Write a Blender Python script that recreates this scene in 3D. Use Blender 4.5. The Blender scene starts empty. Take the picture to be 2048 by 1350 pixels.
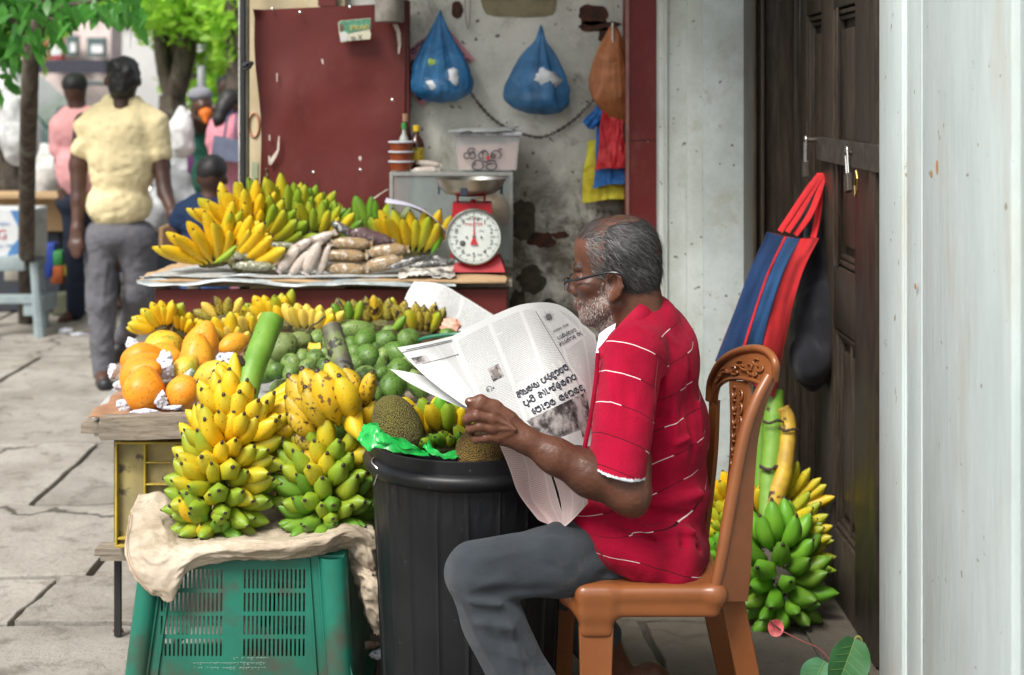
import bpy, bmesh, math, random
import numpy as np
from mathutils import Vector, Matrix, Euler, noise as mnoise
R=math.radians
rnd=random.Random(7)
SC=bpy.context.scene
COL=SC.collection
# ------------------------------------------------------------------ camera
F=2844.44; CZ=1.47; HY=190.0
cam=bpy.data.cameras.new('camera'); camo=bpy.data.objects.new('camera',cam); COL.objects.link(camo)
camo.location=(0,0,CZ); camo.rotation_euler=(R(90),0,0)
cam.lens=50; cam.sensor_width=36; cam.shift_y=(HY-675)/2048; cam.clip_end=400; cam.clip_start=.05
cam.dof.use_dof=True; cam.dof.focus_distance=3.12; cam.dof.aperture_fstop=3.6
SC.camera=camo
# ------------------------------------------------------------------ world and sun
SUN_EL=R(52); SUN_AZ=R(215)      # compass azimuth of the sun, from +Y clockwise: behind the camera, to the left
w=bpy.data.worlds.new('World'); SC.world=w; w.use_nodes=True
nt=w.node_tree; nt.nodes.clear()
sky=nt.nodes.new('ShaderNodeTexSky'); sky.sky_type='NISHITA'; sky.sun_disc=False
sky.sun_elevation=SUN_EL; sky.sun_rotation=SUN_AZ; sky.air_density=1.0; sky.dust_density=4.0; sky.ozone_density=1.0
hs=nt.nodes.new('ShaderNodeHueSaturation'); hs.inputs['Saturation'].default_value=.22
bg=nt.nodes.new('ShaderNodeBackground'); bg.inputs['Strength'].default_value=.13
wo=nt.nodes.new('ShaderNodeOutputWorld')
nt.links.new(sky.outputs[0],hs.inputs['Color']); nt.links.new(hs.outputs[0],bg.inputs[0]); nt.links.new(bg.outputs[0],wo.inputs[0])
sl=bpy.data.lights.new('sun','SUN'); sl.energy=2.6; sl.angle=R(20); sl.color=(1,.96,.9)
so=bpy.data.objects.new('sun',sl); COL.objects.link(so)
sdir=Vector((math.sin(SUN_AZ)*math.cos(SUN_EL), math.cos(SUN_AZ)*math.cos(SUN_EL), math.sin(SUN_EL)))
so.rotation_euler=sdir.to_track_quat('Z','Y').to_euler()
SC.view_settings.view_transform='Standard'; SC.view_settings.look='None'
SC.view_settings.exposure=0.66; SC.view_settings.gamma=1.0; SC.view_settings.use_curve_mapping=False
# ------------------------------------------------------------------ helpers
def P(px,py,d): return Vector(((px-1024)/F*d, d, CZ-(py-HY)/F*d))
def V(*a): return Vector(a)
def tag(o,label=None,cat=None,group=None,kind=None):
    if label: o['label']=label
    if cat: o['category']=cat
    if group: o['group']=group
    if kind: o['kind']=kind
    return o
WORLDLOC={}
def empty(name,loc=(0,0,0),label=None,cat=None,group=None,rot=None):
    o=bpy.data.objects.new(name,None); COL.objects.link(o); o.location=loc; o.empty_display_size=.05
    if rot: o.rotation_euler=rot
    WORLDLOC[o.name]=Vector(loc)
    return tag(o,label,cat,group)
class MB:
    def __init__(s): s.v=[]; s.f=[]; s.uv=None; s.at={}
    def add(s,vs,fs):
        n=len(s.v); s.v+= [tuple(v) for v in vs]; s.f+=[tuple(n+i for i in f) for f in fs]; return s
    def box(s,c,size,rot=None,bev=0):
        hx,hy,hz=[a/2 for a in size]; M=rot if rot is not None else Matrix.Identity(3); c=Vector(c)
        if bev<=0:
            vs=[c+M@Vector((x,y,z)) for x in(-hx,hx) for y in(-hy,hy) for z in(-hz,hz)]
            return s.add(vs,[(0,1,3,2),(4,6,7,5),(0,4,5,1),(2,3,7,6),(0,2,6,4),(1,5,7,3)])
        b=min(bev,hx*.95,hy*.95,hz*.95); bm=bmesh.new()
        bmesh.ops.create_cube(bm,size=1); bmesh.ops.scale(bm,vec=(2*hx,2*hy,2*hz),verts=bm.verts)
        bmesh.ops.bevel(bm,geom=bm.edges[:],offset=b,segments=2,affect='EDGES',profile=.5)
        vs=[c+M@v.co for v in bm.verts]; fs=[[v.index for v in f.verts] for f in bm.faces]
        bm.free(); return s.add(vs,fs)
    def bb(s,p0,p1,bev=0):
        a=[min(p0[i],p1[i]) for i in range(3)]; b=[max(p0[i],p1[i]) for i in range(3)]
        return s.box([(a[i]+b[i])/2 for i in range(3)],[b[i]-a[i] for i in range(3)],bev=bev)
    def tube(s,path,rad,n=10,cap=True,flat=1.0,up=None):
        path=[Vector(p) for p in path]; m=len(path)
        if not hasattr(rad,'__len__'): rad=[rad]*m
        vs=[]; prev=None
        for i,p in enumerate(path):
            t=(path[min(i+1,m-1)]-path[max(i-1,0)]).normalized()
            if prev is None:
                a=Vector(up) if up is not None else (V(0,0,1) if abs(t.z)<.9 else V(1,0,0))
            else: a=prev
            a=(a-t*a.dot(t)).normalized(); prev=a; b=t.cross(a)
            for k in range(n):
                th=2*math.pi*k/n; vs.append(p+(a*math.cos(th)+b*math.sin(th)*flat)*rad[i])
        fs=[]
        for i in range(m-1):
            for k in range(n):
                k2=(k+1)%n; fs.append((i*n+k,i*n+k2,(i+1)*n+k2,(i+1)*n+k))
        if cap: fs.append(tuple(range(n-1,-1,-1))); fs.append(tuple((m-1)*n+k for k in range(n)))
        return s.add(vs,fs)
    def lathe(s,prof,c=(0,0,0),n=32,M=None,a0=0,a1=2*math.pi):
        c=Vector(c); M=M or Matrix.Identity(3); full=abs(a1-a0-2*math.pi)<1e-6; cols=n if full else n+1
        vs=[]
        for r,z in prof:
            for k in range(cols):
                th=a0+(a1-a0)*k/n; vs.append(c+M@V(r*math.cos(th),r*math.sin(th),z))
        fs=[]
        for i in range(len(prof)-1):
            for k in range(n):
                k2=(k+1)%cols; fs.append((i*cols+k,i*cols+k2,(i+1)*cols+k2,(i+1)*cols+k))
        return s.add(vs,fs)
    def prism(s,poly,off,solid=True):
        poly=[Vector(p) for p in poly]; n=len(poly); off=Vector(off)
        vs=poly+[p+off for p in poly]; fs=[tuple(range(n)),tuple(range(2*n-1,n-1,-1))]
        fs+=[(i,i+n,(i+1)%n+n,(i+1)%n) for i in range(n)]
        return s.add(vs,fs)
    def grid(s,fn,nu,nv,thick=0,uvs=True):
        """surface fn(u,v)->Vector, optional thickness along normals; keeps uvs"""
        pts=[[Vector(fn(i/nu,j/nv)) for j in range(nv+1)] for i in range(nu+1)]
        base=len(s.v)
        if s.uv is None: s.uv=[]
        for i in range(nu+1):
            for j in range(nv+1): s.v.append(tuple(pts[i][j])); s.uv.append((i/nu,j/nv))
        idx=lambda i,j: base+i*(nv+1)+j
        for i in range(nu):
            for j in range(nv): s.f.append((idx(i,j),idx(i+1,j),idx(i+1,j+1),idx(i,j+1)))
        if thick:
            b2=len(s.v)
            for i in range(nu+1):
                for j in range(nv+1):
                    du=pts[min(i+1,nu)][j]-pts[max(i-1,0)][j]; dv=pts[i][min(j+1,nv)]-pts[i][max(j-1,0)]
                    nn=du.cross(dv); nn=nn.normalized() if nn.length>1e-12 else V(0,0,1)
                    s.v.append(tuple(pts[i][j]-nn*thick)); s.uv.append((i/nu,j/nv))
            id2=lambda i,j: b2+i*(nv+1)+j
            for i in range(nu):
                for j in range(nv): s.f.append((id2(i,j),id2(i,j+1),id2(i+1,j+1),id2(i+1,j)))
            for i in range(nu):
                s.f.append((idx(i,0),id2(i,0),id2(i+1,0),idx(i+1,0))); s.f.append((idx(i,nv),idx(i+1,nv),id2(i+1,nv),id2(i,nv)))
            for j in range(nv):
                s.f.append((idx(0,j),idx(0,j+1),id2(0,j+1),id2(0,j))); s.f.append((idx(nu,j),id2(nu,j),id2(nu,j+1),idx(nu,j+1)))
        return s
    def obj(s,name,mat,parent=None,smooth=False,origin=None,local=False,sharp=40):
        """vertices are world coordinates; with local=True they stay as they are"""
        if local: o0=Vector((0,0,0))
        elif origin is not None: o0=Vector(origin)
        elif parent is not None: o0=WORLDLOC.get(parent.name,Vector((0,0,0)))
        else:
            a=np.array(s.v); lo=a.min(0); hi=a.max(0); o0=Vector(((lo[0]+hi[0])/2,(lo[1]+hi[1])/2,lo[2]))
        me=bpy.data.meshes.new(name)
        me.from_pydata([(v[0]-o0.x,v[1]-o0.y,v[2]-o0.z) for v in s.v],[],s.f)
        if s.uv is not None and len(s.uv)==len(s.v):
            ul=me.uv_layers.new(name='UVMap'); li=np.zeros(len(me.loops),dtype=np.int32); me.loops.foreach_get('vertex_index',li)
            ul.data.foreach_set('uv',np.array(s.uv,dtype=np.float32)[li].ravel())
        for k,a in s.at.items():
            at=me.attributes.new(k,'FLOAT','POINT'); at.data.foreach_set('value',np.array(a,dtype=np.float32))
        me.materials.append(mat); me.update()
        if smooth:
            me.polygons.foreach_set('use_smooth',[True]*len(me.polygons))
            if sharp and len(me.polygons)<60000:
                try: me.set_sharp_from_angle(angle=R(sharp))
                except Exception: pass
        o=bpy.data.objects.new(name,me); COL.objects.link(o)
        if parent is not None:
            o.parent=parent; o.location=o0-WORLDLOC.get(parent.name,Vector((0,0,0))) if not local else (0,0,0)
        else: o.location=o0
        WORLDLOC[o.name]=Vector(o0)
        return o
def inst(src,name,parent=None,M=None,mat=None):
    """another object on the mesh of src"""
    o=bpy.data.objects.new(name,src.data if hasattr(src,'data') else src); COL.objects.link(o)
    if parent is not None: o.parent=parent
    if M is not None: o.matrix_local=M
    return o
def recalc(o):
    bm=bmesh.new(); bm.from_mesh(o.data); bmesh.ops.recalc_face_normals(bm,faces=bm.faces); bm.to_mesh(o.data); bm.free(); return o
def rotm(ax,deg): return Matrix.Rotation(R(deg),3,ax)
def catmull(pts,n=8):
    pts=[Vector(p) for p in pts]; out=[]
    q=[pts[0]*2-pts[1]]+pts+[pts[-1]*2-pts[-2]]
    for i in range(1,len(q)-2):
        for k in range(n):
            t=k/n; a,b,c,d=q[i-1],q[i],q[i+1],q[i+2]
            out.append(.5*((2*b)+(c-a)*t+(2*a-5*b+4*c-d)*t*t+(3*b-a-3*c+d)*t**3))
    out.append(pts[-1]); return out
# ------------------------------------------------------------------ materials
class NT:
    def __init__(s,name):
        s.m=bpy.data.materials.new(name); s.m.use_nodes=True; s.t=s.m.node_tree; s.b=s.t.nodes['Principled BSDF']; s.tc=None
    def n(s,ty,**k):
        nd=s.t.nodes.new('ShaderNode'+ty)
        for a,v in k.items():
            if a in nd.inputs: s.set(nd.inputs[a],v)
            else: setattr(nd,a,v)
        return nd
    def set(s,inp,v):
        if isinstance(v,bpy.types.NodeSocket): s.t.links.new(v,inp)
        else:
            try: inp.default_value=v
            except Exception: inp.default_value=(*v,1)
    def co(s,kind='Object'):
        if s.tc is None: s.tc=s.t.nodes.new('ShaderNodeTexCoord')
        return s.tc.outputs[kind]
    def map(s,scale,kind='Object',rot=(0,0,0)):
        m=s.t.nodes.new('ShaderNodeMapping'); s.t.links.new(s.co(kind),m.inputs[0]); m.inputs['Scale'].default_value=scale if hasattr(scale,'__len__') else (scale,)*3
        m.inputs['Rotation'].default_value=rot; return m.outputs[0]
    def noise(s,scale,detail=4,rough=.55,vec=None,dist=0):
        nd=s.t.nodes.new('ShaderNodeTexNoise'); nd.inputs['Scale'].default_value=scale; nd.inputs['Detail'].default_value=detail; nd.inputs['Roughness'].default_value=rough
        nd.inputs['Distortion'].default_value=dist
        s.t.links.new(vec if vec is not None else s.co(),nd.inputs['Vector']); return nd.outputs[0]
    def math(s,op,a,b=0.0,c=None,clamp=False):
        nd=s.t.nodes.new('ShaderNodeMath'); nd.operation=op; nd.use_clamp=clamp; s.set(nd.inputs[0],a); s.set(nd.inputs[1],b)
        if c is not None: s.set(nd.inputs[2],c)
        return nd.outputs[0]
    def step(s,x,lo,hi):
        nd=s.t.nodes.new('ShaderNodeMapRange'); s.set(nd.inputs[0],x); nd.inputs[1].default_value=lo; nd.inputs[2].default_value=hi; nd.interpolation_type='SMOOTHSTEP'; return nd.outputs[0]
    def mix(s,f,a,b):
        nd=s.t.nodes.new('ShaderNodeMix'); nd.data_type='RGBA'; s.set(nd.inputs[0],f); s.setc(nd.inputs[6],a); s.setc(nd.inputs[7],b); return nd.outputs[2]
    def setc(s,inp,v):
        if isinstance(v,bpy.types.NodeSocket): s.t.links.new(v,inp)
        else: inp.default_value=(*v[:3],1)
    def attr(s,name):
        nd=s.t.nodes.new('ShaderNodeAttribute'); nd.attribute_name=name; return nd.outputs['Fac']
    def rand(s): return s.n('ObjectInfo').outputs['Random']
    def val(s,c,f,lo=.75,hi=1.2):
        """multiply colour by map of f"""
        mr=s.t.nodes.new('ShaderNodeMapRange'); s.set(mr.inputs[0],f); mr.inputs[3].default_value=lo; mr.inputs[4].default_value=hi
        vm=s.t.nodes.new('ShaderNodeVectorMath'); vm.operation='SCALE'
        if isinstance(c,bpy.types.NodeSocket): s.t.links.new(c,vm.inputs[0])
        else: vm.inputs[0].default_value=c[:3]
        s.t.links.new(mr.outputs[0],vm.inputs['Scale']); return vm.outputs[0]
    def fin(s,col,rough=.6,bump=None,bstr=.3,bdist=.002,metal=0,spec=.5,**k):
        s.setc(s.b.inputs['Base Color'],col); s.set(s.b.inputs['Roughness'],rough); s.b.inputs['Metallic'].default_value=metal
        s.b.inputs['Specular IOR Level'].default_value=spec
        if bump is not None:
            bn=s.t.nodes.new('ShaderNodeBump'); bn.inputs['Strength'].default_value=bstr; bn.inputs['Distance'].default_value=bdist
            s.set(bn.inputs['Height'],bump); s.t.links.new(bn.outputs[0],s.b.inputs['Normal'])
        for a,v in k.items(): s.set(s.b.inputs[a.replace('_',' ')],v)
        return s.m
MC={}
def mk(name,col,col2=None,rough=.6,scale=12,var=.25,bscale=60,bstr=.25,bdist=.002,metal=0,spec=.5,speck=None,sscale=40,sth=(.62,.66),rv=0,**k):
    if name in MC: return MC[name]
    n=NT(name); a=n.noise(scale,5); c=n.mix(n.step(a,.35,.65),col,col2 or tuple(x*(1-var) for x in col))
    c=n.val(c,n.noise(scale*7,3),.88,1.1)
    if speck: c=n.mix(n.step(n.noise(sscale,4),*sth),c,speck)
    if rv: c=n.val(c,n.rand(),1-rv,1+rv)
    rr=n.math('MULTIPLY_ADD',n.noise(scale*2,3),.25,rough-.12)
    MC[name]=n.fin(c,rr,n.noise(bscale,5),bstr,bdist,metal,spec,**k); return MC[name]
# ------------------------------------------------------------------ implicit surfaces (smooth union of tapered limbs, meshed by surface nets)
def _n3(v): v=np.asarray(v,dtype=np.float64); return v
class SDF:
    def __init__(s,k=.02): s.p=[]; s.k=k; s.post=[]
    def cap(s,a,b,ra,rb=None,k=None,op='u',g=0,cut=None):
        s.p.append(('c',_n3(a),_n3(b),ra,ra if rb is None else rb,k,op,g,cut)); return s
    def chain(s,pts,rs,k=None,g=0,op='u'):
        for i in range(len(pts)-1): s.cap(pts[i],pts[i+1],rs[i],rs[i+1],k,op,g)
        return s
    def ell(s,c,r,M=None,k=None,op='u',g=0,cut=None):
        s.p.append(('e',_n3(c),_n3(r),None if M is None else np.array(M),0,k,op,g,cut)); return s
    def box(s,c,h,rr,M=None,k=None,op='u',g=0,cut=None):
        s.p.append(('b',_n3(c),_n3(h),None if M is None else np.array(M),rr,k,op,g,cut)); return s
    def crease(s,a,b,w,amt): s.post.append((_n3(a),_n3(b),w,amt)); return s   # amt>0 ridge, <0 groove
    def prim(s,p,X):
        t=p[0]
        if t=='c':
            a,b,ra,rb=p[1:5]; ab=b-a; L=max(ab@ab,1e-12); h=np.clip(((X-a)@ab)/L,0,1)
            d=np.linalg.norm(X-a-h[:,None]*ab,axis=1)-(ra+(rb-ra)*h)
        elif t=='e':
            q=X-p[1]
            if p[3] is not None: q=q@p[3]
            r=p[2]; k0=np.linalg.norm(q/r,axis=1); k1=np.linalg.norm(q/(r*r),axis=1)+1e-9; d=k0*(k0-1)/k1
        else:
            q=X-p[1]
            if p[3] is not None: q=q@p[3]
            q=np.abs(q)-(p[2]-p[4]); d=np.linalg.norm(np.maximum(q,0),axis=1)+np.minimum(q.max(axis=1),0)-p[4]
        if p[8] is not None:
            for (c,nn) in (p[8] if isinstance(p[8],list) else [p[8]]): d=np.maximum(d,(X-_n3(c))@_n3(nn))
        return d
    def ev(s,X,groups=False):
        D=np.full(len(X),1e3); G=np.zeros(len(X),int); gm=np.full(len(X),1e3)
        for p in s.p:
            d=s.prim(p,X); k=s.k if p[5] is None else p[5]
            if groups and p[6]=='u':
                m=d<gm; gm=np.where(m,d,gm); G=np.where(m,p[7],G)
            if p[6]=='u':
                h=np.clip(.5+.5*(D-d)/k,0,1); D=D*(1-h)+d*h-k*h*(1-h)
            else:
                h=np.clip(.5-.5*(D+d)/k,0,1); D=D*(1-h)-d*h+k*h*(1-h)
        for a,b,w,amt in s.post:
            lo=np.minimum(a,b)-3*w; hi=np.maximum(a,b)+3*w
            m=np.all((X>lo)&(X<hi),axis=1)
            if m.any():
                x=X[m]; ab=b-a; L=max(ab@ab,1e-12); h=np.clip(((x-a)@ab)/L,0,1); d=np.linalg.norm(x-a-h[:,None]*ab,axis=1)
                env=np.exp(-(d/w)**2)*np.sqrt(np.clip(4*h*(1-h)+.15,0,1)); D[m]-=amt*env
        return (D,G) if groups else D
    def bounds(s,pad):
        lo=np.full(3,1e9); hi=-lo
        for p in s.p:
            if p[6]!='u': continue
            if p[0]=='c': r=max(p[3],p[4]); a=np.minimum(p[1],p[2])-r; b=np.maximum(p[1],p[2])+r
            else: r=np.linalg.norm(p[2]) if p[3] is not None else p[2]; a=p[1]-r; b=p[1]+r
            lo=np.minimum(lo,a); hi=np.maximum(hi,b)
        return lo-pad,hi+pad
    def mesh(s,h,disp=None,lo=None,hi=None,B=8):
        l,u=s.bounds(3*h+.004); lo=l if lo is None else np.maximum(l,_n3(lo)); hi=u if hi is None else np.minimum(u,_n3(hi))
        nb=np.maximum(np.ceil((hi-lo)/(h*B)).astype(int),1); n=nb*B+1
        bc=[lo[i]+(np.arange(nb[i])+.5)*h*B for i in range(3)]
        Cg=np.stack(np.meshgrid(*bc,indexing='ij'),-1).reshape(-1,3); fc=s.ev(Cg)
        act=np.abs(fc)<h*B*1.15+.012
        Fd=np.empty(nb*B+1,dtype=np.float32)
        rep=np.where(fc>0,1.0,-1.0).reshape(nb).repeat(B,0).repeat(B,1).repeat(B,2)
        Fd[:-1,:-1,:-1]=rep; Fd[-1,:,:]=1; Fd[:,-1,:]=1; Fd[:,:,-1]=1
        ai=np.argwhere(act.reshape(nb)); g=np.arange(B+1); off=np.stack(np.meshgrid(g,g,g,indexing='ij'),-1).reshape(-1,3)
        for c0 in range(0,len(ai),200):
            blk=ai[c0:c0+200]; I=(blk[:,None,:]*B+off[None]).reshape(-1,3)
            X=lo+I*h; d=s.ev(X)
            if disp is not None: d=d-disp(X)
            Fd[I[:,0],I[:,1],I[:,2]]=d
        S=Fd<0
        c=[S[dx:S.shape[0]-1+dx,dy:S.shape[1]-1+dy,dz:S.shape[2]-1+dz] for dx in(0,1) for dy in(0,1) for dz in(0,1)]
        sm=np.zeros(c[0].shape,np.int8)
        for q in c: sm+=q
        cells=np.argwhere((sm>0)&(sm<8)); vid=-np.ones(sm.shape,np.int32); vid[tuple(cells.T)]=np.arange(len(cells))
        acc=np.zeros((len(cells),3)); cnt=np.zeros(len(cells))
        cor=[(dx,dy,dz) for dx in(0,1) for dy in(0,1) for dz in(0,1)]
        for i in range(8):
            for j in range(i+1,8):
                if sum(abs(cor[i][k]-cor[j][k]) for k in range(3))!=1: continue
                A=cells+cor[i]; Bc=cells+cor[j]; fa=Fd[tuple(A.T)]; fb=Fd[tuple(Bc.T)]; m=(fa<0)!=(fb<0)
                t=np.where(m,fa/(np.where(fa==fb,1,fa-fb)),0)
                acc+=np.where(m[:,None],A+(Bc-A)*t[:,None],0); cnt+=m
        vs=lo+acc/cnt[:,None]*h
        fs=[]
        for ax in range(3):
            a1,a2=(ax+1)%3,(ax+2)%3
            sl0=[slice(None)]*3; sl1=[slice(None)]*3; sl0[ax]=slice(0,-1); sl1[ax]=slice(1,None)
            e=np.argwhere(S[tuple(sl0)]!=S[tuple(sl1)])
            ok=(e[:,a1]>0)&(e[:,a2]>0)&(e[:,a1]<S.shape[a1]-1)&(e[:,a2]<S.shape[a2]-1); e=e[ok]
            if not len(e): continue
            ids=[]
            for (o1,o2) in((-1,-1),(0,-1),(0,0),(-1,0)):
                q=e.copy(); q[:,a1]+=o1; q[:,a2]+=o2; ids.append(vid[tuple(q.T)])
            qd=np.stack(ids,1); ins=S[tuple(e.T)]; qd=np.where(ins[:,None],qd,qd[:,::-1]); fs.append(qd)
        fs=np.concatenate(fs); fs=fs[(fs>=0).all(1)]
        return vs,fs
    def obj(s,name,h,mat,parent=None,disp=None,attrs=None,origin=None,relax=1,**k):
        vs,fs=s.mesh(h,disp,**k)
        for _ in range(relax):          # one laplacian pass along the faces
            acc=np.zeros_like(vs); cnt=np.zeros(len(vs))
            for i in range(4):
                for j in (1,3): np.add.at(acc,fs[:,i],vs[fs[:,(i+j)%4]]); np.add.at(cnt,fs[:,i],1)
            vs=vs*.5+.5*acc/np.maximum(cnt,1)[:,None]
        return rawobj(name,vs,fs,mat,parent,origin,attrs(vs) if attrs else None)
def rawobj(name,vs,fs,mat,parent=None,origin=None,at=None,smooth=True):
    vs=np.asarray(vs,dtype=np.float64); fs=np.asarray(fs)
    if origin is None:
        origin=WORLDLOC[parent.name] if parent is not None else Vector(((vs[:,0].min()+vs[:,0].max())/2,(vs[:,1].min()+vs[:,1].max())/2,vs[:,2].min()))
    o0=np.array(origin,dtype=float); me=bpy.data.meshes.new(name); k=fs.shape[1]
    me.vertices.add(len(vs)); me.vertices.foreach_set('co',(vs-o0).astype(np.float32).ravel())
    me.loops.add(len(fs)*k); me.loops.foreach_set('vertex_index',fs.astype(np.int32).ravel())
    me.polygons.add(len(fs)); me.polygons.foreach_set('loop_start',np.arange(0,len(fs)*k,k,dtype=np.int32)); 
    me.update(calc_edges=True)
    me.polygons.foreach_set('use_smooth',np.full(len(fs),smooth))
    if at:
        for kk,a in at.items():
            x=me.attributes.new(kk,'FLOAT','POINT'); x.data.foreach_set('value',np.asarray(a,dtype=np.float32))
    me.materials.append(mat); me.validate()
    o=bpy.data.objects.new(name,me); COL.objects.link(o)
    if parent is not None: o.parent=parent; o.location=Vector(o0)-WORLDLOC.get(parent.name,Vector((0,0,0)))
    else: o.location=Vector(o0)
    WORLDLOC[o.name]=Vector(o0)
    return o
def vnoise(X,f,seed=0):
    """cheap smooth noise in numpy: trilinear value noise"""
    Y=X*f+seed*17.31+100.; I=np.floor(Y).astype(np.int64); t=Y-I; t=t*t*(3-2*t)
    def hsh(a,b,c):
        n=(a*73856093)^(b*19349663)^(c*83492791)^(seed*2654435); n=(n^(n>>13))*1274126177; n=n&0x7fffffff
        return ((n^(n>>16))&0xffff)/65535.
    r=0
    for dx in(0,1):
        for dy in(0,1):
            for dz in(0,1):
                wgt=(t[:,0] if dx else 1-t[:,0])*(t[:,1] if dy else 1-t[:,1])*(t[:,2] if dz else 1-t[:,2])
                r=r+wgt*hsh(I[:,0]+dx,I[:,1]+dy,I[:,2]+dz)
    return r*2-1
# ------------------------------------------------------------------ materials of the setting
def m_plaster(name,base,stain,lowz,zr,spots=.5,tint=(.62,.66,.6)):
    n=NT(name); g=n.t.nodes.new('ShaderNodeNewGeometry'); sp=n.t.nodes.new('ShaderNodeSeparateXYZ'); n.t.links.new(g.outputs['Position'],sp.inputs[0]); z=sp.outputs[2]
    pos=g.outputs['Position']
    c=n.mix(n.step(n.noise(3.2,6,.65,pos),.38,.66),base,tint)
    m1=n.step(n.noise(5.5,8,.72,pos,.6),.52,.72)
    low=n.math('SUBTRACT',1.0,n.step(z,lowz,lowz+zr))
    f=n.math('MULTIPLY_ADD',low,n.step(n.noise(7,8,.75,pos,.4),.30,.62),n.math('MULTIPLY',m1,spots),clamp=True)
    c=n.mix(f,c,stain)
    pit=n.step(n.noise(48,2,.4,pos),.70,.735); c=n.mix(n.math('MULTIPLY',pit,.85),c,(.07,.06,.045))
    c=n.val(c,n.noise(90,3,.6,pos),.9,1.07)
    return n.fin(c,.75,n.math('ADD',n.noise(14,8,.7,pos),n.math('MULTIPLY',n.noise(160,3,.6,pos),.25)),.7,.006,spec=.25)
M_WALL=m_plaster('stall_wall_plaster',(.66,.655,.58),(.125,.11,.08),1.0,.38,.60,(.44,.45,.39))
M_PIL=m_plaster('pilaster_plaster',(.62,.66,.62),(.38,.34,.24),-1,.2,.5,(.50,.53,.48))
def m_painted_wall():
    n=NT('painted_masonry'); g=n.t.nodes.new('ShaderNodeNewGeometry'); pos=g.outputs['Position']
    mp=n.t.nodes.new('ShaderNodeMapping'); n.t.links.new(pos,mp.inputs[0]); mp.inputs['Scale'].default_value=(1,1.6,.3)
    c=n.mix(n.step(n.noise(9,6,.7,mp.outputs[0]),.3,.75),(.56,.63,.62),(.49,.555,.545))
    c=n.mix(n.math('MULTIPLY',n.step(n.noise(4,6,.7,mp.outputs[0]),.5,.68),.55),c,(.47,.46,.39)); c=n.mix(n.math('MULTIPLY',n.step(n.noise(2.2,4,.6,pos),.5,.7),.3),c,(.42,.50,.50)); c=n.mix(n.step(n.noise(36,3,.5,pos),.70,.74),c,(.30,.28,.22))
    return n.fin(c,.6,n.noise(30,8,.7,mp.outputs[0]),.5,.004,spec=.3)
M_PW=m_painted_wall()
def m_concrete():
    n=NT('pavement_concrete'); g=n.t.nodes.new('ShaderNodeNewGeometry'); pos=g.outputs['Position']
    sp=n.t.nodes.new('ShaderNodeSeparateXYZ'); n.t.links.new(pos,sp.inputs[0])
    c=n.mix(n.step(n.noise(2.2,7,.65,pos),.35,.68),(.36,.335,.295),(.25,.228,.195))
    c=n.mix(n.math('MULTIPLY',n.step(n.noise(8,6,.7,pos,.5),.50,.68),.75),c,(.15,.13,.105)); vc=n.t.nodes.new('ShaderNodeTexVoronoi'); vc.feature='DISTANCE_TO_EDGE'; vc.inputs['Scale'].default_value=.7; dm=n.t.nodes.new('ShaderNodeVectorMath'); dm.operation='MULTIPLY_ADD'; nn_=n.t.nodes.new('ShaderNodeTexNoise'); nn_.inputs['Scale'].default_value=4; nn_.inputs['Detail'].default_value=6; n.t.links.new(pos,nn_.inputs['Vector']); n.t.links.new(nn_.outputs['Color'],dm.inputs[0]); dm.inputs[1].default_value=(.45,.45,.45); n.t.links.new(pos,dm.inputs[2]); n.t.links.new(dm.outputs[0],vc.inputs['Vector']); crk=n.math('MULTIPLY',n.math('SUBTRACT',1.0,n.step(vc.outputs['Distance'],.004,.014)),n.step(n.noise(1.3,2,.5,pos),.46,.54)); c=n.mix(n.math('MULTIPLY',crk,.85),c,(.05,.042,.034))
    c=n.val(c,n.rand(),.88,1.08)
    c=n.mix(n.step(n.noise(130,2,.5,pos),.62,.72),c,(.16,.15,.13))
    right_dark=n.step(sp.outputs[0],-1.2,.3); c=n.mix(n.math('MULTIPLY',right_dark,.8),c,(.085,.07,.052))  # slabs turn darker brown from left to right
    return n.fin(c,.85,n.math('ADD',n.noise(40,6,.75,pos),n.noise(6,4,.6,pos)),.8,.010,spec=.2)
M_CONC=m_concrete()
M_SOIL=mk('joint_soil',(.045,.038,.03),rough=.95)
M_ASPH=mk('road_asphalt',(.10,.10,.105),rough=.9,scale=6)
def m_paint(name,col,chip=(.55,.5,.45),dust=(.3,.15,.12),r=.5,chs=7,cth=(.785,.795)):
    n=NT(name); c=n.mix(n.step(n.noise(2.5,6,.6),.35,.7),col,tuple(a*.78 for a in col)); c=n.mix(n.math('MULTIPLY',n.step(n.noise(5,5,.7,n.map((1,1,.6))),.5,.8),.35),c,dust)
    c=n.mix(n.step(n.noise(chs*4,2,.4,n.map((1.6,1.6,.7))),*cth),c,chip)
    return n.fin(c,n.math('MULTIPLY_ADD',n.noise(8,3),.3,r-.15),n.noise(7,4,.5),.35,.01,spec=.35)
M_RED=m_paint('maroon_paint',(.125,.020,.017),dust=(.20,.075,.06))
M_REDP=m_paint('maroon_post_paint',(.15,.016,.014),cth=(.78,.79))
def m_wood(name,a,b,axis=(1,1,12),rough=.75,sc=3,bs=.5):
    if name in MC: return MC[name]
    n=NT(name); v=n.map(axis); c=n.mix(n.step(n.noise(sc*2,8,.7,v,.3),.35,.68),a,b); c=n.val(c,n.noise(sc*14,4,.6,v),.75,1.15); c=n.val(c,n.rand(),.85,1.1)
    MC[name]=n.fin(c,rough,n.noise(sc*12,6,.7,v),bs,.003,spec=.25); return MC[name]
M_OLDW=m_wood('weathered_wood',(.30,.255,.20),(.15,.12,.09),(2,10,22))
M_PALEW=m_wood('pale_boards',(.42,.27,.15),(.32,.2,.11),(10,10,2))
M_DOOR=m_wood('dark_stained_wood',(.060,.047,.034),(.026,.020,.015),(14,14,1.2),rough=.34,bs=.5)
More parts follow.
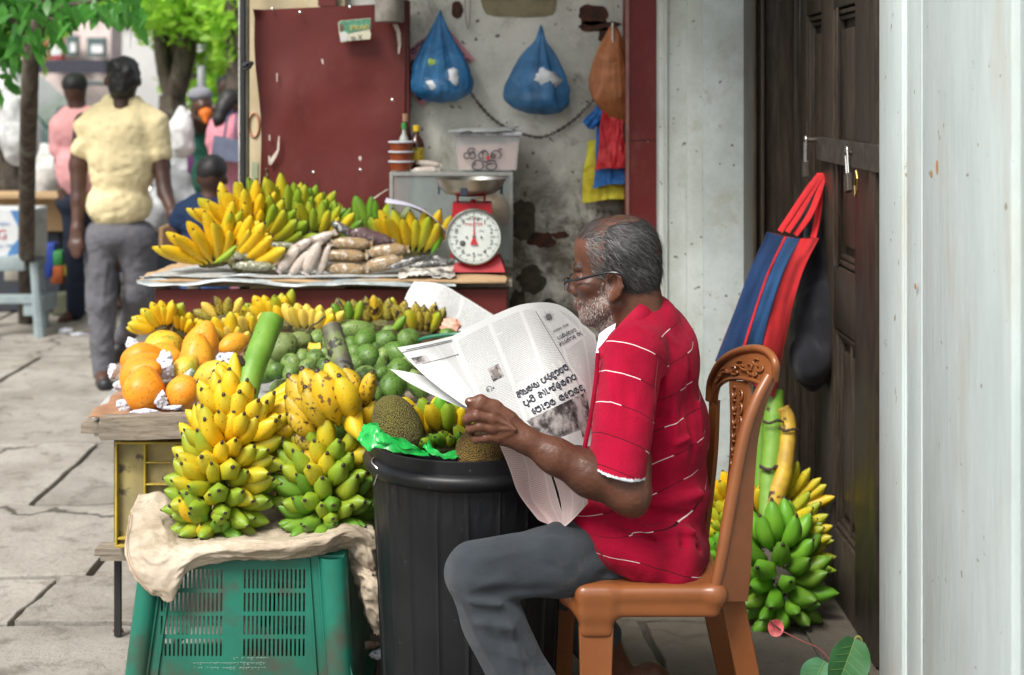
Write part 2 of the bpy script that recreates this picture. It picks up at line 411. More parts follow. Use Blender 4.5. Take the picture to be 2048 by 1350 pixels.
M_CREAM=mk('cream_board',(.55,.47,.3),(.45,.36,.22),rough=.7,scale=4)
M_BLACK=mk('black_metal',(.018,.018,.02),rough=.5)
M_STEEL=mk('bright_steel',(.62,.62,.6),rough=.28,metal=1,var=.2)
M_IRON=mk('dark_iron',(.085,.07,.055),(.05,.04,.033),rough=.5,metal=.4,scale=25)
# ------------------------------------------------------------------ ground
g=MB().bb((-60,-8,-.3),(40,90,-.035)).obj('ground',M_SOIL); tag(g,kind='structure')
rd=MB().bb((-60,11.2,-.034),(40,24,-.03+.002)).obj('road',M_ASPH); tag(rd,kind='structure')
k=MB()
for i in range(24): k.box((-14+i*1.0,11.12,-.04),(.985,.16,.14),bev=.015)
k=k.obj('kerb',M_CONC); tag(k,kind='structure')
pv=empty('pavement',(0,0,0)); tag(pv,kind='structure')
ye=[1.4,2.0,2.55,3.05,3.50,3.96,4.31,5.15,6.0,6.9,8.0,9.3,10.2,11.03]
def jag(a,b,seed,amp=.014,n=9):
    out=[]; 
    for i in range(n):
        t=i/n; p=a.lerp(b,t)
        o=mnoise.noise(V(p.x*5,p.y*5,seed))*amp*2+mnoise.noise(V(p.x*19,p.y*19,seed))*amp*.7
        e=1 if 0<i else 0
        q=(b-a).normalized(); out.append(p+V(-q.y,q.x,0)*o*e)
    return out
rs=random.Random(3)
xe=[]
for r in range(len(ye)):
    x=-7.0+rs.random()*.4; row=[x]
    while x<1.6: x+=rs.uniform(.62,1.25) if ye[r]>4.3 else rs.uniform(.5,.85); row.append(x)
    xe.append(row)
# vertical joints shared inside a row, horizontal joints shared between rows
def hline(r,x): return ye[r]+(.10*mnoise.noise(V(x*1.3,r*3.1,0))+.022*mnoise.noise(V(x*7,r*5,2))) if 0<r<len(ye)-1 else ye[r]
for r in range(len(ye)-1):
    for i in range(len(xe[r])-1):
        xa,xb=xe[r][i],xe[r][i+1]; gp=.009
        sk=.12*mnoise.noise(V(xa*3,r,5)); skb=.12*mnoise.noise(V(xb*3,r,5))
        def side(x0,s,up):
            o=[]
            for k2 in range(8):
                t=k2/8 if up else 1-k2/8
                y=(hline(r,x0)*(1-t)+hline(r+1,x0+s)*t); o.append(V(x0+s*t+.016*mnoise.noise(V(y*9,x0*7,r)),y,0))
            return o
        n2=10
        bot=[V(xa+(xb-xa)*t/n2,hline(r,xa+(xb-xa)*t/n2),0) for t in range(n2)]
        right=side(xb,skb,True)
        xt0,xt1=xb+skb,xa+sk
        top=[V(xt0+(xt1-xt0)*t/n2,hline(r+1,xt0+(xt1-xt0)*t/n2),0) for t in range(n2)]
        left=side(xa,sk,False)
        poly=bot+right+top+left; c=sum(poly,Vector())/len(poly)
        tl=rs.uniform(-.004,.004); zz=rs.uniform(-.006,0)
        sh=[]
        for p in poly:
            d=(p-c); q=c+V(d.x*(1-.014/max(abs(xb-xa)*.5,.1)),d.y*(1-.017/max((ye[r+1]-ye[r])*.5,.1)),0); q.z=zz+tl*(p.x-c.x)*2; sh.append(q)
        mb=MB(); mb.prism([q+V(0,0,-.004)+(q-c).normalized()*.003 for q in sh],(0,0,-.05))
        n0=len(mb.v); mb.add(sh,[tuple(range(len(sh)))]); 
        L=len(sh); mb.f+= [(n0+j,j,(j+1)%L,n0+(j+1)%L) for j in range(L)]
        mb.f.pop(0) if False else None
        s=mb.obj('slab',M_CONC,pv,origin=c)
# ------------------------------------------------------------------ stall wall at the back
wl=MB().bb((-1.0,5.2,-.05),(.46,5.45,3.2)).obj('stall_wall',M_WALL)
tag(wl,'mould stained white plaster wall behind the bags and scale','wall')
def blotch(name,px,py,w,h,mat,par,seed,d=5.2,th=.004,sq=0,n=26):
    mb=MB(); poly=[]
    for i in range(n):
        a=2*math.pi*i/n; c_,s_=math.cos(a),math.sin(a)
        r=1+.35*mnoise.noise(V(c_*1.7,s_*1.7,seed))+.18*mnoise.noise(V(c_*5,s_*5,seed+4))
        if sq: q=max(abs(c_),abs(s_)); r=r*(1-sq)+sq/q*(1+.08*mnoise.noise(V(c_*6,s_*6,seed)))
        poly.append(P(px+c_*r*w/2,py-s_*r*h/2,d-th))
    mb.prism(poly,(0,th*.8,0)); return mb.obj(name,mat,par)
M_PEEL=mk('peeled_olive_render',(.25,.22,.13),(.18,.155,.09),rough=.9,scale=20,bscale=80,bstr=.6)
M_HOLE=mk('exposed_brick_brown',(.085,.03,.018),(.035,.02,.014),rough=.95,scale=30,bstr=.8)
M_MOLD=mk('exposed_dark_render',(.09,.075,.05),(.045,.037,.028),rough=.95,scale=25,bstr=.8)
for a in [('patch',1038,8,150,50,M_PEEL,3,.7),('patch',914,20,24,34,M_HOLE,5,0),('patch',1186,30,66,40,M_HOLE,8,0),('patch',1195,52,80,22,M_HOLE,11,0),
          ('patch',1210,72,26,34,M_HOLE,12,0),('patch',1046,440,50,80,M_MOLD,14,.5),('patch',1085,480,56,30,M_HOLE,17,0),('patch',1062,560,60,50,M_MOLD,19,0),('patch',1035,610,36,60,M_MOLD,21,0),
          ('patch',1100,610,30,24,M_MOLD,26,0),('patch',1120,470,40,12,M_HOLE,27,0)]:
    blotch(a[0],a[1],a[2],a[3],a[4],a[5],wl,a[6],sq=a[7])
# crack / chain that hangs in an arc between the bags
def chain_px(pts,d,name,mat,lab,cat,step=.014,r=.0022):
    path=catmull([P(x,y,d) for x,y in pts],14); mb=MB(); i=0; acc=0; last=path[0]; flip=0
    for p in path[1:]:
        acc+=(p-last).length
        if acc>=step:
            t=(p-last).normalized(); s1=t.cross(V(0,1,0)).normalized() if flip else V(0,1,0)
            c=p; ring=[c+(t*math.cos(a)*step*.62+s1*math.sin(a)*step*.33) for a in [k*math.pi/4 for k in range(9)]]
            mb.tube(ring,r,5,cap=False); flip^=1; acc=0; last=p
    o=mb.obj(name,mat); return tag(o,lab,cat)
chain_px([(938,180),(958,208),(985,237),(1020,259),(1060,272),(1085,274),(1115,262),(1150,238),(1185,202),(1225,150)],5.17,'chain',M_IRON,'thin rusty chain sagging in an arc below the blue bag on wall','chain')
def wire(name,pts,d,r,mat,lab,cat='cable'):
    o=MB().tube(catmull([P(x,y,d) for x,y in pts],6),r,6).obj(name,mat,smooth=True); return tag(o,lab,cat)
wire('cable',[(930,-20),(931,30),(936,58),(940,30),(941,-20)],5.18,.0022,mk('grey_cable',(.35,.33,.28)),'looped grey cable hanging at the top of the wall')
# ------------------------------------------------------------------ left shutter side
def thing(name,loc,lab,cat,group=None,rot=None): return empty(name,loc,lab,cat,group,rot)
dr=thing('shop_door_leaf',(-.6,5.08,.8),'dented maroon metal door leaf folded against the wall, with a sticker','door')
TL,TR,BR,BL=P(510,20,5.06),P(812,6,5.10),P(806,470,5.10),P(526,470,5.06)
def leaf(u,v):
    a=TL.lerp(TR,u); b=BL.lerp(BR,u); p=a.lerp(b,v)
    dent=.012*math.exp(-(((u-.22)/.1)**2+((v-.42)/.16)**2))-.01*math.exp(-(((u-.75)/.2)**2+((v-.4)/.1)**2))+.006*mnoise.noise(V(u*3,v*4,1))
    curl=.03*max(0,1-u/.05)*max(0,1-v/.04)
    p.x-=.007*math.sin(v*9)*(1 if u<.02 else 0)
    return p+V(0,-dent-curl,0)
MB().grid(leaf,40,50,thick=-.004).obj('sheet',M_RED,dr,smooth=True)
fr=MB(); a,b=P(800,12,5.13),P(815,480,5.13); fr.bb((a.x,5.11,b.z),(b.x+.008,5.17,a.z+.02),bev=.003); fr.obj('frame',M_RED,dr)
for x,y in [(627,345),(721,340),(545,18),(700,14),(785,200),(600,25)]:
    MB().lathe([(0,.003),(.004,.002),(.006,0)],P(x,y,5.052),10,M=rotm('X',90)).obj('rivet',M_STEEL,dr,smooth=True)
# paint losses: thin flakes of bare primer
M_PRIMER=mk('bare_primer',(.6,.52,.45))
def flake(pts,w,d=5.045):
    path=[P(x,y,d) for x,y in pts]; poly=[]
    for p,ww in zip(path,w): poly.append(p+V(ww/563,0,0))
    for p,ww in zip(reversed(path),reversed(w)): poly.append(p-V(ww/563,0,0))
    return MB().prism(poly,(0,.002,0)).obj('paint_chip',M_PRIMER,dr)
flake([(558,272),(557,285),(556,300),(550,310),(545,318),(540,330)],[1,2,2,4,5,2]); flake([(538,312),(539,330)],[1.5,1.5]); flake([(790,48),(797,65),(799,90),(797,108)],[5,4,3,1]); flake([(554,146),(554,163)],[1,1]); flake([(644,118),(646,128)],[2,1.5]); flake([(539,270),(539,281)],[1.5,1.5]); flake([(746,398),(760,388),(776,378)],[3,2,1.5])
bd=MB().bb((P(496,0,5.14).x,5.13,.3),(P(690,0,5.14).x,5.16,P(0,-40,5.14).z)).obj('cream_board',M_CREAM); tag(bd,'weathered cream board standing behind the maroon door leaf','board')
# faded prints on the cream board edge
M_FADE=mk('faded_green_print',(.34,.38,.24)); M_FADR=mk('faded_red_print',(.5,.26,.16))
MB().bb(P(503,324,5.126),P(516,372,5.128)).obj('print',M_FADE,bd)
MB().tube([P(508+10*math.cos(a),250+24*math.sin(a),5.127) for a in [i*math.pi/10 for i in range(21)]],.005,4,cap=False).obj('print',M_FADR,bd)
ub=MB().bb((P(690,0,5.17).x,5.168,1.55),(P(800,0,5.17).x,5.195,2.3)).obj('upper_board',mk('white_board',(.62,.62,.58),rough=.6)); tag(ub,'white board above the top edge of the maroon door leaf','board')
ps=MB().bb((P(636,0,5.1).x,5.10,P(0,12,5.1).z),(P(672,0,5.1).x,5.125,2.3)).obj('maroon_batten',M_RED); tag(ps,'short maroon batten above the door leaf at the top','batten')
pole=thing('black_pole',(P(487,0,5.0).x,5.0,0),'thin black metal corner pole left of the maroon door','pole')
MB().bb((P(481,0,5.0).x,4.985,0),(P(490,0,5.0).x,5.015,3.0)).obj('upright',M_BLACK,pole)
MB().bb((P(490.2,0,5.0).x,4.995,0),(P(496,0,5.0).x,5.03,3.0)).obj('trim',mk('grey_green_metal',(.12,.13,.1)),pole)
kn=MB()
for i in range(7):
    a=i*.9; kn.tube([P(497,131,4.97)+V(.022*math.cos(a+t)*(.6+.4*math.sin(i)),-.01+.008*math.sin(t*2),.014*math.sin(a+t*1.3)) for t in [q*.5 for q in range(9)]],.003,5)
kn.obj('tied_rag',M_BLACK,pole)
pp=thing('cut_pipe',P(778,40,5.0),'grey cut off pipe end hanging above the maroon door','pipe')
MB().lathe([(.036,0),(.05,-.002),(.052,.004),(.048,.3),(.044,.3),(.042,.01),(.036,0)],P(779,43,5.02),20).obj('tube',mk('grey_pvc',(.33,.31,.27),(.2,.18,.15),rough=.7,scale=14,bstr=.5),pp,smooth=True)
# sticker
st=thing('election_sticker',P(709,60,5.03),'torn green and cream portrait sticker on the maroon door','sticker')
def stp(u,v,e=0): a=P(676,42,5.045).lerp(P(741,36,5.045),u); b=P(680,86,5.045).lerp(P(742,78,5.045),u); return a.lerp(b,v)+V(0,-e,0)
MB().add([stp(0,.08),stp(.08,0),stp(1,0),stp(1,.45),stp(.97,.6),stp(1,.75),stp(.97,1),stp(.3,.96),stp(.04,1),stp(0,.6)],[tuple(range(10))]).obj('paper',mk('sticker_cream',(.6,.58,.44),var=.12),st)
MB().add([stp(.02,.09,.001),stp(.1,.02,.001),stp(.99,.02,.001),stp(.99,.5,.001),stp(.3,.62,.001),stp(.02,.5,.001)],[tuple(range(6))]).obj('green_print',mk('sticker_green',(.1,.3,.18),var=.4,scale=60),st)
MB().add([stp(.1+.075*math.cos(a),.32+.17*math.sin(a),.002) for a in [i*math.pi/6 for i in range(12)]],[tuple(range(12))]).obj('portrait_head',mk('print_brown',(.16,.08,.05)),st)
MB().add([stp(.02,.95,.002),stp(.03,.62,.002),stp(.1,.5,.002),stp(.2,.52,.002),stp(.27,.65,.002),stp(.28,.92,.002)],[tuple(range(6))]).obj('portrait_shirt',mk('print_white',(.7,.7,.66)),st)
# ------------------------------------------------------------------ red post, pilaster, rough wall
po=thing('maroon_post',(.46,4.97,0),'plain maroon painted post between stall wall and white pilaster','post')
MB().bb((P(1256,0,4.95).x,4.95,0),(P(1322,0,4.95).x,5.19,3.2)).obj('shaft',M_REDP,po)
MB().bb((P(1254,0,4.94).x-.002,4.943,0),(P(1259,0,4.94).x,4.99,3.2),bev=.002).obj('edge_trim',mk('pinkish_trim',(.3,.13,.11)),po)
MB().bb((P(1257,279,4.947).x,4.947,P(0,281,4.947).z),(P(1320,279,4.947).x,4.951,P(0,279.5,4.947).z)).obj('seam',mk('seam_dark',(.08,.01,.01)),po)
pl=thing('white_pilaster',(.57,4.8,0),'off white moulded plaster pilaster right of the maroon post','pilaster')
def xb(p0,p1,y,dep,name,par,mat,z1=3.2,bev=.004,z0=0): return MB().bb((P(p0,0,y).x,y,z0),(P(p1,0,y).x,y+dep,z1),bev=bev).obj(name,mat,par,smooth=True)
xb(1318,1333,4.87,.3,'edge_moulding',pl,M_PIL); xb(1330,1411,4.82,.35,'face',pl,M_PIL); xb(1374,1408,4.785,.06,'raised_moulding',pl,M_PIL,bev=.012); xb(1331,1336,4.81,.03,'bead',pl,M_PIL,bev=.004)
rw=thing('rough_wall',(.72,4.76,0),'rough pale plaster wall between pilaster and dark door frame','wall')
xb(1408,1503,4.75,.5,'face',rw,m_plaster('rough_plaster',(.56,.62,.60),(.33,.26,.16),-1,.2,.6,(.43,.48,.45)))
# ------------------------------------------------------------------ dark door
dx=.93
do=thing('dark_panelled_door',(dx,4.0,0),'dark brown panelled wooden double door barred shut','door')
def db(y0,y1,z0,z1,x0,x1,name,mat=M_DOOR,bev=.004): return MB().bb((x0,y0,z0),(x1,y1,z1),bev=bev).obj(name,mat,do,smooth=True)
db(3.3,4.60,.02,3.0,dx+.03,dx+.06,'backing_board')
for (y0,y1) in [(4.50,4.60),(4.12,4.28),(3.70,3.86)]: db(y0,y1,.02,3.0,dx,dx+.032,'stile')
for (z0,z1) in [(.02,.22),(.80,.98),(1.72,1.80),(2.6,2.7)]:
    for (y0,y1) in [(4.28,4.50),(3.86,4.12)]: db(y0,y1,z0,z1,dx+.001,dx+.031,'rail')
for (z0,z1) in [(.22,.80),(.98,1.72),(1.80,2.6)]:
    for (y0,y1) in [(4.28,4.50),(3.86,4.12)]:
        for q in range(2):
            i0=.006+q*.016; w=.013; xx=dx+.006+q*.008
            m=MB(); m.bb((xx,y0+i0,z0+i0),(dx+.031,y0+i0+w,z1-i0),bev=.003); m.bb((xx,y1-i0-w,z0+i0),(dx+.031,y1-i0,z1-i0),bev=.003)
            m.bb((xx+.0005,y0+i0+w,z0+i0),(dx+.031,y1-i0-w,z0+i0+w),bev=.003); m.bb((xx+.0005,y0+i0+w,z1-i0-w),(dx+.031,y1-i0-w,z1-i0),bev=.003); m.obj('moulding',M_DOOR,do,smooth=True)
        db(y0+.06,y1-.06,z0+.06,z1-.06,dx+.014,dx+.031,'panel',bev=.012)
db(3.60,3.67,.02,3.0,dx-.01,dx+.03,'edge_strip'); db(4.055,4.075,.98,1.72,dx-.004,dx+.002,'cover_strip'); db(3.95,3.965,.02,.8,dx+.012,dx+.02,'cover_strip')
fm=thing('dark_door_frame',(.85,4.6,0),'dark moulded wooden frame on the far side of the barred door','door frame')
def fb(p0,p1,y0,y1,name,bev=.005,z1=3.0): return MB().bb((P(p0,0,y0).x,y0,0),(P(p1,0,y0).x,y1,z1),bev=bev).obj(name,M_DOOR,fm,smooth=True)
fb(1506,1514,4.56,4.75,'outer_bead'); fb(1514.5,1521,4.60,4.75,'groove_strip'); fb(1521.5,1530,4.57,4.75,'inner_bead'); fb(1530.5,1588,4.62,4.75,'jamb'); fb(1588,1600,4.585,4.7,'stop_bead')
MB().bb((P(1499,0,4.72).x,4.70,0),(P(1507,0,4.7).x,4.78,3.0),bev=.003).obj('plaster_edge',mk('grey_filler',(.2,.2,.19),bstr=.8),fm)
fl=MB().bb((.80,3.2,0),(.99,4.7,.012),bev=.004).obj('door_sill',M_CONC); tag(fl,'low worn threshold under the barred dark door','threshold')
# iron bar and padlocks
bar=thing('iron_bar',(.92,3.95,1.32),'flat dark iron bar locking the double door','lock bar')
br=MB(); br.bb((dx-.016,3.55,1.275),(dx-.01,4.27,1.345),bev=.002); br.obj('flat_bar',M_IRON,bar)
MB().tube([V(dx+.0,4.29,1.335),V(dx-.05,4.29,1.335)],.007,8).obj('staple',M_IRON,bar)
MB().tube([V(dx+.0,3.83,1.315),V(dx-.035,3.83,1.315)],.006,8).obj('staple',M_IRON,bar)
def padlock(loc,lab,tilt=0,scale=1.0,brass=None):
    p=empty('padlock',loc,lab,'padlock'); M=rotm('X',tilt)
    s=MB(); s.tube([M@(V(0,0.011*math.cos(a),-.004+.011*math.sin(a)))*scale+Vector(loc) for a in [i*math.pi/8 for i in range(9)]],.003*scale,8,cap=False)
    for sg in(1,-1): s.tube([M@V(0,.011*sg,-.004)*scale+Vector(loc),M@V(0,.011*sg,-.07)*scale+Vector(loc)],.003*scale,8)
    s.obj('shackle',M_STEEL,p,smooth=True)
    b=MB(); b.box(Vector(loc)+(M@V(0,0,-.093))*scale,(.016*scale,.036*scale,.05*scale),rot=M,bev=.003*scale); b.obj('body',brass or M_IRON,p)
    return p
padlock((dx-.045,4.29,1.34),'steel padlock on the far staple, the tote bag hanging from it')
padlock((dx-.03,3.83,1.325),'steel padlock hanging tilted from the near end of bar',tilt=-14)
k=MB().tube([V(dx-.02,3.76,1.27),V(dx-.02,3.745,1.25),V(dx-.02,3.75,1.22),V(dx-.02,3.77,1.20),V(dx-.02,3.775,1.23),V(dx-.02,3.76,1.27)],.003,6).obj('brass_ring',mk('brass',(.6,.42,.15),metal=1,rough=.35),do)
# ------------------------------------------------------------------ near wall
nw=thing('near_white_wall',(1.0,2.3,0),'pale painted wall closest to the camera at the right edge','wall')
def nb(y0,y1,x0,name): return MB().bb((x0,y0,0),(1.35,y1,3.2),bev=.006).obj(name,M_PW,nw,smooth=True)
nb(2.992,3.18,.82,'corner_band'); nb(2.862,2.99,.829,'groove_band'); nb(2.345,2.86,.823,'face'); nb(1.2,2.343,.836,'outer_band')
MB().bb((.8255,2.988,0),(.84,2.995,3.2),bev=.002).obj('bead',M_PW,nw); MB().bb((.8215,2.852,0),(.84,2.864,3.2),bev=.002).obj('bead',M_PW,nw)
M_RUST=mk('rust_mark',(.42,.22,.1))
for (y,z,h) in [(2.752,1.33,.022),(2.79,1.315,.012),(2.90,1.08,.010)]:
    MB().lathe([(0,.001),(.006,.0005),(.008,0)],(.8225,y,z),10,M=Matrix(((0,0,-1),(1,0,0),(0,h/.012,0)))).obj('rust_spot',M_RUST,nw)

aw=MB().bb((-.98,3.5,2.95),(2.2,6.0,3.03)).obj('shade_slab',mk('shade_slab_underside',(.42,.42,.40),rough=.8)); tag(aw,'flat unseen slab added above the stall to shade it','shade_slab')  # out-of-view slab, added to cut the light on the stall
# ------------------------------------------------------------------ bananas
def banana_mesh(name,plump,bend,seed,nr=15,ns=10):
    rr=random.Random(seed); vs=[];fs=[];tv=[]
    prof=[(0,.30),(.05,.26),(.12,.36),(.2,.62),(.3,.86),(.42,.98),(.55,1),(.68,.95),(.8,.78),(.88,.56),(.93,.34),(.955,.23),(.985,.21),(1.0,.16)]
    for i,(s,r) in enumerate(prof):
        a=bend*(s-.5); ca=bend/2
        x=(math.cos(a)-math.cos(ca))/ (2*math.sin(ca)) if bend>0 else 0; z=.5+math.sin(a)/(2*math.sin(ca))
        t=V(-math.sin(a),0,math.cos(a)); nx=V(math.cos(a),0,math.sin(a)); b=V(0,1,0)
        for k in range(ns):
            th=2*math.pi*k/ns+.3
            m=1+(.15 if k%2==0 else -.06)*min(1,max(0,(1-s)*5))*min(1,s*6)
            rad=r*plump*m*(1+rr.uniform(-.012,.012))
            if s<.12: rad=r*plump*.9
            vs.append(V(-x,0,z)+(nx*math.cos(th)+b*math.sin(th))*rad); tv.append(s)
    n=len(prof)
    for i in range(n-1):
        for k in range(ns): k2=(k+1)%ns; fs.append((i*ns+k,i*ns+k2,(i+1)*ns+k2,(i+1)*ns+k))
    fs.append(tuple((n-1)*ns+k for k in range(ns))); fs.append(tuple(range(ns-1,-1,-1)))
    me=bpy.data.meshes.new(name); me.from_pydata([tuple(v) for v in vs],[],fs)
    at=me.attributes.new('t','FLOAT','POINT'); at.data.foreach_set('value',tv)
    me.polygons.foreach_set('use_smooth',[True]*len(me.polygons)); me.update(); return me
def m_banana(name,c1,c2,tip,spot=(.055,.03,.012),sp=(.66,.70),big=(.74,.78),ssc=26):
    n=NT(name); t=n.attr('t'); r=n.rand(); ob=n.n('ObjectInfo').outputs['Location']
    add=n.t.nodes.new('ShaderNodeVectorMath'); add.operation='ADD'; n.t.links.new(n.co(),add.inputs[0])
    sc=n.t.nodes.new('ShaderNodeVectorMath'); sc.operation='SCALE'; n.t.links.new(n.map(1),sc.inputs[0]); sc.inputs['Scale'].default_value=.13
    cmb=n.t.nodes.new('ShaderNodeCombineXYZ'); n.set(cmb.inputs[0],n.math('MULTIPLY',r,37.0)); n.set(cmb.inputs[1],n.math('MULTIPLY',r,91.0)); n.t.links.new(sc.outputs[0],add.inputs[0]); n.t.links.new(cmb.outputs[0],add.inputs[1]); v=add.outputs[0]
    f=n.math('ADD',n.math('MULTIPLY',r,.75),n.math('MULTIPLY',n.noise(14,3,.5,v),.5))
    c=n.mix(n.step(f,.35,.95),c1,c2)
    e=n.math('ADD',n.step(t,.62,.93),n.math('SUBTRACT',1.0,n.step(t,.04,.24))); e=n.math('MULTIPLY',e,n.math('MULTIPLY_ADD',r,.5,.35),clamp=True)
    c=n.mix(e,c,tip)
    c=n.mix(n.step(n.noise(ssc*6,2,.5,v),*sp),c,(.19,.10,.02)); c=n.mix(n.step(n.noise(ssc,5,.65,v,.6),*big),c,spot)
    c=n.mix(n.step(t,.957,.968),c,(.035,.022,.014)); c=n.mix(n.math('SUBTRACT',1.0,n.step(t,.0,.05)),c,(.14,.13,.03))
    return n.fin(c,n.math('MULTIPLY_ADD',n.noise(20,3,.5,v),.2,.36),n.noise(50,4,.6,v),.12,.002,spec=.38)
BK={'ripe':m_banana('banana_skin_ripe',(.70,.43,.010),(.62,.42,.015),(.44,.38,.02)),
    'pale':m_banana('banana_skin_pale',(.72,.52,.09),(.66,.47,.04),(.52,.44,.07),big=(.7,.76)),
    'turn':m_banana('banana_skin_turning',(.55,.42,.018),(.36,.37,.02),(.20,.29,.018)),
    'lime':m_banana('banana_skin_lime',(.22,.32,.02),(.31,.36,.025),(.12,.23,.018)),
    'green':m_banana('banana_skin_green',(.10,.23,.018),(.16,.29,.028),(.07,.18,.014),big=(.70,.76)),
    'bright':m_banana('banana_skin_bright_green',(.11,.32,.018),(.17,.38,.03),(.08,.24,.018),sp=(.72,.76),big=(.76,.8)),
    'spot':m_banana('banana_skin_spotted',(.64,.40,.015),(.53,.35,.02),(.38,.27,.02),spot=(.028,.014,.008),sp=(.58,.64),big=(.54,.63),ssc=13),
    'dark':m_banana('banana_skin_bruised',(.42,.33,.04),(.30,.27,.04),(.2,.2,.03),spot=(.03,.018,.01),sp=(.52,.6),big=(.5,.62),ssc=18)}
BSH={'plump':[banana_mesh('banana_plump_%d'%i,.185+.012*i,b,i) for i,b in enumerate((.55,.8,.35))],
     'slim':[banana_mesh('banana_slim_%d'%i,.128+.008*i,b,9+i) for i,b in enumerate((.75,1.0,.55))]}
BME={}
def bmesh_for(shape,kind,i):
    k=(shape,kind,i)
    if k not in BME: m=BSH[shape][i].copy(); m.materials.append(BK[kind]); BME[k]=m
    return BME[k]
NB=[0]
def banana(root,base,d,curl,L,kind,shape='plump',rr=rnd,fat=.89):
    """base point, direction, the side towards which the tip curls"""
    z=Vector(d).normalized(); x=Vector(curl)-z*Vector(curl).dot(z)
    if x.length<1e-4: x=V(1,0,0)-z*z.x
    x.normalize(); y=z.cross(x)
    f=fat*rr.uniform(.92,1.08)
    M=Matrix(((x.x,y.x,z.x),(x.y,y.y,z.y),(x.z,y.z,z.z)))@Matrix.Diagonal((L*f,L*f,L))
    o=bpy.data.objects.new('banana',bmesh_for(shape,kind,rr.randrange(3))); COL.objects.link(o); o.parent=root
    o.matrix_local=Matrix.Translation(Vector(base)-WORLDLOC[root.name])@M.to_4x4(); NB[0]+=1; return o
M_CROWN=mk('banana_crown',(.12,.12,.03),(.05,.035,.015),rough=.8,scale=30)
M_CROWNG=mk('banana_crown_green',(.16,.26,.05),(.09,.13,.03),rough=.7,scale=20)
def pick(rr,kinds):
    t=rr.random()*sum(w for _,w in kinds)
    for k,w_ in kinds:
        t-=w_
        if t<=0: return k
    return kinds[-1][0]
def hand(lab,cx,cy,d,a0,a1,Lpx,n,kinds,shape='plump',rows=2,seed=1,toward=.25,group=None,curl=None,spread=.25,flip=1):
    """a hand of bananas: crown at pixel (cx,cy) and depth d, fingers fanned from picture angle a0 to a1 (0 = right, 90 = up)"""
    rr=random.Random(seed*101+7); c=P(cx,cy,d); ppm=F/d; L=Lpx/ppm
    root=empty('banana_hand',c,lab,'bananas',group)
    dm=[]
    for row in range(rows):
        m=n if row==0 else max(2,n-1)
        for i in range(m):
            t=(i+.5*(row%2)+.0)/(max(1,n-1)); a=R(a0+(a1-a0)*min(t,1.05)+rr.uniform(-3,3))
            tw=toward+.28*row*flip+rr.uniform(-.06,.06)
            dr_=V(math.cos(a),-tw,math.sin(a)).normalized()
            off=V((t-.5)*spread*L*math.copysign(1,a1-a0)*(1 if math.sin((R(a0)+R(a1))/2)>0 else -1)*-1*(-1),-.035*row*flip*1.0,0)
            # crown runs across the fan
            ax=V(-math.sin(R((a0+a1)/2)),0,math.cos(R((a0+a1)/2)))
            off=ax*((t-.5)*spread*L*(1 if a1>a0 else -1))+V(0,-.3*L*row*.5,-.0)
            cu=curl if curl is not None else V(-math.sin(a)*.3,-1,.35)
            banana(root,c+off,dr_,V(*cu),L*rr.uniform(.9,1.07)*(1 if row==0 else .93),pick(rr,kinds),shape,rr)
    mb=MB(); ax=V(-math.sin(R((a0+a1)/2)),0,math.cos(R((a0+a1)/2)))
    w_=spread*L*.5+.01
    mb.tube([c-ax*w_,c-ax*w_*.4-V(0,.01,0),c+ax*w_*.4-V(0,.01,0),c+ax*w_],[.010,.017,.017,.010],8); mb.obj('crown',M_CROWN,root,smooth=True)
    return root
# ------------------------------------------------------------------ back table
ut=thing('back_table',(-.6,4.9,0),'back stall table covered in cardboard and newspaper, carrying the scale','table')
M_CARD=mk('cardboard',(.47,.31,.17),(.38,.25,.13),rough=.8,scale=6,bscale=30)
M_NEWS=mk('newsprint_sheet',(.44,.45,.44),(.30,.32,.32),rough=.7,scale=25,speck=(.25,.25,.26),sscale=120,sth=(.56,.62))
M_FOIL=mk('thin_plastic_sheet',(.33,.37,.37),(.20,.23,.23),rough=.3,scale=18,bstr=.6)
MB().bb((-1.17,4.64,.845),(-.0,5.15,.862)).obj('table_top',M_OLDW,ut)
b=MB(); b.bb((P(312,0,4.64).x,4.622,.745),(P(1014,0,4.64).x,4.642,.838),bev=.003); b.obj('front_board',M_RED,ut)
for i in range(8): MB().bb((-1.165+i*.1445,4.665,.1),(-1.165+i*.1445+.141,4.68,.744)).obj('lower_board',M_PALEW,ut)
for (x,y) in [(-1.15,4.66),(-.03,4.69),(-1.15,5.12),(-.03,5.12)]: MB().bb((x-.02,y,0),(x+.02,y+.04,.845)).obj('leg',M_OLDW,ut)
def sheet(name,pts,z,mat,par,th=.003,seed=1,amp=.006,drop=None,n=26):
    """paper lying on the table: quad given by 4 ground points (x,y)"""
    a,b_,c,d_=[Vector((p[0],p[1],z if len(p)<3 else p[2])) for p in pts]
    def fn(u,v):
        p=a.lerp(b_,u).lerp(d_.lerp(c,u),v)
        e=max(0,1-min(v/.12,1)); 
        p.z+=amp*mnoise.noise(V(u*5,v*5,seed))+amp*.5*mnoise.noise(V(u*14,v*14,seed))+(drop or 0)*e*e
        p.y+=.012*mnoise.noise(V(u*6,seed,0))*e; p.x+=.012*mnoise.noise(V(v*6,seed,3))*(1 if u<.05 or u>.95 else 0)
        return p
    return MB().grid(fn,n,n,thick=-th).obj(name,mat,par,smooth=True)
sheet('cardboard_sheet',[(-1.215,4.60,.872),(-.02,4.585,.870),(-.035,5.1,.870),(-1.19,5.1,.868)],.868,M_CARD,ut,th=.005,seed=2,drop=-.006)
nsh=sheet('newspaper_sheet',[(-1.205,4.60,.876),(-.19,4.605,.878),(-.2,5.0,.876),(-1.1,5.0,.876)],.876,M_NEWS,None,seed=5,amp=.01,drop=.004); tag(nsh,'crumpled newspaper and plastic lining spread over the back table','newspaper')
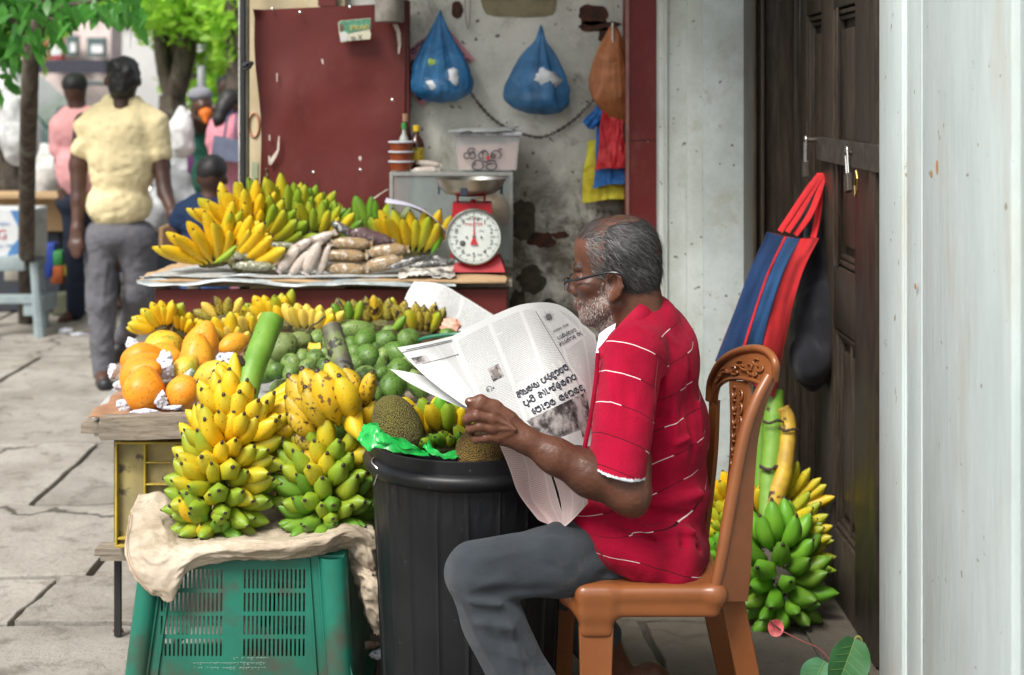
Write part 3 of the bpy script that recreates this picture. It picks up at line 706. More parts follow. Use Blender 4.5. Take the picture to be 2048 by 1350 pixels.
fsh=sheet('plastic_sheet',[(-1.21,4.588,.870),(-.18,4.580,.862),(-.18,4.66,.874),(-1.15,4.66,.874)],.87,M_FOIL,None,seed=9,amp=.014,drop=-.008,th=.0012); tag(fsh,'clear crinkled plastic edge sheet along the front of back table','plastic sheet')
wp=sheet('white_cloth',[(-.37,4.60,.882),(-.185,4.60,.884),(-.19,4.85,.89),(-.37,4.85,.884)],.88,mk('off_white_cloth',(.6,.58,.52)),None,seed=11,amp=.02,th=.004); tag(wp,'white cloth corner under the dark packets beside the scale','cloth')
# bananas of the back table ---------------------------------------------------
Y=[('ripe',5),('turn',1)]; YG=[('turn',3),('lime',2)]; G=[('lime',3),('green',1)]
gb='hands of bananas on the back table'
hand('bright yellow banana hand at the left end of the back table',432,524,4.74,160,38,105,7,[('ripe',1)],'slim',2,11,.3,gb,spread=.5)
hand('yellow banana hand with a green finger, low at the front left',470,528,4.70,60,25,120,4,[('ripe',2)],'slim',1,12,.4,gb,spread=.2)
banana(bpy.data.objects['banana_hand.001'],P(425,527,4.64),V(1,-.1,.75),V(0,0,1),.105,'lime','slim')
hand('yellow banana hand behind the leftmost hand, fingers spread left',485,465,4.86,150,60,105,6,Y,'slim',2,13,.2,gb,spread=.4)
hand('yellow hand with long fingers resting towards the right',455,500,4.78,70,15,100,5,Y,'slim',2,14,.35,gb,spread=.5)
hand('small yellow banana hand in front of the maroon door',510,480,4.85,95,20,85,5,Y,'slim',2,15,.3,gb,spread=.5)
hand('three upright yellow bananas beside the boy in the navy shirt',470,440,4.98,95,72,75,3,[('turn',1),('ripe',1)],'slim',1,16,.1,gb,spread=.5)
hand('tall pale green hand standing against the maroon door',568,455,5.00,108,52,112,6,YG,'slim',2,17,.12,gb,spread=.8)
hand('greener hand leaning right behind the yellow ones',610,455,4.98,85,40,90,5,G,'slim',2,18,.2,gb,spread=.6)
hand('lime green hand with thick fingers lying to the right',540,482,4.84,75,20,98,5,YG,'slim',2,19,.35,gb,spread=.4)
hand('pale yellow green hand in the middle with four upright fingers',632,470,4.86,105,45,75,5,YG,'slim',2,20,.25,gb,spread=.7)
hand('dark green small hand tucked under the others at left',520,425,4.99,120,60,60,4,[('green',1)],'slim',1,21,.2,gb)
hand('pair of dark green bananas leaning on the maroon door',725,462,4.98,118,60,75,4,[('green',2),('lime',1),('turn',1)],'slim',1,22,.1,gb,spread=.6)
hand('single upright green cluster beside the glass cabinet',758,465,4.98,110,55,75,4,[('green',1),('lime',1)],'slim',1,23,.15,gb,spread=.6)
hand('low green hand behind the seed packets',672,478,4.93,75,25,70,4,[('green',1),('lime',1)],'slim',1,24,.2,gb,spread=.5)
hand('large yellow hand fanned upright left of the scale',820,502,4.84,125,55,92,7,[('turn',3),('ripe',2)],'slim',2,25,.2,gb,spread=.75)
banana(bpy.data.objects['banana_hand.014'],P(862,508,4.80),V(.3,-.15,.8),V(-1,0,0),.10,'bright','slim')
hand('small lime hand to the left of the fanned yellow hand',785,480,4.9,125,70,60,4,YG,'slim',1,26,.2,gb,spread=.6)
# dried stalk
tag(MB().tube(catmull([P(522,398,5.0),P(528,370,5.0),P(535,345,5.02),P(532,338,5.0)],5),[.004]*16,6).obj('dry_stalk',M_CROWN),'dry brown banana stalk sticking up against maroon door','stalk')
# ------------------------------------------------------------------ packets of grain and flour
def m_grain(name,a,b,sc=420,film=.55):
    n=NT(name); vor=n.t.nodes.new('ShaderNodeTexVoronoi'); vor.inputs['Scale'].default_value=sc; n.t.links.new(n.co(),vor.inputs[0])
    c=n.mix(vor.outputs['Distance'],a,b); wr=n.noise(42,6,.75,dist=2.2)
    c=n.mix(n.math('MULTIPLY',n.step(wr,.50,.58),film),c,(.75,.75,.72))  # pale crinkle highlights of the wrapping, painted into the packet colour
    return n.fin(c,.28,n.math('ADD',n.math('MULTIPLY',wr,2.5),n.math('MULTIPLY',vor.outputs['Distance'],.5)),.6,.006,spec=.6,Coat_Weight=.6,Coat_Roughness=.12)
M_SEED=m_grain('seed_packet',(.42,.28,.12),(.22,.13,.05)); M_FLOUR=m_grain('flour_packet',(.56,.47,.40),(.50,.41,.35),film=.5); M_HERB=m_grain('herb_packet',(.26,.26,.13),(.12,.13,.06),film=.7)
M_PURP=m_grain('millet_packet',(.10,.035,.04),(.05,.015,.02),film=.25); M_DARKP=m_grain('dark_packet',(.07,.065,.06),(.03,.03,.03),film=.7)
def packet(lab,cx,cy,d,wpx,hpx,ang,mat,group,seed,dep=.6,taper=0):
    ppm=F/d; wd=wpx/ppm/2; hh=hpx/ppm/2; c=P(cx,cy,d); mb=MB(); M=rotm('Y',-ang); nu,nv=18,16
    def f(u,v):
        x=-1+2*u; a=2*math.pi*v
        env=(1-abs(x)**3.2)**.5 if abs(x)<1 else 0
        env=max(env,.02)*(1-taper*max(0,x)); wob=1+.09*mnoise.noise(V(x*3,math.cos(a)*1.5,seed))+.05*mnoise.noise(V(x*8,math.sin(a)*5,seed+3))
        return c+M@V(x*wd,-math.cos(a)*hh*dep*env*wob*1.3,math.sin(a)*hh*env*wob)
    mb.grid(f,nu,nv); 
    # sealed ends
    for sx in(-1,1):
        q=[c+M@V(sx*wd*.93,0,-hh*.45),c+M@V(sx*wd*.93,0,hh*.45),c+M@V(sx*wd*1.13,-.004,hh*.6),c+M@V(sx*wd*1.12,.0,-hh*.6)]
        mb.add(q,[(0,1,2,3)]); mb.uv+= [(0,0)]*4
    o=mb.obj('packet',mat,None,smooth=True); return tag(o,lab,'packet',group)
gs='clear packets of brown seed'
for a in [('top seed packet under the purple millet roll',703,487,4.72,75,26,-2,1),('middle left seed packet of the stack',690,512,4.70,82,26,0,2),('bottom left seed packet of the stack',690,538,4.67,84,24,-2,3),('upper right seed packet of the stack',775,502,4.70,78,28,6,4),('bottom right seed packet of the stack',767,527,4.68,72,30,12,5)]:
    packet(a[0],*a[1:7],M_SEED,gs,a[7])
packet('purple red millet roll lying on top of the seed packets',742,474,4.74,86,28,-14,M_PURP,None,6)
packet('short grey packet left of the purple millet roll',682,456,4.80,40,20,-30,M_DARKP,None,7)
gf='long white flour packets'
for i,a in enumerate([('leftmost pale flour packet lying towards the camera',578,518,4.66,62,24,50),('pale flour packet second from left',600,526,4.65,60,20,52),('thick pale flour packet standing most upright in the row',625,515,4.64,66,28,66),('narrow flour packet at the right end of the row',648,520,4.65,62,18,70),('flour packet lying across the back of the row',632,482,4.74,80,24,25),('flour packet half under the back one',600,495,4.72,58,24,35)]):
    packet(*a[:7],M_FLOUR,gf,20+i,taper=.25)
gh='clear packets of dried green herbs'
for i,a in enumerate([('upper green herb packet beside the bananas',512,510,4.68,90,26,2),('lower green herb packet at the table edge',508,532,4.65,76,20,-2),('flat herb packet behind the others',570,492,4.78,80,18,0),('crinkled brown label packet behind the herbs',505,492,4.74,60,18,8)]):
    packet(*a[:7],M_HERB if i<3 else M_DARKP,gh if i<3 else None,30+i)
for i,a in enumerate([('dark packet with black contents nearest the cloth edge',868,527,4.62,90,16,6),('dark flat packet leaning between seeds and cloth',812,525,4.66,70,14,18),('small black packet beside the scale foot',880,522,4.66,40,18,-20)]):
    packet(*a[:7],M_DARKP,None,40+i)
lp=MB(); lp.grid(lambda u,v: catmull([P(770,405,4.80),P(820,412,4.78),P(860,430,4.76),P(900,470,4.74)],10)[min(int(u*30),30)]+V(.0,.10*v,-.05*v*u+.012*math.sin(v*3)),30,6,thick=.0008)
tag(lp.obj('loose_paper',mk('lilac_paper',(.55,.54,.66),var=.08),smooth=True),'pale lilac sheet of paper sticking out beside the scale','paper')
# ------------------------------------------------------------------ glass cabinet and what stands on it
gc=thing('glass_cabinet',(-.24,5.0,.88),'small glass display case with grey metal edges behind the scale','cabinet')
gx0,gx1=P(779,0,4.92).x,P(1026,0,4.92).x; gz1=P(0,345,4.92).z; gy0,gy1=4.92,5.14
M_GMET=mk('grey_metal_edge',(.36,.37,.34),(.26,.26,.24),rough=.5,metal=.3)
def gm(p0,p1): MB().bb(p0,p1,bev=.001).obj('edge_strip',M_GMET,gc)
e=.012
gb0=.874
for x in(gx0,gx1-e):
    for y in(gy0,gy1-e): gm((x,y,gb0),(x+e,y+e,gz1))
for y in(gy0,gy1-e): gm((gx0+e,y,gz1-e),(gx1-e,y+e,gz1))
for x in(gx0,gx1-e): gm((x,gy0+e,gz1-e),(x+e,gy1-e,gz1))
ng=NT('cabinet_glass'); M_GLASS=ng.fin((.78,.88,.84),.08,ng.noise(3,3),.05,.01); ng.b.inputs['Alpha'].default_value=.13
MB().bb((gx0+.002,gy0+.003,gz1+.0005),(gx1-.002,gy1-.003,gz1+.005)).obj('top_pane',M_GLASS,gc)
MB().bb((gx0+e,gy0+.004,gb0),(gx1-e,gy0+.007,gz1-e)).obj('front_pane',M_GLASS,gc)
MB().bb((gx0+.004,gy0+e,gb0),(gx0+.007,gy1-e,gz1-e)).obj('side_pane',M_GLASS,gc); MB().bb((gx1-.007,gy0+e,gb0),(gx1-.004,gy1-e,gz1-e)).obj('side_pane',M_GLASS,gc)
MB().bb((gx0+e,gy1-.008,gb0),(gx1-e,gy1-.005,gz1-e)).obj('back_pane',mk('cabinet_back',(.22,.29,.27),(.15,.19,.17),rough=.4),gc)
packet('crumpled tan paper bag inside the glass cabinet',985,420,5.03,70,80,20,mk('tan_bag',(.35,.24,.14),bstr=.8,rough=.5),None,50)
M_LID=mk('cloudy_plastic',(.55,.56,.6),(.48,.49,.52),rough=.35,var=.1); M_SPICE=mk('chilli_paste',(.27,.065,.02),(.2,.04,.012),rough=.35)
for i,(zc,lab) in enumerate([(332,'bottom tub of red brown chilli paste in the stack'),(313,'middle tub of red brown chilli paste in the stack'),(297,'top tub of red brown chilli paste in the stack')]):
    c=P(803,zc+16-4,4.97); c.z=gz1+.006+i*.034; t=thing('chilli_tub',c,lab,'tub','stacked tubs of chilli paste')
    MB().lathe([(0,0),(.036,0),(.043,.026),(.0432,.0275),(0,.0276)],c,28).obj('tub',M_SPICE,t,smooth=True)
    MB().lathe([(0,.0335),(.042,.0335),(.047,.0325),(.047,.028),(.044,.0278)],c,28).obj('lid',M_LID,t,smooth=True)
def bottle(px,pd,h,r,lab,capm,bodym,labm=None,neck=.32):
    c=P(px,0,pd); c.z=gz1+.006; t=thing('bottle',c,lab,'bottle')
    MB().lathe([(0,0),(r,0),(r*1.02,.01),(r,h*.55),(r*.75,h*.68),(r*neck,h*.78),(r*neck,h*.9),(0,h*.9)],c,20).obj('body',bodym,t,smooth=True)
    MB().lathe([(r*.42,h*.86),(r*.44,h*.87),(r*.44,h),(0,h*1.005)],c,16).obj('cap',capm,t,smooth=True)
    if labm: MB().lathe([(r*1.03,h*.14),(r*1.03,h*.5)],c,20).obj('label',labm,t,smooth=True)
    return t
M_TREA=mk('treacle_glass',(.05,.015,.008),rough=.15,var=.3); M_YCAP=mk('yellow_cap',(.75,.5,.02),rough=.4); M_GCAP=mk('green_yellow_cap',(.05,.3,.08),rough=.4); M_CORK=mk('cork',(.35,.22,.12))
bottle(811,5.05,.195,.026,'dark bottle with a cork stopper, tallest behind the tubs',M_CORK,M_TREA)
bottle(808,5.0,.165,.02,'small clear bottle with green cap just behind the stacked tubs',M_GCAP,mk('clear_bottle',(.35,.36,.33),rough=.15),)
bottle(833,5.02,.155,.028,'dark syrup bottle with yellow cap and yellow label',M_YCAP,M_TREA,mk('yellow_label',(.65,.48,.03),speck=(.05,.1,.03),sscale=60,sth=(.5,.55)))
packet('upper small white packet on the glass cabinet',858,328,4.98,46,14,-8,M_FLOUR,'small packets on the cabinet',60)
packet('lower small pale packet on the glass cabinet',850,341,4.95,52,16,3,M_FLOUR,'small packets on the cabinet',61)
# clear tub with hand written lettering
tb=thing('plastic_tub',P(968,345,4.98),'clear lidded tub of pink flour with handwritten black lettering','tub')
z0=gz1+.006; tz=z0+.135; 
def tubf(x0,x1,zz,y0,y1): return [(x0,y0,zz),(x1,y0,zz),(x1,y1,zz),(x0,y1,zz)]
tx0,tx1=P(908,0,4.93).x,P(1042,0,4.93).x; bx0,bx1=P(917,0,4.93).x,P(1033,0,4.93).x
ntb=NT('frosted_plastic'); M_FROST=ntb.fin((.62,.62,.63),.3,ntb.noise(5),.1,.01); ntb.b.inputs['Alpha'].default_value=.45
m=MB(); m.add(tubf(bx0,bx1,z0,4.935,5.12)+tubf(tx0+.004,tx1-.004,tz-.012,4.925,5.13),[(3,2,1,0),(0,1,5,4),(1,2,6,5),(2,3,7,6),(3,0,4,7)]); m.obj('tub_body',M_FROST,tb)
m=MB(); m.add(tubf(bx0+.005,bx1-.005,z0+.003,4.94,5.115)+[(tx0+.01,4.934,z0+.085),(tx1-.01,4.934,z0+.098),(tx1-.012,5.12,z0+.09),(tx0+.012,5.12,z0+.08)],[(3,2,1,0),(0,1,5,4),(1,2,6,5),(2,3,7,6),(3,0,4,7),(4,5,6,7)]); m.obj('pink_flour',mk('pink_flour',(.66,.44,.36),var=.08,rough=.9),tb)
MB().bb((tx0-.004,4.915,tz-.014),(tx1+.004,5.14,tz),bev=.004).obj('lid',M_LID,tb,smooth=True)
np_=sheet('folded_newspaper',[(tx0-.02,4.90,tz+.002),(tx1-.03,4.90,tz+.006),(tx1-.01,5.14,tz+.012),(tx0+.03,5.14,tz+.004)],tz,M_NEWS,None,th=.002,seed=4,amp=.004,drop=-.004); text('SPORTING  TIMES',P(962,266,4.912),.0165,mk('black_ink',(.03,.035,.05),var=.1,rough=.6),None) if False else None
tag(np_,'folded newspaper titled SPORTING TIMES lying on the clear tub','newspaper')
# ------------------------------------------------------------------ scale
sc_=thing('kitchen_scale',P(948,540,4.70),'red spring scale with a round white dial and steel pan','scale')
M_SRED=m_paint('scale_red_enamel',(.42,.012,.02),chip=(.05,.02,.02),dust=(.25,.02,.02),r=.42,cth=(.76,.78))
sy=4.70
def S(px,py,y=sy): return P(px,py,y)
zb=S(0,543).z
m=MB(); x0,x1=S(910,0).x,S(1003,0).x
m.add([(x0-.008,sy-.02,zb),(x1+.012,sy-.02,zb),(x1+.012,sy+.15,zb),(x0-.008,sy+.15,zb),(x0+.004,sy,zb+.045),(x1-.004,sy,zb+.045),(x1-.004,sy+.13,zb+.045),(x0+.004,sy+.13,zb+.045)],[(3,2,1,0),(0,1,5,4),(1,2,6,5),(2,3,7,6),(3,0,4,7),(4,5,6,7)]); m.obj('foot',M_SRED,sc_)
m=MB(); za,zc=zb+.045,S(0,407).z
m.add([(S(900,0).x,sy,za),(S(993,0).x,sy,za),(S(993,0).x,sy+.12,za),(S(900,0).x,sy+.12,za),(S(905,0).x,sy+.005,zc),(S(982,0).x,sy+.005,zc),(S(982,0).x,sy+.115,zc),(S(905,0).x,sy+.115,zc)],[(3,2,1,0),(0,1,5,4),(1,2,6,5),(2,3,7,6),(3,0,4,7),(4,5,6,7)]); m.obj('housing',M_SRED,sc_)
DC=S(948,474,4.675); DR=54/ (F/4.675)
My=Matrix(((1,0,0),(0,0,-1),(0,1,0)))  # local z -> -y
MB().lathe([(DR*1.02,-.03),(DR*1.045,-.026),(DR*1.045,.004),(DR*1.0,.008),(DR*.975,.002)],DC,48,M=My).obj('dial_rim',mk('worn_dark_rim',(.12,.11,.1),(.3,.28,.25),rough=.4,metal=.5,scale=20),sc_,smooth=True)
MB().lathe([(0,.001),(DR*.985,.001)],DC,48,M=My).obj('dial_face',mk('dial_white',(.66,.70,.66),(.58,.63,.58),rough=.45,scale=10,speck=(.35,.25,.15),sscale=50,sth=(.72,.76)),sc_)
M_INK=mk('black_ink',(.03,.035,.05),var=.1,rough=.6); M_RINK=mk('red_ink',(.5,.03,.04),var=.1)
def dl(r,a): return DC+V(r*DR*math.sin(a),-.0022,r*DR*math.cos(a))
tk=MB()
for i in range(100):
    a=2*math.pi*i/100; r0=.93; r1=.885 if i%10 and i%5 else (.84 if i%10 else .80); wd=.006 if i%5 else .012
    t1=V(math.cos(a),0,-math.sin(a))*DR*wd
    tk.add([dl(r0,a)-t1,dl(r0,a)+t1,dl(r1,a)+t1,dl(r1,a)-t1],[(0,1,2,3)])
tk.obj('graduation_marks',M_INK,sc_)
def text(s,loc,size,mat,par,M=None,name='lettering',align='CENTER',sx=1.0,shear=0,rot=0):
    cu=bpy.data.curves.new(name,'FONT'); cu.body=s; cu.size=size; cu.align_x=align; cu.align_y='CENTER'; cu.resolution_u=3; cu.shear=shear
    t=bpy.data.objects.new(name+'_tmp',cu); COL.objects.link(t); dg=bpy.context.evaluated_depsgraph_get(); me=bpy.data.meshes.new_from_object(t.evaluated_get(dg)); bpy.data.objects.remove(t)
    me.materials.clear(); me.materials.append(mat)
    o=bpy.data.objects.new(name,me); COL.objects.link(o)
    if par is not None: o.parent=par; loc=Vector(loc)-WORLDLOC[par.name]
    M=M or rotm('X',90)
    o.matrix_local=Matrix.Translation(loc)@(M@rotm('Z',rot)@Matrix.Diagonal((sx,1,1))).to_4x4(); return o
for i in range(1,10):
    a=2*math.pi*i/10; text(str(i),dl(.68,a),.024,M_INK,sc_,name='numeral')
text('10kg',dl(.70,0),.018,M_INK,sc_,name='numeral')
text('MASTER',dl(.46,0),.0165,M_RINK,sc_); text('500g',dl(.36,.9),.008,M_INK,sc_)
for i in range(10):
    a=2*math.pi*(i+.5)/10; text('500',dl(.7,a),.010,M_INK,sc_,name='numeral')
nd=MB(); nd.add([dl(0,0)+V(-.0025,-.004,0),dl(0,0)+V(.0025,-.004,0),dl(.72,.0)+V(.001,-.004,0),dl(.72,0)+V(-.001,-.004,0)],[(0,1,2,3)]); nd.prism([dl(0,0)+V(-.003,-.0045,0),dl(0,0)+V(.003,-.0045,0),dl(-.28,0)+V(.013,-.0045,0),dl(-.28,0)+V(-.013,-.0045,0)],(0,.001,0)); nd.obj('needle',M_RINK,sc_)
for (rr_,aa,rd_) in [(0,0,.006),(.27,R(90),.0035),(.27,R(-90),.0035),(.48,R(-118),.0095)]:
    MB().lathe([(0,.0045),(rd_*.7,.004),(rd_,.001)],dl(rr_,aa),14,M=My).obj('screw',mk('grey_screw',(.16,.16,.17),metal=.6,rough=.4),sc_,smooth=True)
# yoke and pan
m=MB()
for px in (915,969): m.tube([S(px,410,4.74),S(px,388,4.74)],.004,8)
m.tube([S(913,388,4.74),S(973,388,4.74)],.004,8); m.tube([S(946,407,4.74),S(946,398,4.74)],.009,12)
m.obj('yoke',M_SRED,sc_,smooth=True)
pc=S(941,392,4.76); pr=73/(F/4.76)
M_PAN=mk('dull_steel_pan',(.55,.54,.50),(.36,.35,.32),rough=.34,metal=1,scale=9,bscale=12,bstr=.25,bdist=.006)
MB().lathe([(0,0),(pr*.4,.001),(pr*.68,.010),(pr*.88,.030),(pr*.975,.056),(pr*1.0,.0595),(pr*.985,.0605),(pr*.95,.056),(pr*.86,.032),(pr*.66,.0125),(pr*.38,.0035),(0,.0025)],pc,56).obj('pan',M_PAN,sc_,smooth=True)
for a in (-100,-172,-12): 
    ca,sa=math.cos(R(a)),math.sin(R(a)); mm=Matrix.Rotation(R(a),3,'Z')
    MB().box(pc+V(pr*.87*ca,pr*.87*sa,.022),(.006,.022,.028),rot=mm,bev=.002).obj('clip',mk('navy_plastic',(.02,.035,.06),rough=.4),sc_)
# ------------------------------------------------------------------ fruit table
ft=thing('fruit_table',(-.6,4.1,0),'low wooden fruit table with a weathered front plank','table')
MB().bb((-1.14,3.76,.575),(-.08,4.60,.60)).obj('table_top',M_OLDW,ft)
pk=MB(); a=P(196,834,3.70); 
def plank(name,x0,x1,z0,z1,zr,y,th,seed,par=ft,mat=M_OLDW):
    def fn(u,v):
        s4=v*4; p=[(0,0),(0,1),(1,1),(1,0),(0,0)]; i=min(int(s4),3); t=s4-i; yy=p[i][0]*(1-t)+p[i+1][0]*t; zz=p[i][1]*(1-t)+p[i+1][1]*t
        x=x0+(x1-x0)*u; o=mnoise.noise(V(x*9,zz*2,seed))*.0035
        return V(x+(o*2 if u in(0,1) else 0),y+yy*th+o,z0+(z1-z0)*zz+zr*u+o)
    mb=MB(); mb.grid(fn,40,16); n=17
    mb.f.append(tuple(range(15,-1,-1))); mb.f.append(tuple(40*n+k for k in range(16))); return mb.obj(name,mat,par,smooth=True,sharp=30)
plank('front_plank',P(200,0,3.70).x,-.24,P(0,882,3.70).z,P(0,836,3.70).z,.026,3.70,.045,3)
plank('under_plank',P(188,0,3.76).x,-.30,P(0,874,3.76).z,P(0,852,3.76).z,.02,3.762,.05,8)
for (x,y) in [(P(236,0,3.87).x,3.87),(-.12,3.9),(-1.08,4.5),(-.12,4.5)]: MB().bb((x-.0085,y-.0085,0),(x+.0085,y+.0085,.574)).obj('leg',M_BLACK,ft)
plank('ledge_board',P(190,0,3.80).x,-.4,P(0,1112,3.80).z,P(0,1098,3.80).z,.008,3.80,.06,12)
MB().bb((-1.1,3.80,.225),(-.12,4.5,.24)).obj('shelf_board',M_OLDW,ft)
clo=sheet('kraft_paper',[(P(178,0,3.72).x,3.72,.628),(-.9,3.74,.622),(-.9,4.5,.606),(-1.16,4.5,.606)],.605,mk('brown_kraft',(.36,.2,.11),rough=.8),None,seed=3,amp=.008,drop=-.004); tag(clo,'brown paper lining peeking out at the corner of the fruit table','lining paper')
cl2=sheet('lining_newspaper',[(-1.12,3.775,.612),(-.34,3.78,.62),(-.34,4.55,.616),(-1.2,4.55,.616)],.615,M_NEWS,None,seed=8,amp=.012); tag(cl2,'newspaper lining spread under the fruit on the low table','newspaper')
# yellow crate under the table
yc=thing('yellow_crate',(-.72,3.80,.25),'old yellow plastic crate on its side beneath the fruit table','crate')
M_YPL=mk('yellow_plastic',(.50,.36,.03),(.36,.26,.04),rough=.5,scale=10,speck=(.12,.09,.04),sscale=30)
M_YDUST=mk('dusty_yellow_panel',(.42,.34,.13),(.24,.20,.10),rough=.8,scale=7,speck=(.10,.08,.05),sscale=22,sth=(.55,.66))
yy=3.765; X=lambda px: P(px,0,yy).x; Z=lambda py: P(0,py,yy).z
x0,x1,zt,zb_=X(229),X(772),Z(886),Z(1094)
m=MB(); m.bb((x0,yy+.02,zb_),(x1,yy+.026,zt)); m.obj('inner_panel',M_YDUST,yc)
def yr(p0,p1,q0,q1,dep=.02,nm='rib'): MB().bb((X(p0),yy,Z(q1)),(X(p1),yy+dep,Z(q0)),bev=.0015).obj(nm,M_YPL,yc)
yr(229,772,884,889,.24,'rim'); yr(229,772,1090,1096,.24,'rim'); yr(229,234,889,1090,.24,'side_wall'); yr(767,772,889,1090,.24,'side_wall')
for px in (287,): yr(px,px+4,889,1090)
for px in (352,418,484,550,616,682): yr(px,px+3,889,1090,.017)
for py in (924,968,1010,1052): yr(291,766,py,py+3,.0145)
yr(235,286,1076,1080)
# ------------------------------------------------------------------ generic fruit
def fruit_mesh(name,fn,nu=20,nv=16):
    mb=MB(); vs=[]
    for j in range(nv+1):
        ph=math.pi*j/nv
        for i in range(nu): th=2*math.pi*i/nu; vs.append(fn(V(math.sin(ph)*math.cos(th),math.sin(ph)*math.sin(th),math.cos(ph))))
    fs=[(j*nu+i,j*nu+(i+1)%nu,(j+1)*nu+(i+1)%nu,(j+1)*nu+i) for j in range(nv) for i in range(nu)]
    me=bpy.data.meshes.new(name); me.from_pydata([tuple(v) for v in vs],[],fs); me.polygons.foreach_set('use_smooth',[True]*len(fs)); me.update(); return me
def m_fruit(name,c1,c2,spec_c,ssc=30,sth=(.6,.68),big=None,bth=(.6,.7),rough=.38,bstr=.15,bs=40,top=None,r1=.7):
    n=NT(name); r=n.rand(); cmb=n.t.nodes.new('ShaderNodeCombineXYZ'); n.set(cmb.inputs[0],n.math('MULTIPLY',r,37.0)); n.set(cmb.inputs[1],n.math('MULTIPLY',r,91.0))
    add=n.t.nodes.new('ShaderNodeVectorMath'); add.operation='ADD'; sc=n.t.nodes.new('ShaderNodeVectorMath'); sc.operation='SCALE'; n.t.links.new(n.co(),sc.inputs[0]); sc.inputs['Scale'].default_value=.06
    n.t.links.new(sc.outputs[0],add.inputs[0]); n.t.links.new(cmb.outputs[0],add.inputs[1]); v=add.outputs[0]
    c=n.mix(n.step(n.math('ADD',n.math('MULTIPLY',r,r1),n.math('MULTIPLY',n.noise(12,4,.55,v),.6)),.3,.9),c1,c2)
    if big: c=n.mix(n.step(n.noise(9,5,.65,v,.5),*bth),c,big)
    c=n.mix(n.step(n.noise(ssc*5,3,.6,v),*sth),c,spec_c)
    return n.fin(c,n.math('MULTIPLY_ADD',n.noise(20,3,.5,v),.2,rough),n.noise(bs,5,.6,v),bstr,.002,spec=.4)
M_MANGO=m_fruit('mango_skin',(.085,.18,.025),(.20,.29,.08),(.03,.045,.012),big=(.05,.10,.02),bth=(.47,.64),ssc=22,sth=(.56,.62),rough=.36)
M_PAPAYA=m_fruit('papaya_skin',(.72,.24,.012),(.74,.31,.025),(.38,.13,.01),big=(.72,.34,.025),bth=(.52,.66),ssc=22,sth=(.60,.66),rough=.34)
M_PAPG=m_fruit('papaya_skin_greenish',(.75,.40,.03),(.66,.42,.04),(.25,.16,.02),big=(.36,.36,.04),bth=(.50,.62),ssc=22,sth=(.58,.64))
M_SOUR=m_fruit('dusky_green_skin',(.13,.19,.05),(.17,.22,.07),(.035,.04,.015),big=(.07,.10,.025),bth=(.5,.7),ssc=18,sth=(.58,.66),rough=.5,bstr=.5,bs=60)
def mango_fn(seed,e=1.18,be=.12,pt=.12):
    def f(n_):
        r=1+.035*mnoise.noise(n_*1.3+V(seed,0,0)); q=V(n_.x*r,n_.y*r*.88,n_.z*r*e)
        q.x+=be*(1-(n_.z)**2)*-1+be*.5; 
        if n_.z<-.6: q.x+=pt*(-n_.z-.6)
        if n_.z>.93: q.z-=.10*(n_.z-.93)/.07
        return q
    return f
def papaya_fn(seed,e=1.35,neck=.0):
    def f(n_):
        th=math.atan2(n_.y,n_.x); r=1+.028*math.cos(5*th+seed)*(1-abs(n_.z))**.5+.03*mnoise.noise(n_*1.2+V(seed,3,0))
        t=max(0,n_.z); r*=1-neck*t**1.3
        z=n_.z*e
        if n_.z>.97: z-=.02
        return V(n_.x*r,n_.y*r,z)
    return f
MG=[fruit_mesh('mango_shape_%d'%i,mango_fn(i*3.1,1.12+.07*i,.1+.04*i)) for i in range(4)]
for m_ in MG: m_.materials.append(M_MANGO)
def put(name,me,c,rad,eul,lab,cat,group=None,par=None,dims=None):
    o=bpy.data.objects.new(name,me); COL.objects.link(o); M=Euler([R(a) for a in eul]).to_matrix()@Matrix.Diagonal(dims or (rad,rad,rad))
    o.matrix_world=Matrix.Translation(c)@M.to_4x4()
    return tag(o,lab,cat,group)
def yd(py): return 3.80+(790-py)/(140)*.62   # depth of the heap at a picture height
mang=[(620,495,75,0),(725,440,70,0),(770,440,60,0),(960,475,50,0),(1075,420,60,0),(1060,460,88,0),(1200,455,75,0),(1250,405,66,0),(1375,445,78,0),(690,580,70,0),(600,570,55,0),(515,615,68,0),(410,668,58,0),(525,690,68,0),(640,670,72,0),(760,635,48,0),(780,545,50,0),(975,540,48,0),(1075,572,95,0),(1195,560,52,0),(1285,552,85,0),(1180,690,62,0),(1060,720,78,0),(1310,680,92,0),(1265,790,100,0),(1385,625,62,0),(970,620,44,0),(440,800,55,0),(345,640,36,0),(830,600,50,0),(1450,790,66,0),(1120,840,40,0),(870,470,50,0),(900,540,50,0),(330,700,50,0),(560,770,60,0),(700,760,60,0),(930,700,60,0),(1400,720,60,0),(1150,620,50,0),(1330,600,50,0),(480,560,40,0),(860,420,50,0),(1010,800,50,0),(780,720,60,0),(1000,660,48,0),(1130,520,50,0)]
mrs=random.Random(5); gm_='green mangoes heaped on the low table'
spec={5:'large dark speckled mango high in the heap left of the folded newspaper',18:'largest round mango in the middle of the heap, with its stalk scar up',24:'speckled mango lowest in the heap, beside the jackfruit bin',20:'big pale mango touching the corner of the newspaper',23:'wide mango partly hidden under the lower newspaper edge',9:'smooth bright green mango in front of the yellow slice',0:'pale green mango beside the dusky soursop',11:'pale mango low on the left of the heap'}
def mlab(px,py,low,r):
    row='in back row' if py<682 else ('in middle rows' if py<738 else 'in front row'); side='left of the grey stalk' if px<655 else ('right of the grey stalk' if px<722 else 'near the newspaper')
    return ('small ' if r<15 else '')+'green mango '+row+', '+side+(', half buried' if low else '')
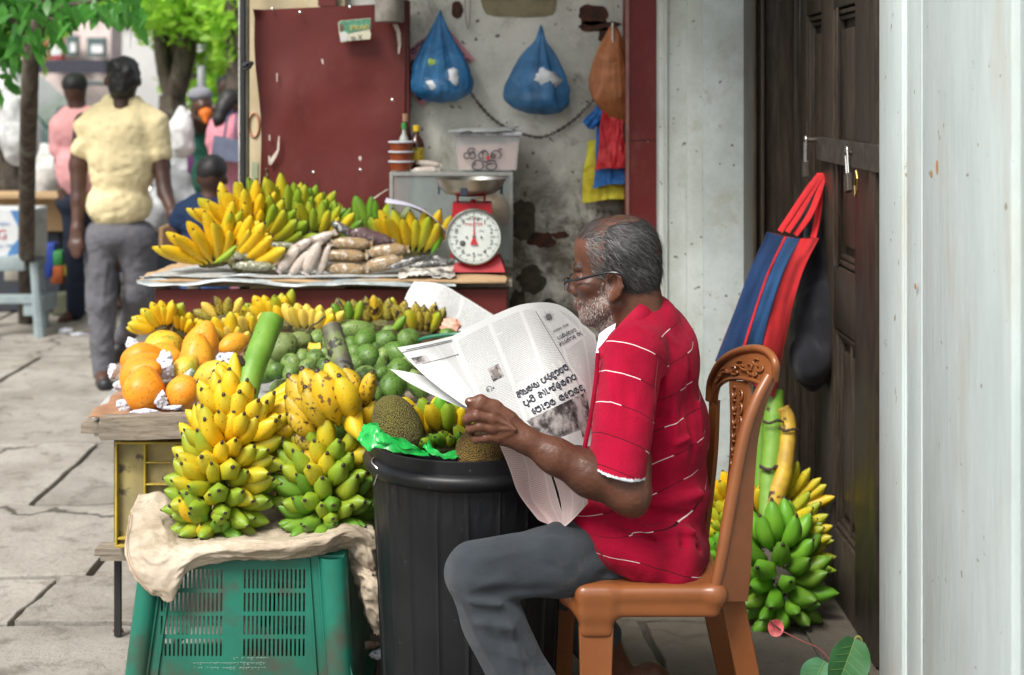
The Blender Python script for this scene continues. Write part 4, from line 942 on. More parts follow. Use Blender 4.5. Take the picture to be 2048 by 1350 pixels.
for i,(cx,cy,w_,_) in enumerate(mang):
    px,py=440+cx/3.657,560+cy/3.657; r=w_/3.657; low=i in range(32,47)
    d=yd(py)+(.05 if low else 0); rad=r/(F/d)*(1.1 if not low else 1.0)
    rad=min(max(rad,.025),.040)
    o=put('mango',MG[mrs.randrange(4)],P(px,py,d),rad,(mrs.uniform(-50,50),mrs.uniform(40,130),mrs.uniform(0,360)),spec.get(i,mlab(px,py,low,r)),'mango',None if i in spec else gm_)
put('mango',MG[3],P(440+990/3.657,560+370/3.657,4.46),.04,(0,90,8),'long plump green mango at the back of the heap','mango',None,dims=(.030,.030,.050))
# cut slice of ripe fruit
cs=MB().grid(lambda u,v:P(616+u*27,693+8*v+3*math.sin(u*3),4.16-.01*math.sin(v*3))+V(0,0,.002),6,4,thick=.012).obj('fruit_slice',mk('mango_flesh',(.85,.55,.05)),smooth=True); tag(cs,'small yellow cut slice of ripe fruit lying among green mangoes','fruit slice')
# soursop / dusky long fruit
sp_=fruit_mesh('soursop_shape',lambda n_: n_*(1+.1*mnoise.noise(n_*1.6+V(4,0,0))+.015*mnoise.noise(n_*9)),32,28); sp_.materials.append(M_SOUR)
put('soursop',sp_,P(552,700,4.12),.05,(0,62,0),'big dusky green soursop between the banana stalk and the mangoes','soursop',dims=(.046,.048,.066))
put('soursop',sp_,P(596,684,4.2),.05,(0,80,30),'narrow upper end of dusky green soursop with a curved stem','soursop',dims=(.030,.034,.045))
tag(MB().tube(catmull([P(612,665,4.2),P(622,652,4.2),P(636,645,4.2),P(650,632,4.2)],6),[.003+.0008*(i/18) for i in range(19)],7).obj('curved_twig',M_CROWN,smooth=True),'curved brown fruit stem above the dusky soursop','stem')
# papayas
PAPM=[]
for i,(e,nk) in enumerate([(1.25,.35),(1.5,.2),(1.0,.0)]):
    for mt in (M_PAPAYA,M_PAPG):
        me=fruit_mesh('papaya_shape_%d'%i,papaya_fn(i,e,nk),28,22); me.materials.append(mt); PAPM.append(me)
pap=[(330,700,34,4.30,0,90,1,'rear left papaya with a green tinge, directly in front of the bananas',(.056,.056,.056)),(322,722,34,4.16,20,75,0,'papaya lying behind the crumpled newspaper ball',(.05,.05,.05)),
(285,718,30,4.06,0,80,0,'flat lying papaya at the far left edge of the table',(.044,.044,.046)),(288,738,30,3.97,10,70,0,'left papaya lying second from the front',(.044,.044,.05)),(283,752,32,3.90,20,60,0,'left papaya lying right behind the front pointed one',(.045,.045,.05)),
(288,778,40,3.82,-15,12,0,'front papaya with its pointed end up, lowest at left',(.052,.05,.047)),(367,785,34,3.82,-75,10,4,'round orange papaya showing its blossom end at the front',(.043,.043,.043)),
(402,692,38,4.22,0,18,0,'upright papaya tallest in the right group',(.05,.05,.058)),(393,722,38,4.08,-10,12,2,'upright papaya in front of the tallest one',(.046,.046,.05)),(372,738,26,3.98,20,50,1,'small greenish papaya beside the green crumpled wrapper',(.034,.034,.036)),
(425,757,34,3.93,30,40,1,'spotted yellow papaya half hidden by the banana bunch',(.045,.045,.05)),(470,688,26,4.16,0,80,0,'small orange papaya behind the newspaper ball',(.03,.03,.04))]
for (px,py,_,d,ex,ey,mi,lab,dm_) in pap:
    put('papaya',PAPM[mi],P(px,py,d),1,(ex,ey,px*7%90),lab,'papaya',dims=tuple(q*1.09 for q in dm_))
st_=MB().lathe([(0,.004),(.004,.002),(.006,0)],P(367,785,3.82)+V(0,-.0425,.004),8,M=My).obj('stalk_scar',M_CROWN,None); tag(st_,'dry blossom scar at the centre of round orange papaya','scar')
# crumpled paper: a folded polyhedral ball of newsprint
M_CRUMP=mk('crumpled_newsprint',(.60,.61,.66),(.50,.52,.60),rough=.75,scale=30,speck=(.13,.14,.2),sscale=85,sth=(.57,.62))
M_CRUMP2=mk('crumpled_green_print',(.56,.6,.57),(.1,.3,.2),rough=.75,scale=30)
def crumple(lab,px,py,d,w_,h_,seed,mat=None,cat='crumpled paper',deep=.5,name='crumpled_paper',sharp=1):
    r_=random.Random(seed); c=P(px,py,d); sx,sz=w_/(F/d)/2,h_/(F/d)/2; bm=bmesh.new(); bmesh.ops.create_icosphere(bm,subdivisions=3,radius=1)
    pl_=[(Vector((r_.gauss(0,1),r_.gauss(0,1),r_.gauss(0,1))).normalized(),r_.uniform(.45,.95)) for _ in range(26)]
    for v in bm.verts:
        n_=v.co.normalized(); m=1e9
        for q,dd in pl_:
            t=n_.dot(q)
            if t>.08: m=min(m,dd/t)
        m=min(m,1.35); rid=abs(mnoise.noise(n_*2.2+V(seed,0,0)))
        n2=n_*(m*(.80+.42*rid)+.05*mnoise.noise(n_*6+V(0,seed,0)))
        v.co=Vector((n2.x*sx,n2.y*(sx+sz)*.5*deep*1.4,n2.z*sz))+c
    mb=MB(); mb.v=[tuple(v.co) for v in bm.verts]; mb.f=[tuple(v.index for v in f.verts) for f in bm.faces]; bm.free()
    o=mb.obj(name,mat or M_CRUMP,None,smooth=False); return tag(o,lab,cat)
crumple('tall crumpled newspaper wedge between the two papaya groups',336,734,3.93,44,78,1); crumple('crumpled newspaper with green print beside the small papaya',378,748,3.86,34,26,2,M_CRUMP2)
crumple('big round newspaper ball behind the banana bunch',455,718,4.0,66,56,3); crumple('crumpled newspaper at the left edge beside front papaya',240,770,3.9,46,44,4); crumple('crumpled newspaper strip under front pointed papaya',258,805,3.80,70,40,5)
crumple('crumpled newspaper wedge between the front two papayas',320,800,3.79,50,52,6); crumple('pale newspaper scrap at the table corner',226,740,3.95,34,50,7); crumple('white crumpled paper behind the flat lying papayas',262,688,4.2,46,46,8); crumple('newspaper twist lying low on the plank edge',290,822,3.755,90,20,9); crumple('small flat newspaper scrap right of round papaya',350,815,3.76,60,16,10)
crumple('pink tissue lump beside the hanging newspaper sheet',905,650,4.42,70,44,11,mk('pink_tissue',(.75,.36,.26),rough=.5),'tissue'); 
put('custard_apple',MG[0],P(898,672,4.3),.03,(90,20,0),'pale yellow green round fruit under the pink tissue','fruit',dims=(.031,.026,.026)).data
gbk=MB().tube(catmull([P(830,684,4.28),P(850,676,4.26),P(880,671,4.24),P(915,668,4.22),P(950,668,4.22)],5),.0055,8).obj('green_basket_rim',mk('dark_green_plastic',(.02,.16,.09),rough=.35),smooth=True); tag(gbk,'dark green plastic basket rim beside the mango heap','basket')
# bananas of the low table ------------------------------------------------------
gl='hands of bananas on the low fruit table'; T=[('ripe',5),('turn',1)]
hand('yellow hand at the rear left corner, fingers splayed wide',325,655,4.34,172,55,62,7,T,'plump',2,31,.2,gl,spread=.4)
hand('second yellow cluster right of the rear left hand, tips forward',368,665,4.36,100,30,56,5,T,'plump',2,32,.5,gl,spread=.5)
hand('three smooth bananas pointing up left of the stalk',440,690,4.30,112,84,68,3,T,'plump',1,33,.15,gl,spread=.5)
hand('low banana hand behind the tall papaya',445,640,4.5,150,60,50,5,[('pale',2),('dark',1)],'plump',1,34,.2,gl,spread=.6)
hand('tall yellow banana hand at the back against the maroon board',545,645,4.56,142,72,62,7,T,'plump',2,35,.15,gl,spread=.8)
hand('pale yellow banana pair lying in front of the back hand',500,670,4.42,130,50,56,5,[('pale',3),('ripe',1)],'plump',2,36,.3,gl,spread=.8)
hand('pale yellow upright hand behind the soursop',622,660,4.46,115,50,62,6,[('pale',3),('ripe',1)],'plump',2,37,.2,gl,spread=.9)
hand('yellow hand left of the mangoes, tips upward',580,650,4.5,105,65,50,4,T,'plump',1,38,.3,gl,spread=.7)
hand('pale stubby bananas near the top of the green stalk',470,690,4.3,120,30,46,5,[('pale',1)],'plump',1,39,.5,gl,spread=.8)
hand('brown speckled hand with six upright fingers behind the mangoes',745,655,4.56,112,66,62,6,[('dark',3),('turn',1)],'plump',1,40,.12,gl,spread=1.5)
hand('bruised dark banana hand against the hanging newspaper',840,665,4.5,118,62,64,6,[('dark',5),('turn',1)],'plump',2,41,.18,gl,spread=.8)
hand('tall speckled yellow bananas left of the bruised hand',775,650,4.55,95,75,60,3,[('spot',1),('dark',2)],'plump',1,42,.2,gl,spread=.8)
hand('green banana cluster between pale yellow bananas and mangoes',690,650,4.5,130,70,48,4,[('green',2),('lime',1)],'plump',1,43,.2,gl,spread=.8)
bpy.data.objects[hand('lone green banana lying across the top of the mango heap',786,668,4.32,50,40,52,1,[('green',1)],'plump',1,44,.2,gl,spread=.1).name]
# hanging newspaper sheet by the back board
M_PRINT=None
# ------------------------------------------------------------------ hanging stalks with bunches
M_STALK=mk('banana_stalk_green',(.11,.25,.02),(.17,.32,.04),rough=.5,scale=14,speck=(.05,.05,.02),sscale=40,sth=(.66,.7))
M_STALKD=mk('banana_stalk_dark',(.075,.065,.05),(.15,.19,.06),rough=.6,scale=16,speck=(.02,.018,.014),sscale=30,sth=(.55,.62))
M_CUT=mk('stalk_cut',(.55,.42,.30),rough=.8); M_SCAR=mk('stalk_scar',(.06,.035,.025),rough=.85,bstr=.8)
def bunch(lab,axis,rad_fn,whorls,seed,stalks,kindfn,arc=(-165,-15),shape='plump',openf=-1):
    """axis: list of points down the stem. whorls: (t along axis, n fingers, elevation deg, length m, ring radius)"""
    rr=random.Random(seed); root=empty('banana_bunch',axis[-1],lab,'banana bunch')
    path=catmull(axis,16); N=len(path)-1
    for wi,(t,n,el,L,rr0) in enumerate(whorls):
        p=path[int(t*N)]; ax=(path[max(int(t*N)-2,0)]-path[min(int(t*N)+2,N)]).normalized()   # towards the top of the stem
        e1=V(1,0,0)-ax*ax.x; e1.normalize(); e2=ax.cross(e1)*1.0
        if e2.y>0: e2=-e2                                             # e2 towards the camera
        a0,a1=arc
        for i in range(n):
            for row in range(2):
                if row==1 and i==n-1: continue
                a=R(-a0+(a0-a1)*(-1)*0)
                th=R(a1+ (a0-a1)*((i+.5*row)/(n-1)) )*-1 + R(rr.uniform(-5,5))
                rad=e1*math.cos(th)+e2*math.sin(th)
                if t<openf and math.sin(th)>.35: continue
                E=R(el-22*row+rr.uniform(-7,7))
                d_=rad*math.cos(E)+ax*math.sin(E)
                base=p+rad*rr0-ax*(.012*row)
                Lf=L*rr.uniform(.9,1.08)
                banana(root,base,d_,ax*1.0+rad*.1,Lf,kindfn(t,th,rr),shape,rr)
    for (pts,r0,mat,cut) in stalks:
        q=catmull(pts,10); MB().tube(q,[r0[0]+(r0[1]-r0[0])*i/(len(q)-1)+.0016*mnoise.noise(V(i*.7,seed,0)) for i in range(len(q))],16,cap=True).obj('stalk',mat,root,smooth=True)
        if cut:
            tdir=(q[0]-q[1]).normalized(); nrm=tdir
            z=nrm; x=z.orthogonal().normalized(); y=z.cross(x); MM=Matrix(((x.x,y.x,z.x),(x.y,y.y,z.y),(x.z,y.z,z.z)))
            MB().lathe([(0,.0025),(r0[0]*.9,.002),(r0[0]*.96,-.002)],q[0],16,M=MM).obj('cut_end',M_CUT,root,smooth=True)
    return root
def k1(t,th,rr):
    g=t+.25*max(0,math.cos(th))*.6+rr.uniform(-.12,.12)
    return 'ripe' if g<.50 else ('turn' if g<.78 else ('lime' if g<.98 else 'green'))
b1=bunch('tall banana bunch left of centre on the sack, green stalk leaning right',
  [P(505,800,3.66),P(485,850,3.64),P(460,915,3.60),P(440,980,3.57),P(432,1045,3.55)],None,
  [(.0,7,56,.118,.034),(.10,7,46,.122,.036),(.21,7,44,.124,.036),(.33,7,38,.124,.036),(.45,7,31,.122,.036),(.57,7,24,.120,.034),(.69,7,15,.118,.032),(.80,7,5,.114,.030),(.91,6,-8,.106,.024),(1,5,-24,.092,.016)],51,
  [([P(543,640,3.84),P(520,700,3.76),P(500,755,3.70),P(478,850,3.64)],(.034,.032),M_STALK,False),([P(478,850,3.64),P(448,930,3.61),P(435,1060,3.56)],(.028,.012),M_STALK,False)],k1,arc=(-185,5),openf=.16)
def scar(root,px,py,d,w_,h_,ang,seed):
    c=P(px,py,d); M=rotm('Y',-ang); ppm=F/d
    mb=MB().grid(lambda u,v: c+M@V((u-.5)*w_/ppm,-.012*math.sin(math.pi*u)-.003*math.sin(v*3.1),(v-.5)*h_/ppm*(1+.5*mnoise.noise(V(u*6,seed,0)))+.004*math.sin(u*7+seed)),16,5,thick=.004); return mb.obj('bract_scar',M_SCAR,root,smooth=True)
scar(b1,490,782,3.655,44,12,-8,1); scar(b1,484,722,3.70,12,26,30,5)
MB().lathe([(0,.001),(.031,.0)],P(545,637,3.84),14,M=rotm('Y',24)).obj('cut_end',M_STALK,b1)
def k2(t,th,rr):
    g=t+rr.uniform(-.12,.12)
    return 'spot' if g<.12 else ('ripe' if g<.26 else ('turn' if g<.5 else ('lime' if g<.72 else 'green')))
b2=bunch('banana bunch right of centre with a grey cut stalk, lower fingers green',
  [P(672,800,3.70),P(668,870,3.66),P(660,940,3.62),P(655,1010,3.59),P(652,1052,3.57)],None,
  [(.32,7,46,.118,.030),(.44,7,38,.120,.032),(.56,7,28,.120,.032),(.68,7,16,.118,.032),(.80,7,4,.114,.028),(.91,6,-10,.106,.024),(1,5,-26,.09,.018)],52,
  [([P(662,655,3.84),P(675,700,3.80),P(688,745,3.76),P(690,780,3.73)],(.0275,.029),M_STALKD,True),([P(690,780,3.73),P(680,860,3.69),P(672,930,3.66),P(655,1050,3.58)],(.02,.012),M_STALK,False)],k2,arc=(-190,10),openf=.33)
rr_=random.Random(77)
# its large spotted top hand: long fingers placed one by one (tip pixel, base pixel)
for (tx,ty,bx,by,d0,d1,kd) in [(578,752,655,850,3.60,3.62,'spot'),(572,795,650,868,3.58,3.61,'spot'),(575,828,640,872,3.56,3.60,'spot'),(604,738,668,848,3.57,3.60,'spot'),(634,742,680,852,3.54,3.58,'spot'),(610,775,655,862,3.54,3.58,'spot'),(654,724,700,830,3.60,3.62,'ripe'),(678,752,712,842,3.53,3.58,'ripe'),(690,735,712,815,3.64,3.64,'spot'),(745,745,728,820,3.58,3.62,'spot'),(720,880,715,800,3.52,3.60,'ripe'),(748,800,735,868,3.60,3.64,'ripe'),(590,870,640,905,3.56,3.60,'dark'),(605,905,650,960,3.55,3.60,'spot')]:
    if ty>by: tx,ty,bx,by,d0,d1=tx,ty,bx,by,d0,d1
    t=P(tx,ty,d0); b_=P(bx,by,d1); banana(b2,b_,t-b_,V(-.5,.3,.7) if tx<bx else V(.5,.3,.6),(t-b_).length*1.04,kd,'plump',rr_,1.0)
# ripe drooping fingers at the foot of the first bunch
for (tx,ty,bx,by,kd) in [(358,1000,405,1045,'ripe'),(402,1048,408,1075,'ripe'),(372,985,412,1035,'lime'),(398,1000,412,1050,'green'),(430,1045,436,1060,'green'),(455,1040,440,1060,'green')]:
    t=P(tx,ty,3.46); b_=P(bx,by,3.52); banana(b1,b_,t-b_,V(0,0,1),max((t-b_).length,.08),kd,'plump',rr_)
# ------------------------------------------------------------------ green crate (upside down)
gcx=thing('green_crate',(-.64,3.5,0),'green plastic crate turned upside down under the sack','crate')
M_GCR=mk('green_crate_plastic',(.009,.145,.095),(.008,.10,.065),rough=.45,scale=5,speck=(.05,.065,.045),sscale=7,sth=(.50,.68),bstr=.2)
yf=3.36; X=lambda px: P(px,0,yf).x; Z=lambda py: P(0,py,yf).z
zt=Z(1112); # top
xl,xr=X(284),X(690); xbL,xbR=X(246),X(712)
tapL=lambda z: xl+(xbL-xl)*(1-z/zt); tapR=lambda z: xr+(xbR-xr)*(1-z/zt); fy=lambda z: yf-.022*(1-z/zt)
# front wall with real slots
def fpt(x,z,o=0): return V(x,fy(z)+o,z)
slots=[]
for (a,b_) in [(322,449),(487,614)]:
    n=15
    for (q0,q1) in [(1138,1176),(1184,1221),(1229,1266),(1274,1308)]:
        for i in range(n): sx=a+(b_-a)*i/n; slots.append((X(sx+1.2),X(sx+5.2),Z(q1),Z(q0)))
xs=sorted(set([s[0] for s in slots]+[s[1] for s in slots])); zs=sorted(set([s[2] for s in slots]+[s[3] for s in slots]))
xs=[None]+xs+[None]; zs=[0.0]+zs+[zt]
sset=set((round(s[0],5),round(s[2],5)) for s in slots)
mb=MB()
for i in range(len(xs)-1):
    for j in range(len(zs)-1):
        if xs[i] is not None and xs[i+1] is not None and (round(xs[i],5),round(zs[j],5)) in sset: continue
        z0_,z1_=zs[j],zs[j+1]
        xa0=tapL(z0_)+.05 if xs[i] is None else xs[i]; xa1=tapL(z1_)+.05 if xs[i] is None else xs[i]
        xb0=tapR(z0_)-.06 if xs[i+1] is None else xs[i+1]; xb1=tapR(z1_)-.06 if xs[i+1] is None else xs[i+1]
        o=.003; mb.add([fpt(xa0,z0_),fpt(xb0,z0_),fpt(xb1,z1_),fpt(xa1,z1_),fpt(xa0,z0_,o),fpt(xb0,z0_,o),fpt(xb1,z1_,o),fpt(xa1,z1_,o)],[(0,1,2,3),(7,6,5,4),(0,4,5,1),(3,2,6,7),(1,5,6,2),(0,3,7,4)])
mb.obj('slotted_front',M_GCR,gcx)
def pill(xa,xb_,pr,name,zlo=0.0,zhi=None):
    zhi=zhi or zt; m=MB(); n=10
    m.grid(lambda u,v: V((xa(v*zt)*(1-u)+xb_(v*zt)*u),fy(v*zt)-pr*math.sin(math.pi*min(max(u,0),1))**.45,zlo+(zhi-zlo)*v),n,6,thick=-.0); return m.obj(name,M_GCR,gcx,smooth=True,sharp=60)
pill(lambda z:tapL(z)-.004,lambda z:tapL(z)+.05,.026,'corner_post'); pill(lambda z:tapR(z)-.062,lambda z:tapR(z)+.004,.026,'corner_post')
MB().add([V(tapL(0),fy(0),0),V(tapL(zt),fy(zt),zt),V(tapL(zt),yf+.34,zt),V(tapL(0)-.0,yf+.37,0)],[(0,1,2,3)]).obj('side_wall',M_GCR,gcx)
MB().add([V(tapR(0),fy(0),0),V(tapR(0),yf+.37,0),V(tapR(zt),yf+.34,zt),V(tapR(zt),fy(zt),zt)],[(0,1,2,3)]).obj('side_wall',M_GCR,gcx)
MB().bb((xl,yf+.001,zt-.012),(xr,yf+.34,zt+.002),bev=.004).obj('base_panel',M_GCR,gcx,smooth=True)
MB().bb((tapL(.12)-.018,fy(.1)-.03,.004),(tapR(.12)+.03,yf+.38,.03),bev=.006).obj('rim',M_GCR,gcx,smooth=True)
for px in (318,621): pass
m=MB(); m.prism([V(tapR(.2)-.01,fy(.2)-.012,.19),V(tapR(.0)+.015,fy(0)-.014,.03),V(tapR(0)-.03,fy(0)-.016,.03)],(0,.02,0)); m.obj('lug',M_GCR,gcx)
for a in (313,318): MB().tube([V(X(a),fy(zt)-.0225,zt-.01),V(X(a)-.006,fy(0)-.022,.03)],.002,5)
for a,o_ in ((.052,.004),(.075,.002)):
    MB().tube([V(tapL(zt)+a,fy(zt)-o_,zt-.004),V(tapL(0)+a,fy(0)-o_,.03)],.0035,6).obj('ridge',M_GCR,gcx,smooth=True); MB().tube([V(tapR(zt)-a-.01,fy(zt)-o_,zt-.004),V(tapR(0)-a-.01,fy(0)-o_,.03)],.0035,6).obj('ridge',M_GCR,gcx,smooth=True)
MR=Matrix(((-1,0,0),(0,0,-1),(0,-1,0)))  # text turned upside down, as the crate is
M_FT=mk('faded_white_print',(.25,.42,.34),var=.3,scale=60)
for i,(s_,py) in enumerate([('ABANS  PLASTIC','1312'),('රා','0')][:1]): pass
for i,py in enumerate((1312,1322,1331)):
    rs_=random.Random(i+3); m=MB(); xx=390 if i else 470
    while xx<(532 if i else 540):
        L_=rs_.uniform(2,6); h_=rs_.uniform(3.5,6)/ (F/yf); x0_=X(xx); z0_=Z(py)
        if rs_.random()<.85:
            arc=[V(x0_+L_/(F/yf)*.5*(1+math.cos(a)),fy(z0_)-.0012,z0_+h_*.5*math.sin(a)) for a in [q*.7+rs_.random() for q in range(rs_.randrange(4,8))]]
            m.tube(arc,.0006,4)
        xx+=L_+1.6
    m.obj('faded_lettering',M_FT,gcx)
# ------------------------------------------------------------------ sack
def m_sack():
    n=NT('woven_sack'); v=n.co(); wv=n.t.nodes.new('ShaderNodeTexWave'); wv.inputs['Scale'].default_value=130; wv.bands_direction='X'; n.t.links.new(v,wv.inputs[0])
    w2=n.t.nodes.new('ShaderNodeTexWave'); w2.inputs['Scale'].default_value=130; w2.bands_direction='Z'; n.t.links.new(v,w2.inputs[0])
    c=n.mix(n.step(n.noise(5,6,.65),.36,.68),(.56,.475,.37),(.33,.265,.185)); c=n.mix(n.step(n.noise(14,6,.7,dist=.8),.60,.74),c,(.20,.14,.075))
    return n.fin(c,.65,n.math('ADD',n.math('MULTIPLY',n.math('ADD',wv.outputs[1],w2.outputs[1]),.22),n.noise(26,6,.7,dist=.8)),.55,.004,spec=.3)
M_SACK=m_sack()
def mesh_px(pts,d): return [P(x,y,dd) for (x,y,dd) in pts]
# ------------------------------------------------------------------ bin
M_BIN=mk('black_bin_plastic',(.007,.0075,.009),(.010,.0105,.012),rough=.42,scale=6,speck=(.05,.05,.055),sscale=70,sth=(.69,.73),bstr=.12,spec=.35)
bc=P(938,0,3.34); bc.z=0; bn=thing('black_bin',bc,'large ribbed black plastic bin holding jackfruit and bananas','bin')
RT,RB,ZT=.234,.196,.668
prof=[(RB*.97,0),(RB,.012),(RT-.012,ZT-.075)]
def binbody():
    n=240; hs=[0,.012,.05,.2,.35,.5,.535,.55,ZT-.072,ZT-.06]; vs=[];fs=[]
    for h in hs:
        r=RB+(RT-.010-RB)*h/(ZT-.06)
        for k in range(n):
            th=2*math.pi*k/n; q=(k*60/n)%1.0; m=k*20/n; rib=0
            if min(abs(m%1-.1),abs(m%1-.22))<.03: rib=.0038
            if .54<h<ZT-.07 and (k*48/n)%1<.2: rib=.0035
            if h>ZT-.065: rib=.003
            if .49<h<.54 : rib=max(rib,.0015)
            vs.append(bc+V((r+rib)*math.cos(th),(r+rib)*math.sin(th),h))
    for i in range(len(hs)-1):
        for k in range(n): k2_=(k+1)%n; fs.append((i*n+k,i*n+k2_,(i+1)*n+k2_,(i+1)*n+k))
    m=MB(); m.add(vs,fs); return m
binbody().obj('ribbed_body',M_BIN,bn,smooth=True,sharp=35)
MB().lathe([(RT-.014,ZT-.072),(RT+.002,ZT-.066),(RT+.013,ZT-.055),(RT+.015,ZT-.043),(RT+.009,ZT-.033),(RT-.002,ZT-.030),(RT-.002,ZT-.002),(RT-.005,ZT),(RT-.009,ZT-.002),(RT-.010,ZT-.09),(RT-.03,ZT-.3),(0,ZT-.3)],bc,96).obj('rim',M_BIN,bn,smooth=True,sharp=50)
MB().tube(catmull([P(748,915,3.25),P(744,925,3.22),P(756,940,3.2),P(752,958,3.2),P(748,970,3.2)],5),.0022,6).obj('wire_hook',M_STEEL,bn,smooth=True)
MB().bb(P(738,912,3.28),P(752,930,3.30)).obj('handle_lug',M_BIN,bn)
def m_jack(nm,c1,c2):
    n=NT(nm); vo=n.t.nodes.new('ShaderNodeTexVoronoi'); vo.inputs['Scale'].default_value=330; n.t.links.new(n.co(),vo.inputs[0])
    c=n.mix(n.step(vo.outputs['Distance'],.25,.75),c1,(.09,.065,.02)); c=n.mix(n.step(n.noise(9,5,.6),.40,.68),c,c2)
    return n.fin(c,.6,n.math('SUBTRACT',1.0,vo.outputs['Distance']),1.0,.006)
MJ=m_jack('jackfruit_skin',(.20,.19,.025),(.075,.06,.018)); MJ2=m_jack('jackfruit_skin_brown',(.34,.20,.03),(.09,.04,.02))
def jack(lab,c,r,mat,eul,seed):
    s=SDF(.02); M=Euler([R(a) for a in eul]).to_matrix(); s.ell(c,r,M); s.ell(Vector(c)+M@V(0,0,r[2]*.4),(r[0]*.75,r[1]*.75,r[2]*.7),M)
    def dp(X_):
        I=X_*330; return .0009*np.cos(I[:,0]+1.3*np.sin(I[:,2]*.5))*np.cos(I[:,2])*np.cos(I[:,1])+.004*vnoise(X_,20,seed)
    o=s.obj('jackfruit',.0028,mat,None,disp=dp,relax=0); return tag(o,lab,'jackfruit')
jack('olive green jackfruit standing in the left of black bin',P(796,858,3.24),(.056,.056,.070),MJ,(0,-28,0),1)
jack('brown topped jackfruit under the reading man\'s hand',P(964,908,3.19),(.060,.050,.054),MJ2,(0,10,0),2)
hand('yellow banana hand standing in the middle of the bin',848,872,3.36,118,60,92,5,[('ripe',1)],'plump',2,61,.2,'bananas inside the black bin',spread=.7)
hand('mixed yellow and green hand right of the jackfruit in bin',905,868,3.34,112,55,88,5,[('lime',2),('bright',1),('ripe',1)],'plump',2,62,.25,'bananas inside the black bin',spread=.8)
hand('small green banana cluster with blunt tips facing the camera',892,895,3.26,150,40,62,5,[('green',2),('lime',1)],'plump',2,63,.95,'bananas inside the black bin',spread=.8)
hand('green upright bananas right at the back of bin',940,872,3.42,105,70,84,4,[('bright',1),('lime',1)],'plump',1,64,.2,'bananas inside the black bin',spread=.9)
hand('yellow bananas low under the reading hand in the bin',948,895,3.26,140,70,66,4,[('turn',1),('ripe',1)],'plump',1,65,.4,'bananas inside the black bin',spread=.8)
# dark filling under the fruit so that the bin is not empty
M_GBAG=mk('green_carrier_plastic',(.012,.36,.06),(.008,.24,.035),rough=.3,scale=9,bscale=14,bstr=.5,bdist=.01)
def ribbon(name,top,bot,mat,lab,cat,par=None,n=24,m_=8,amp=.006,seed=0,th=.0008):
    A=catmull(top,n//(len(top)-1)); B=catmull(bot,n//(len(bot)-1)); L_=min(len(A),len(B))-1
    def fn(u,v):
        a=A[min(int(u*L_+.5),L_)]; b=B[min(int(u*L_+.5),L_)]; p=a.lerp(b,v)
        return p+V(0,amp*2*mnoise.noise(V(u*7,v*3,seed)),amp*mnoise.noise(V(u*9,v*4,seed+5)))
    o=MB().grid(fn,L_,m_,thick=th).obj(name,mat,par,smooth=True)
    return tag(o,lab,cat) if lab else o
ribbon('green_bag',[P(728,848,3.13),P(752,846,3.10),P(772,868,3.09),P(810,880,3.10),P(850,902,3.11)],[P(714,880,3.10),P(735,898,3.08),P(765,897,3.07),P(810,908,3.08),P(860,912,3.10)],M_GBAG,'bright green carrier bag edge hanging over the rim of bin','plastic bag',amp=.007,seed=2)
ribbon('green_bag',[P(845,868,3.24),P(862,890,3.2),P(885,906,3.18),P(925,900,3.18),P(950,912,3.18)],[P(845,895,3.2),P(862,908,3.17),P(890,916,3.16),P(920,917,3.16),P(950,918,3.16)],M_GBAG,'green carrier bag plastic showing between the bananas in the bin','plastic bag',amp=.006,seed=4)
# litter on the ground
crumple('crumpled white litter on the ground between crate and bin',757,1308,3.52,60,36,21,None,'litter'); crumple('crumpled white wrapper litter with an orange patch beside the crate',738,1290,3.62,46,30,22,mk('orange_print',(.6,.6,.6),(.55,.2,.03),scale=30),'litter')
crumple('brown dry leaf litter at the left of the green crate',236,1262,3.9,34,20,23,mk('dry_leaf_brown',(.14,.05,.03)),'leaf')
crumple('pale crumpled newspaper on the pavement behind the walking man',128,664,8.8,40,20,24,None,'litter'); crumple('flat twisted newspaper strip on pavement beside pale litter',158,668,8.7,56,10,25,None,'litter')
# ------------------------------------------------------------------ plastic chair
M_CHAIR=mk('brown_plastic',(.22,.075,.024),(.18,.060,.019),rough=.33,scale=5,var=.1,bscale=8,bstr=.08,spec=.5,speck=(.15,.06,.025),sscale=26,sth=(.62,.74))
ch=thing('plastic_chair',P(1290,0,3.15)*1.0,'brown moulded plastic chair with carved back, the man in red sitting on it','chair'); 
def bez(pts,n=10): return catmull([P(*p) for p in pts],n)
s=SDF(.018)
s.box(V(.285,3.17,.425),(.15,.20,.016),.014); 
s.box(P(1298,1202,2.99),(.147,.018,.031),.011,None,k=.01)
s.cap(P(1135,1190,3.02),P(1130,1085,3.36),.020); s.cap(V(.43,2.99,.42),V(.43,3.38,.42),.024); s.cap(V(.15,3.38,.42),V(.43,3.38,.42),.024)
s.box(P(1192,1222,2.988),(.036,.020,.052),.012,None,k=.025); s.cap(P(1140,1190,3.04),P(1160,1215,3.0),.020,.016)
s.crease(P(1120,1185,2.99),P(1150,1215,2.97),.005,.004).crease(P(1125,1200,2.99),P(1150,1200,2.97),.004,.004)
s.obj('seat',.004,M_CHAIR,ch,relax=2)
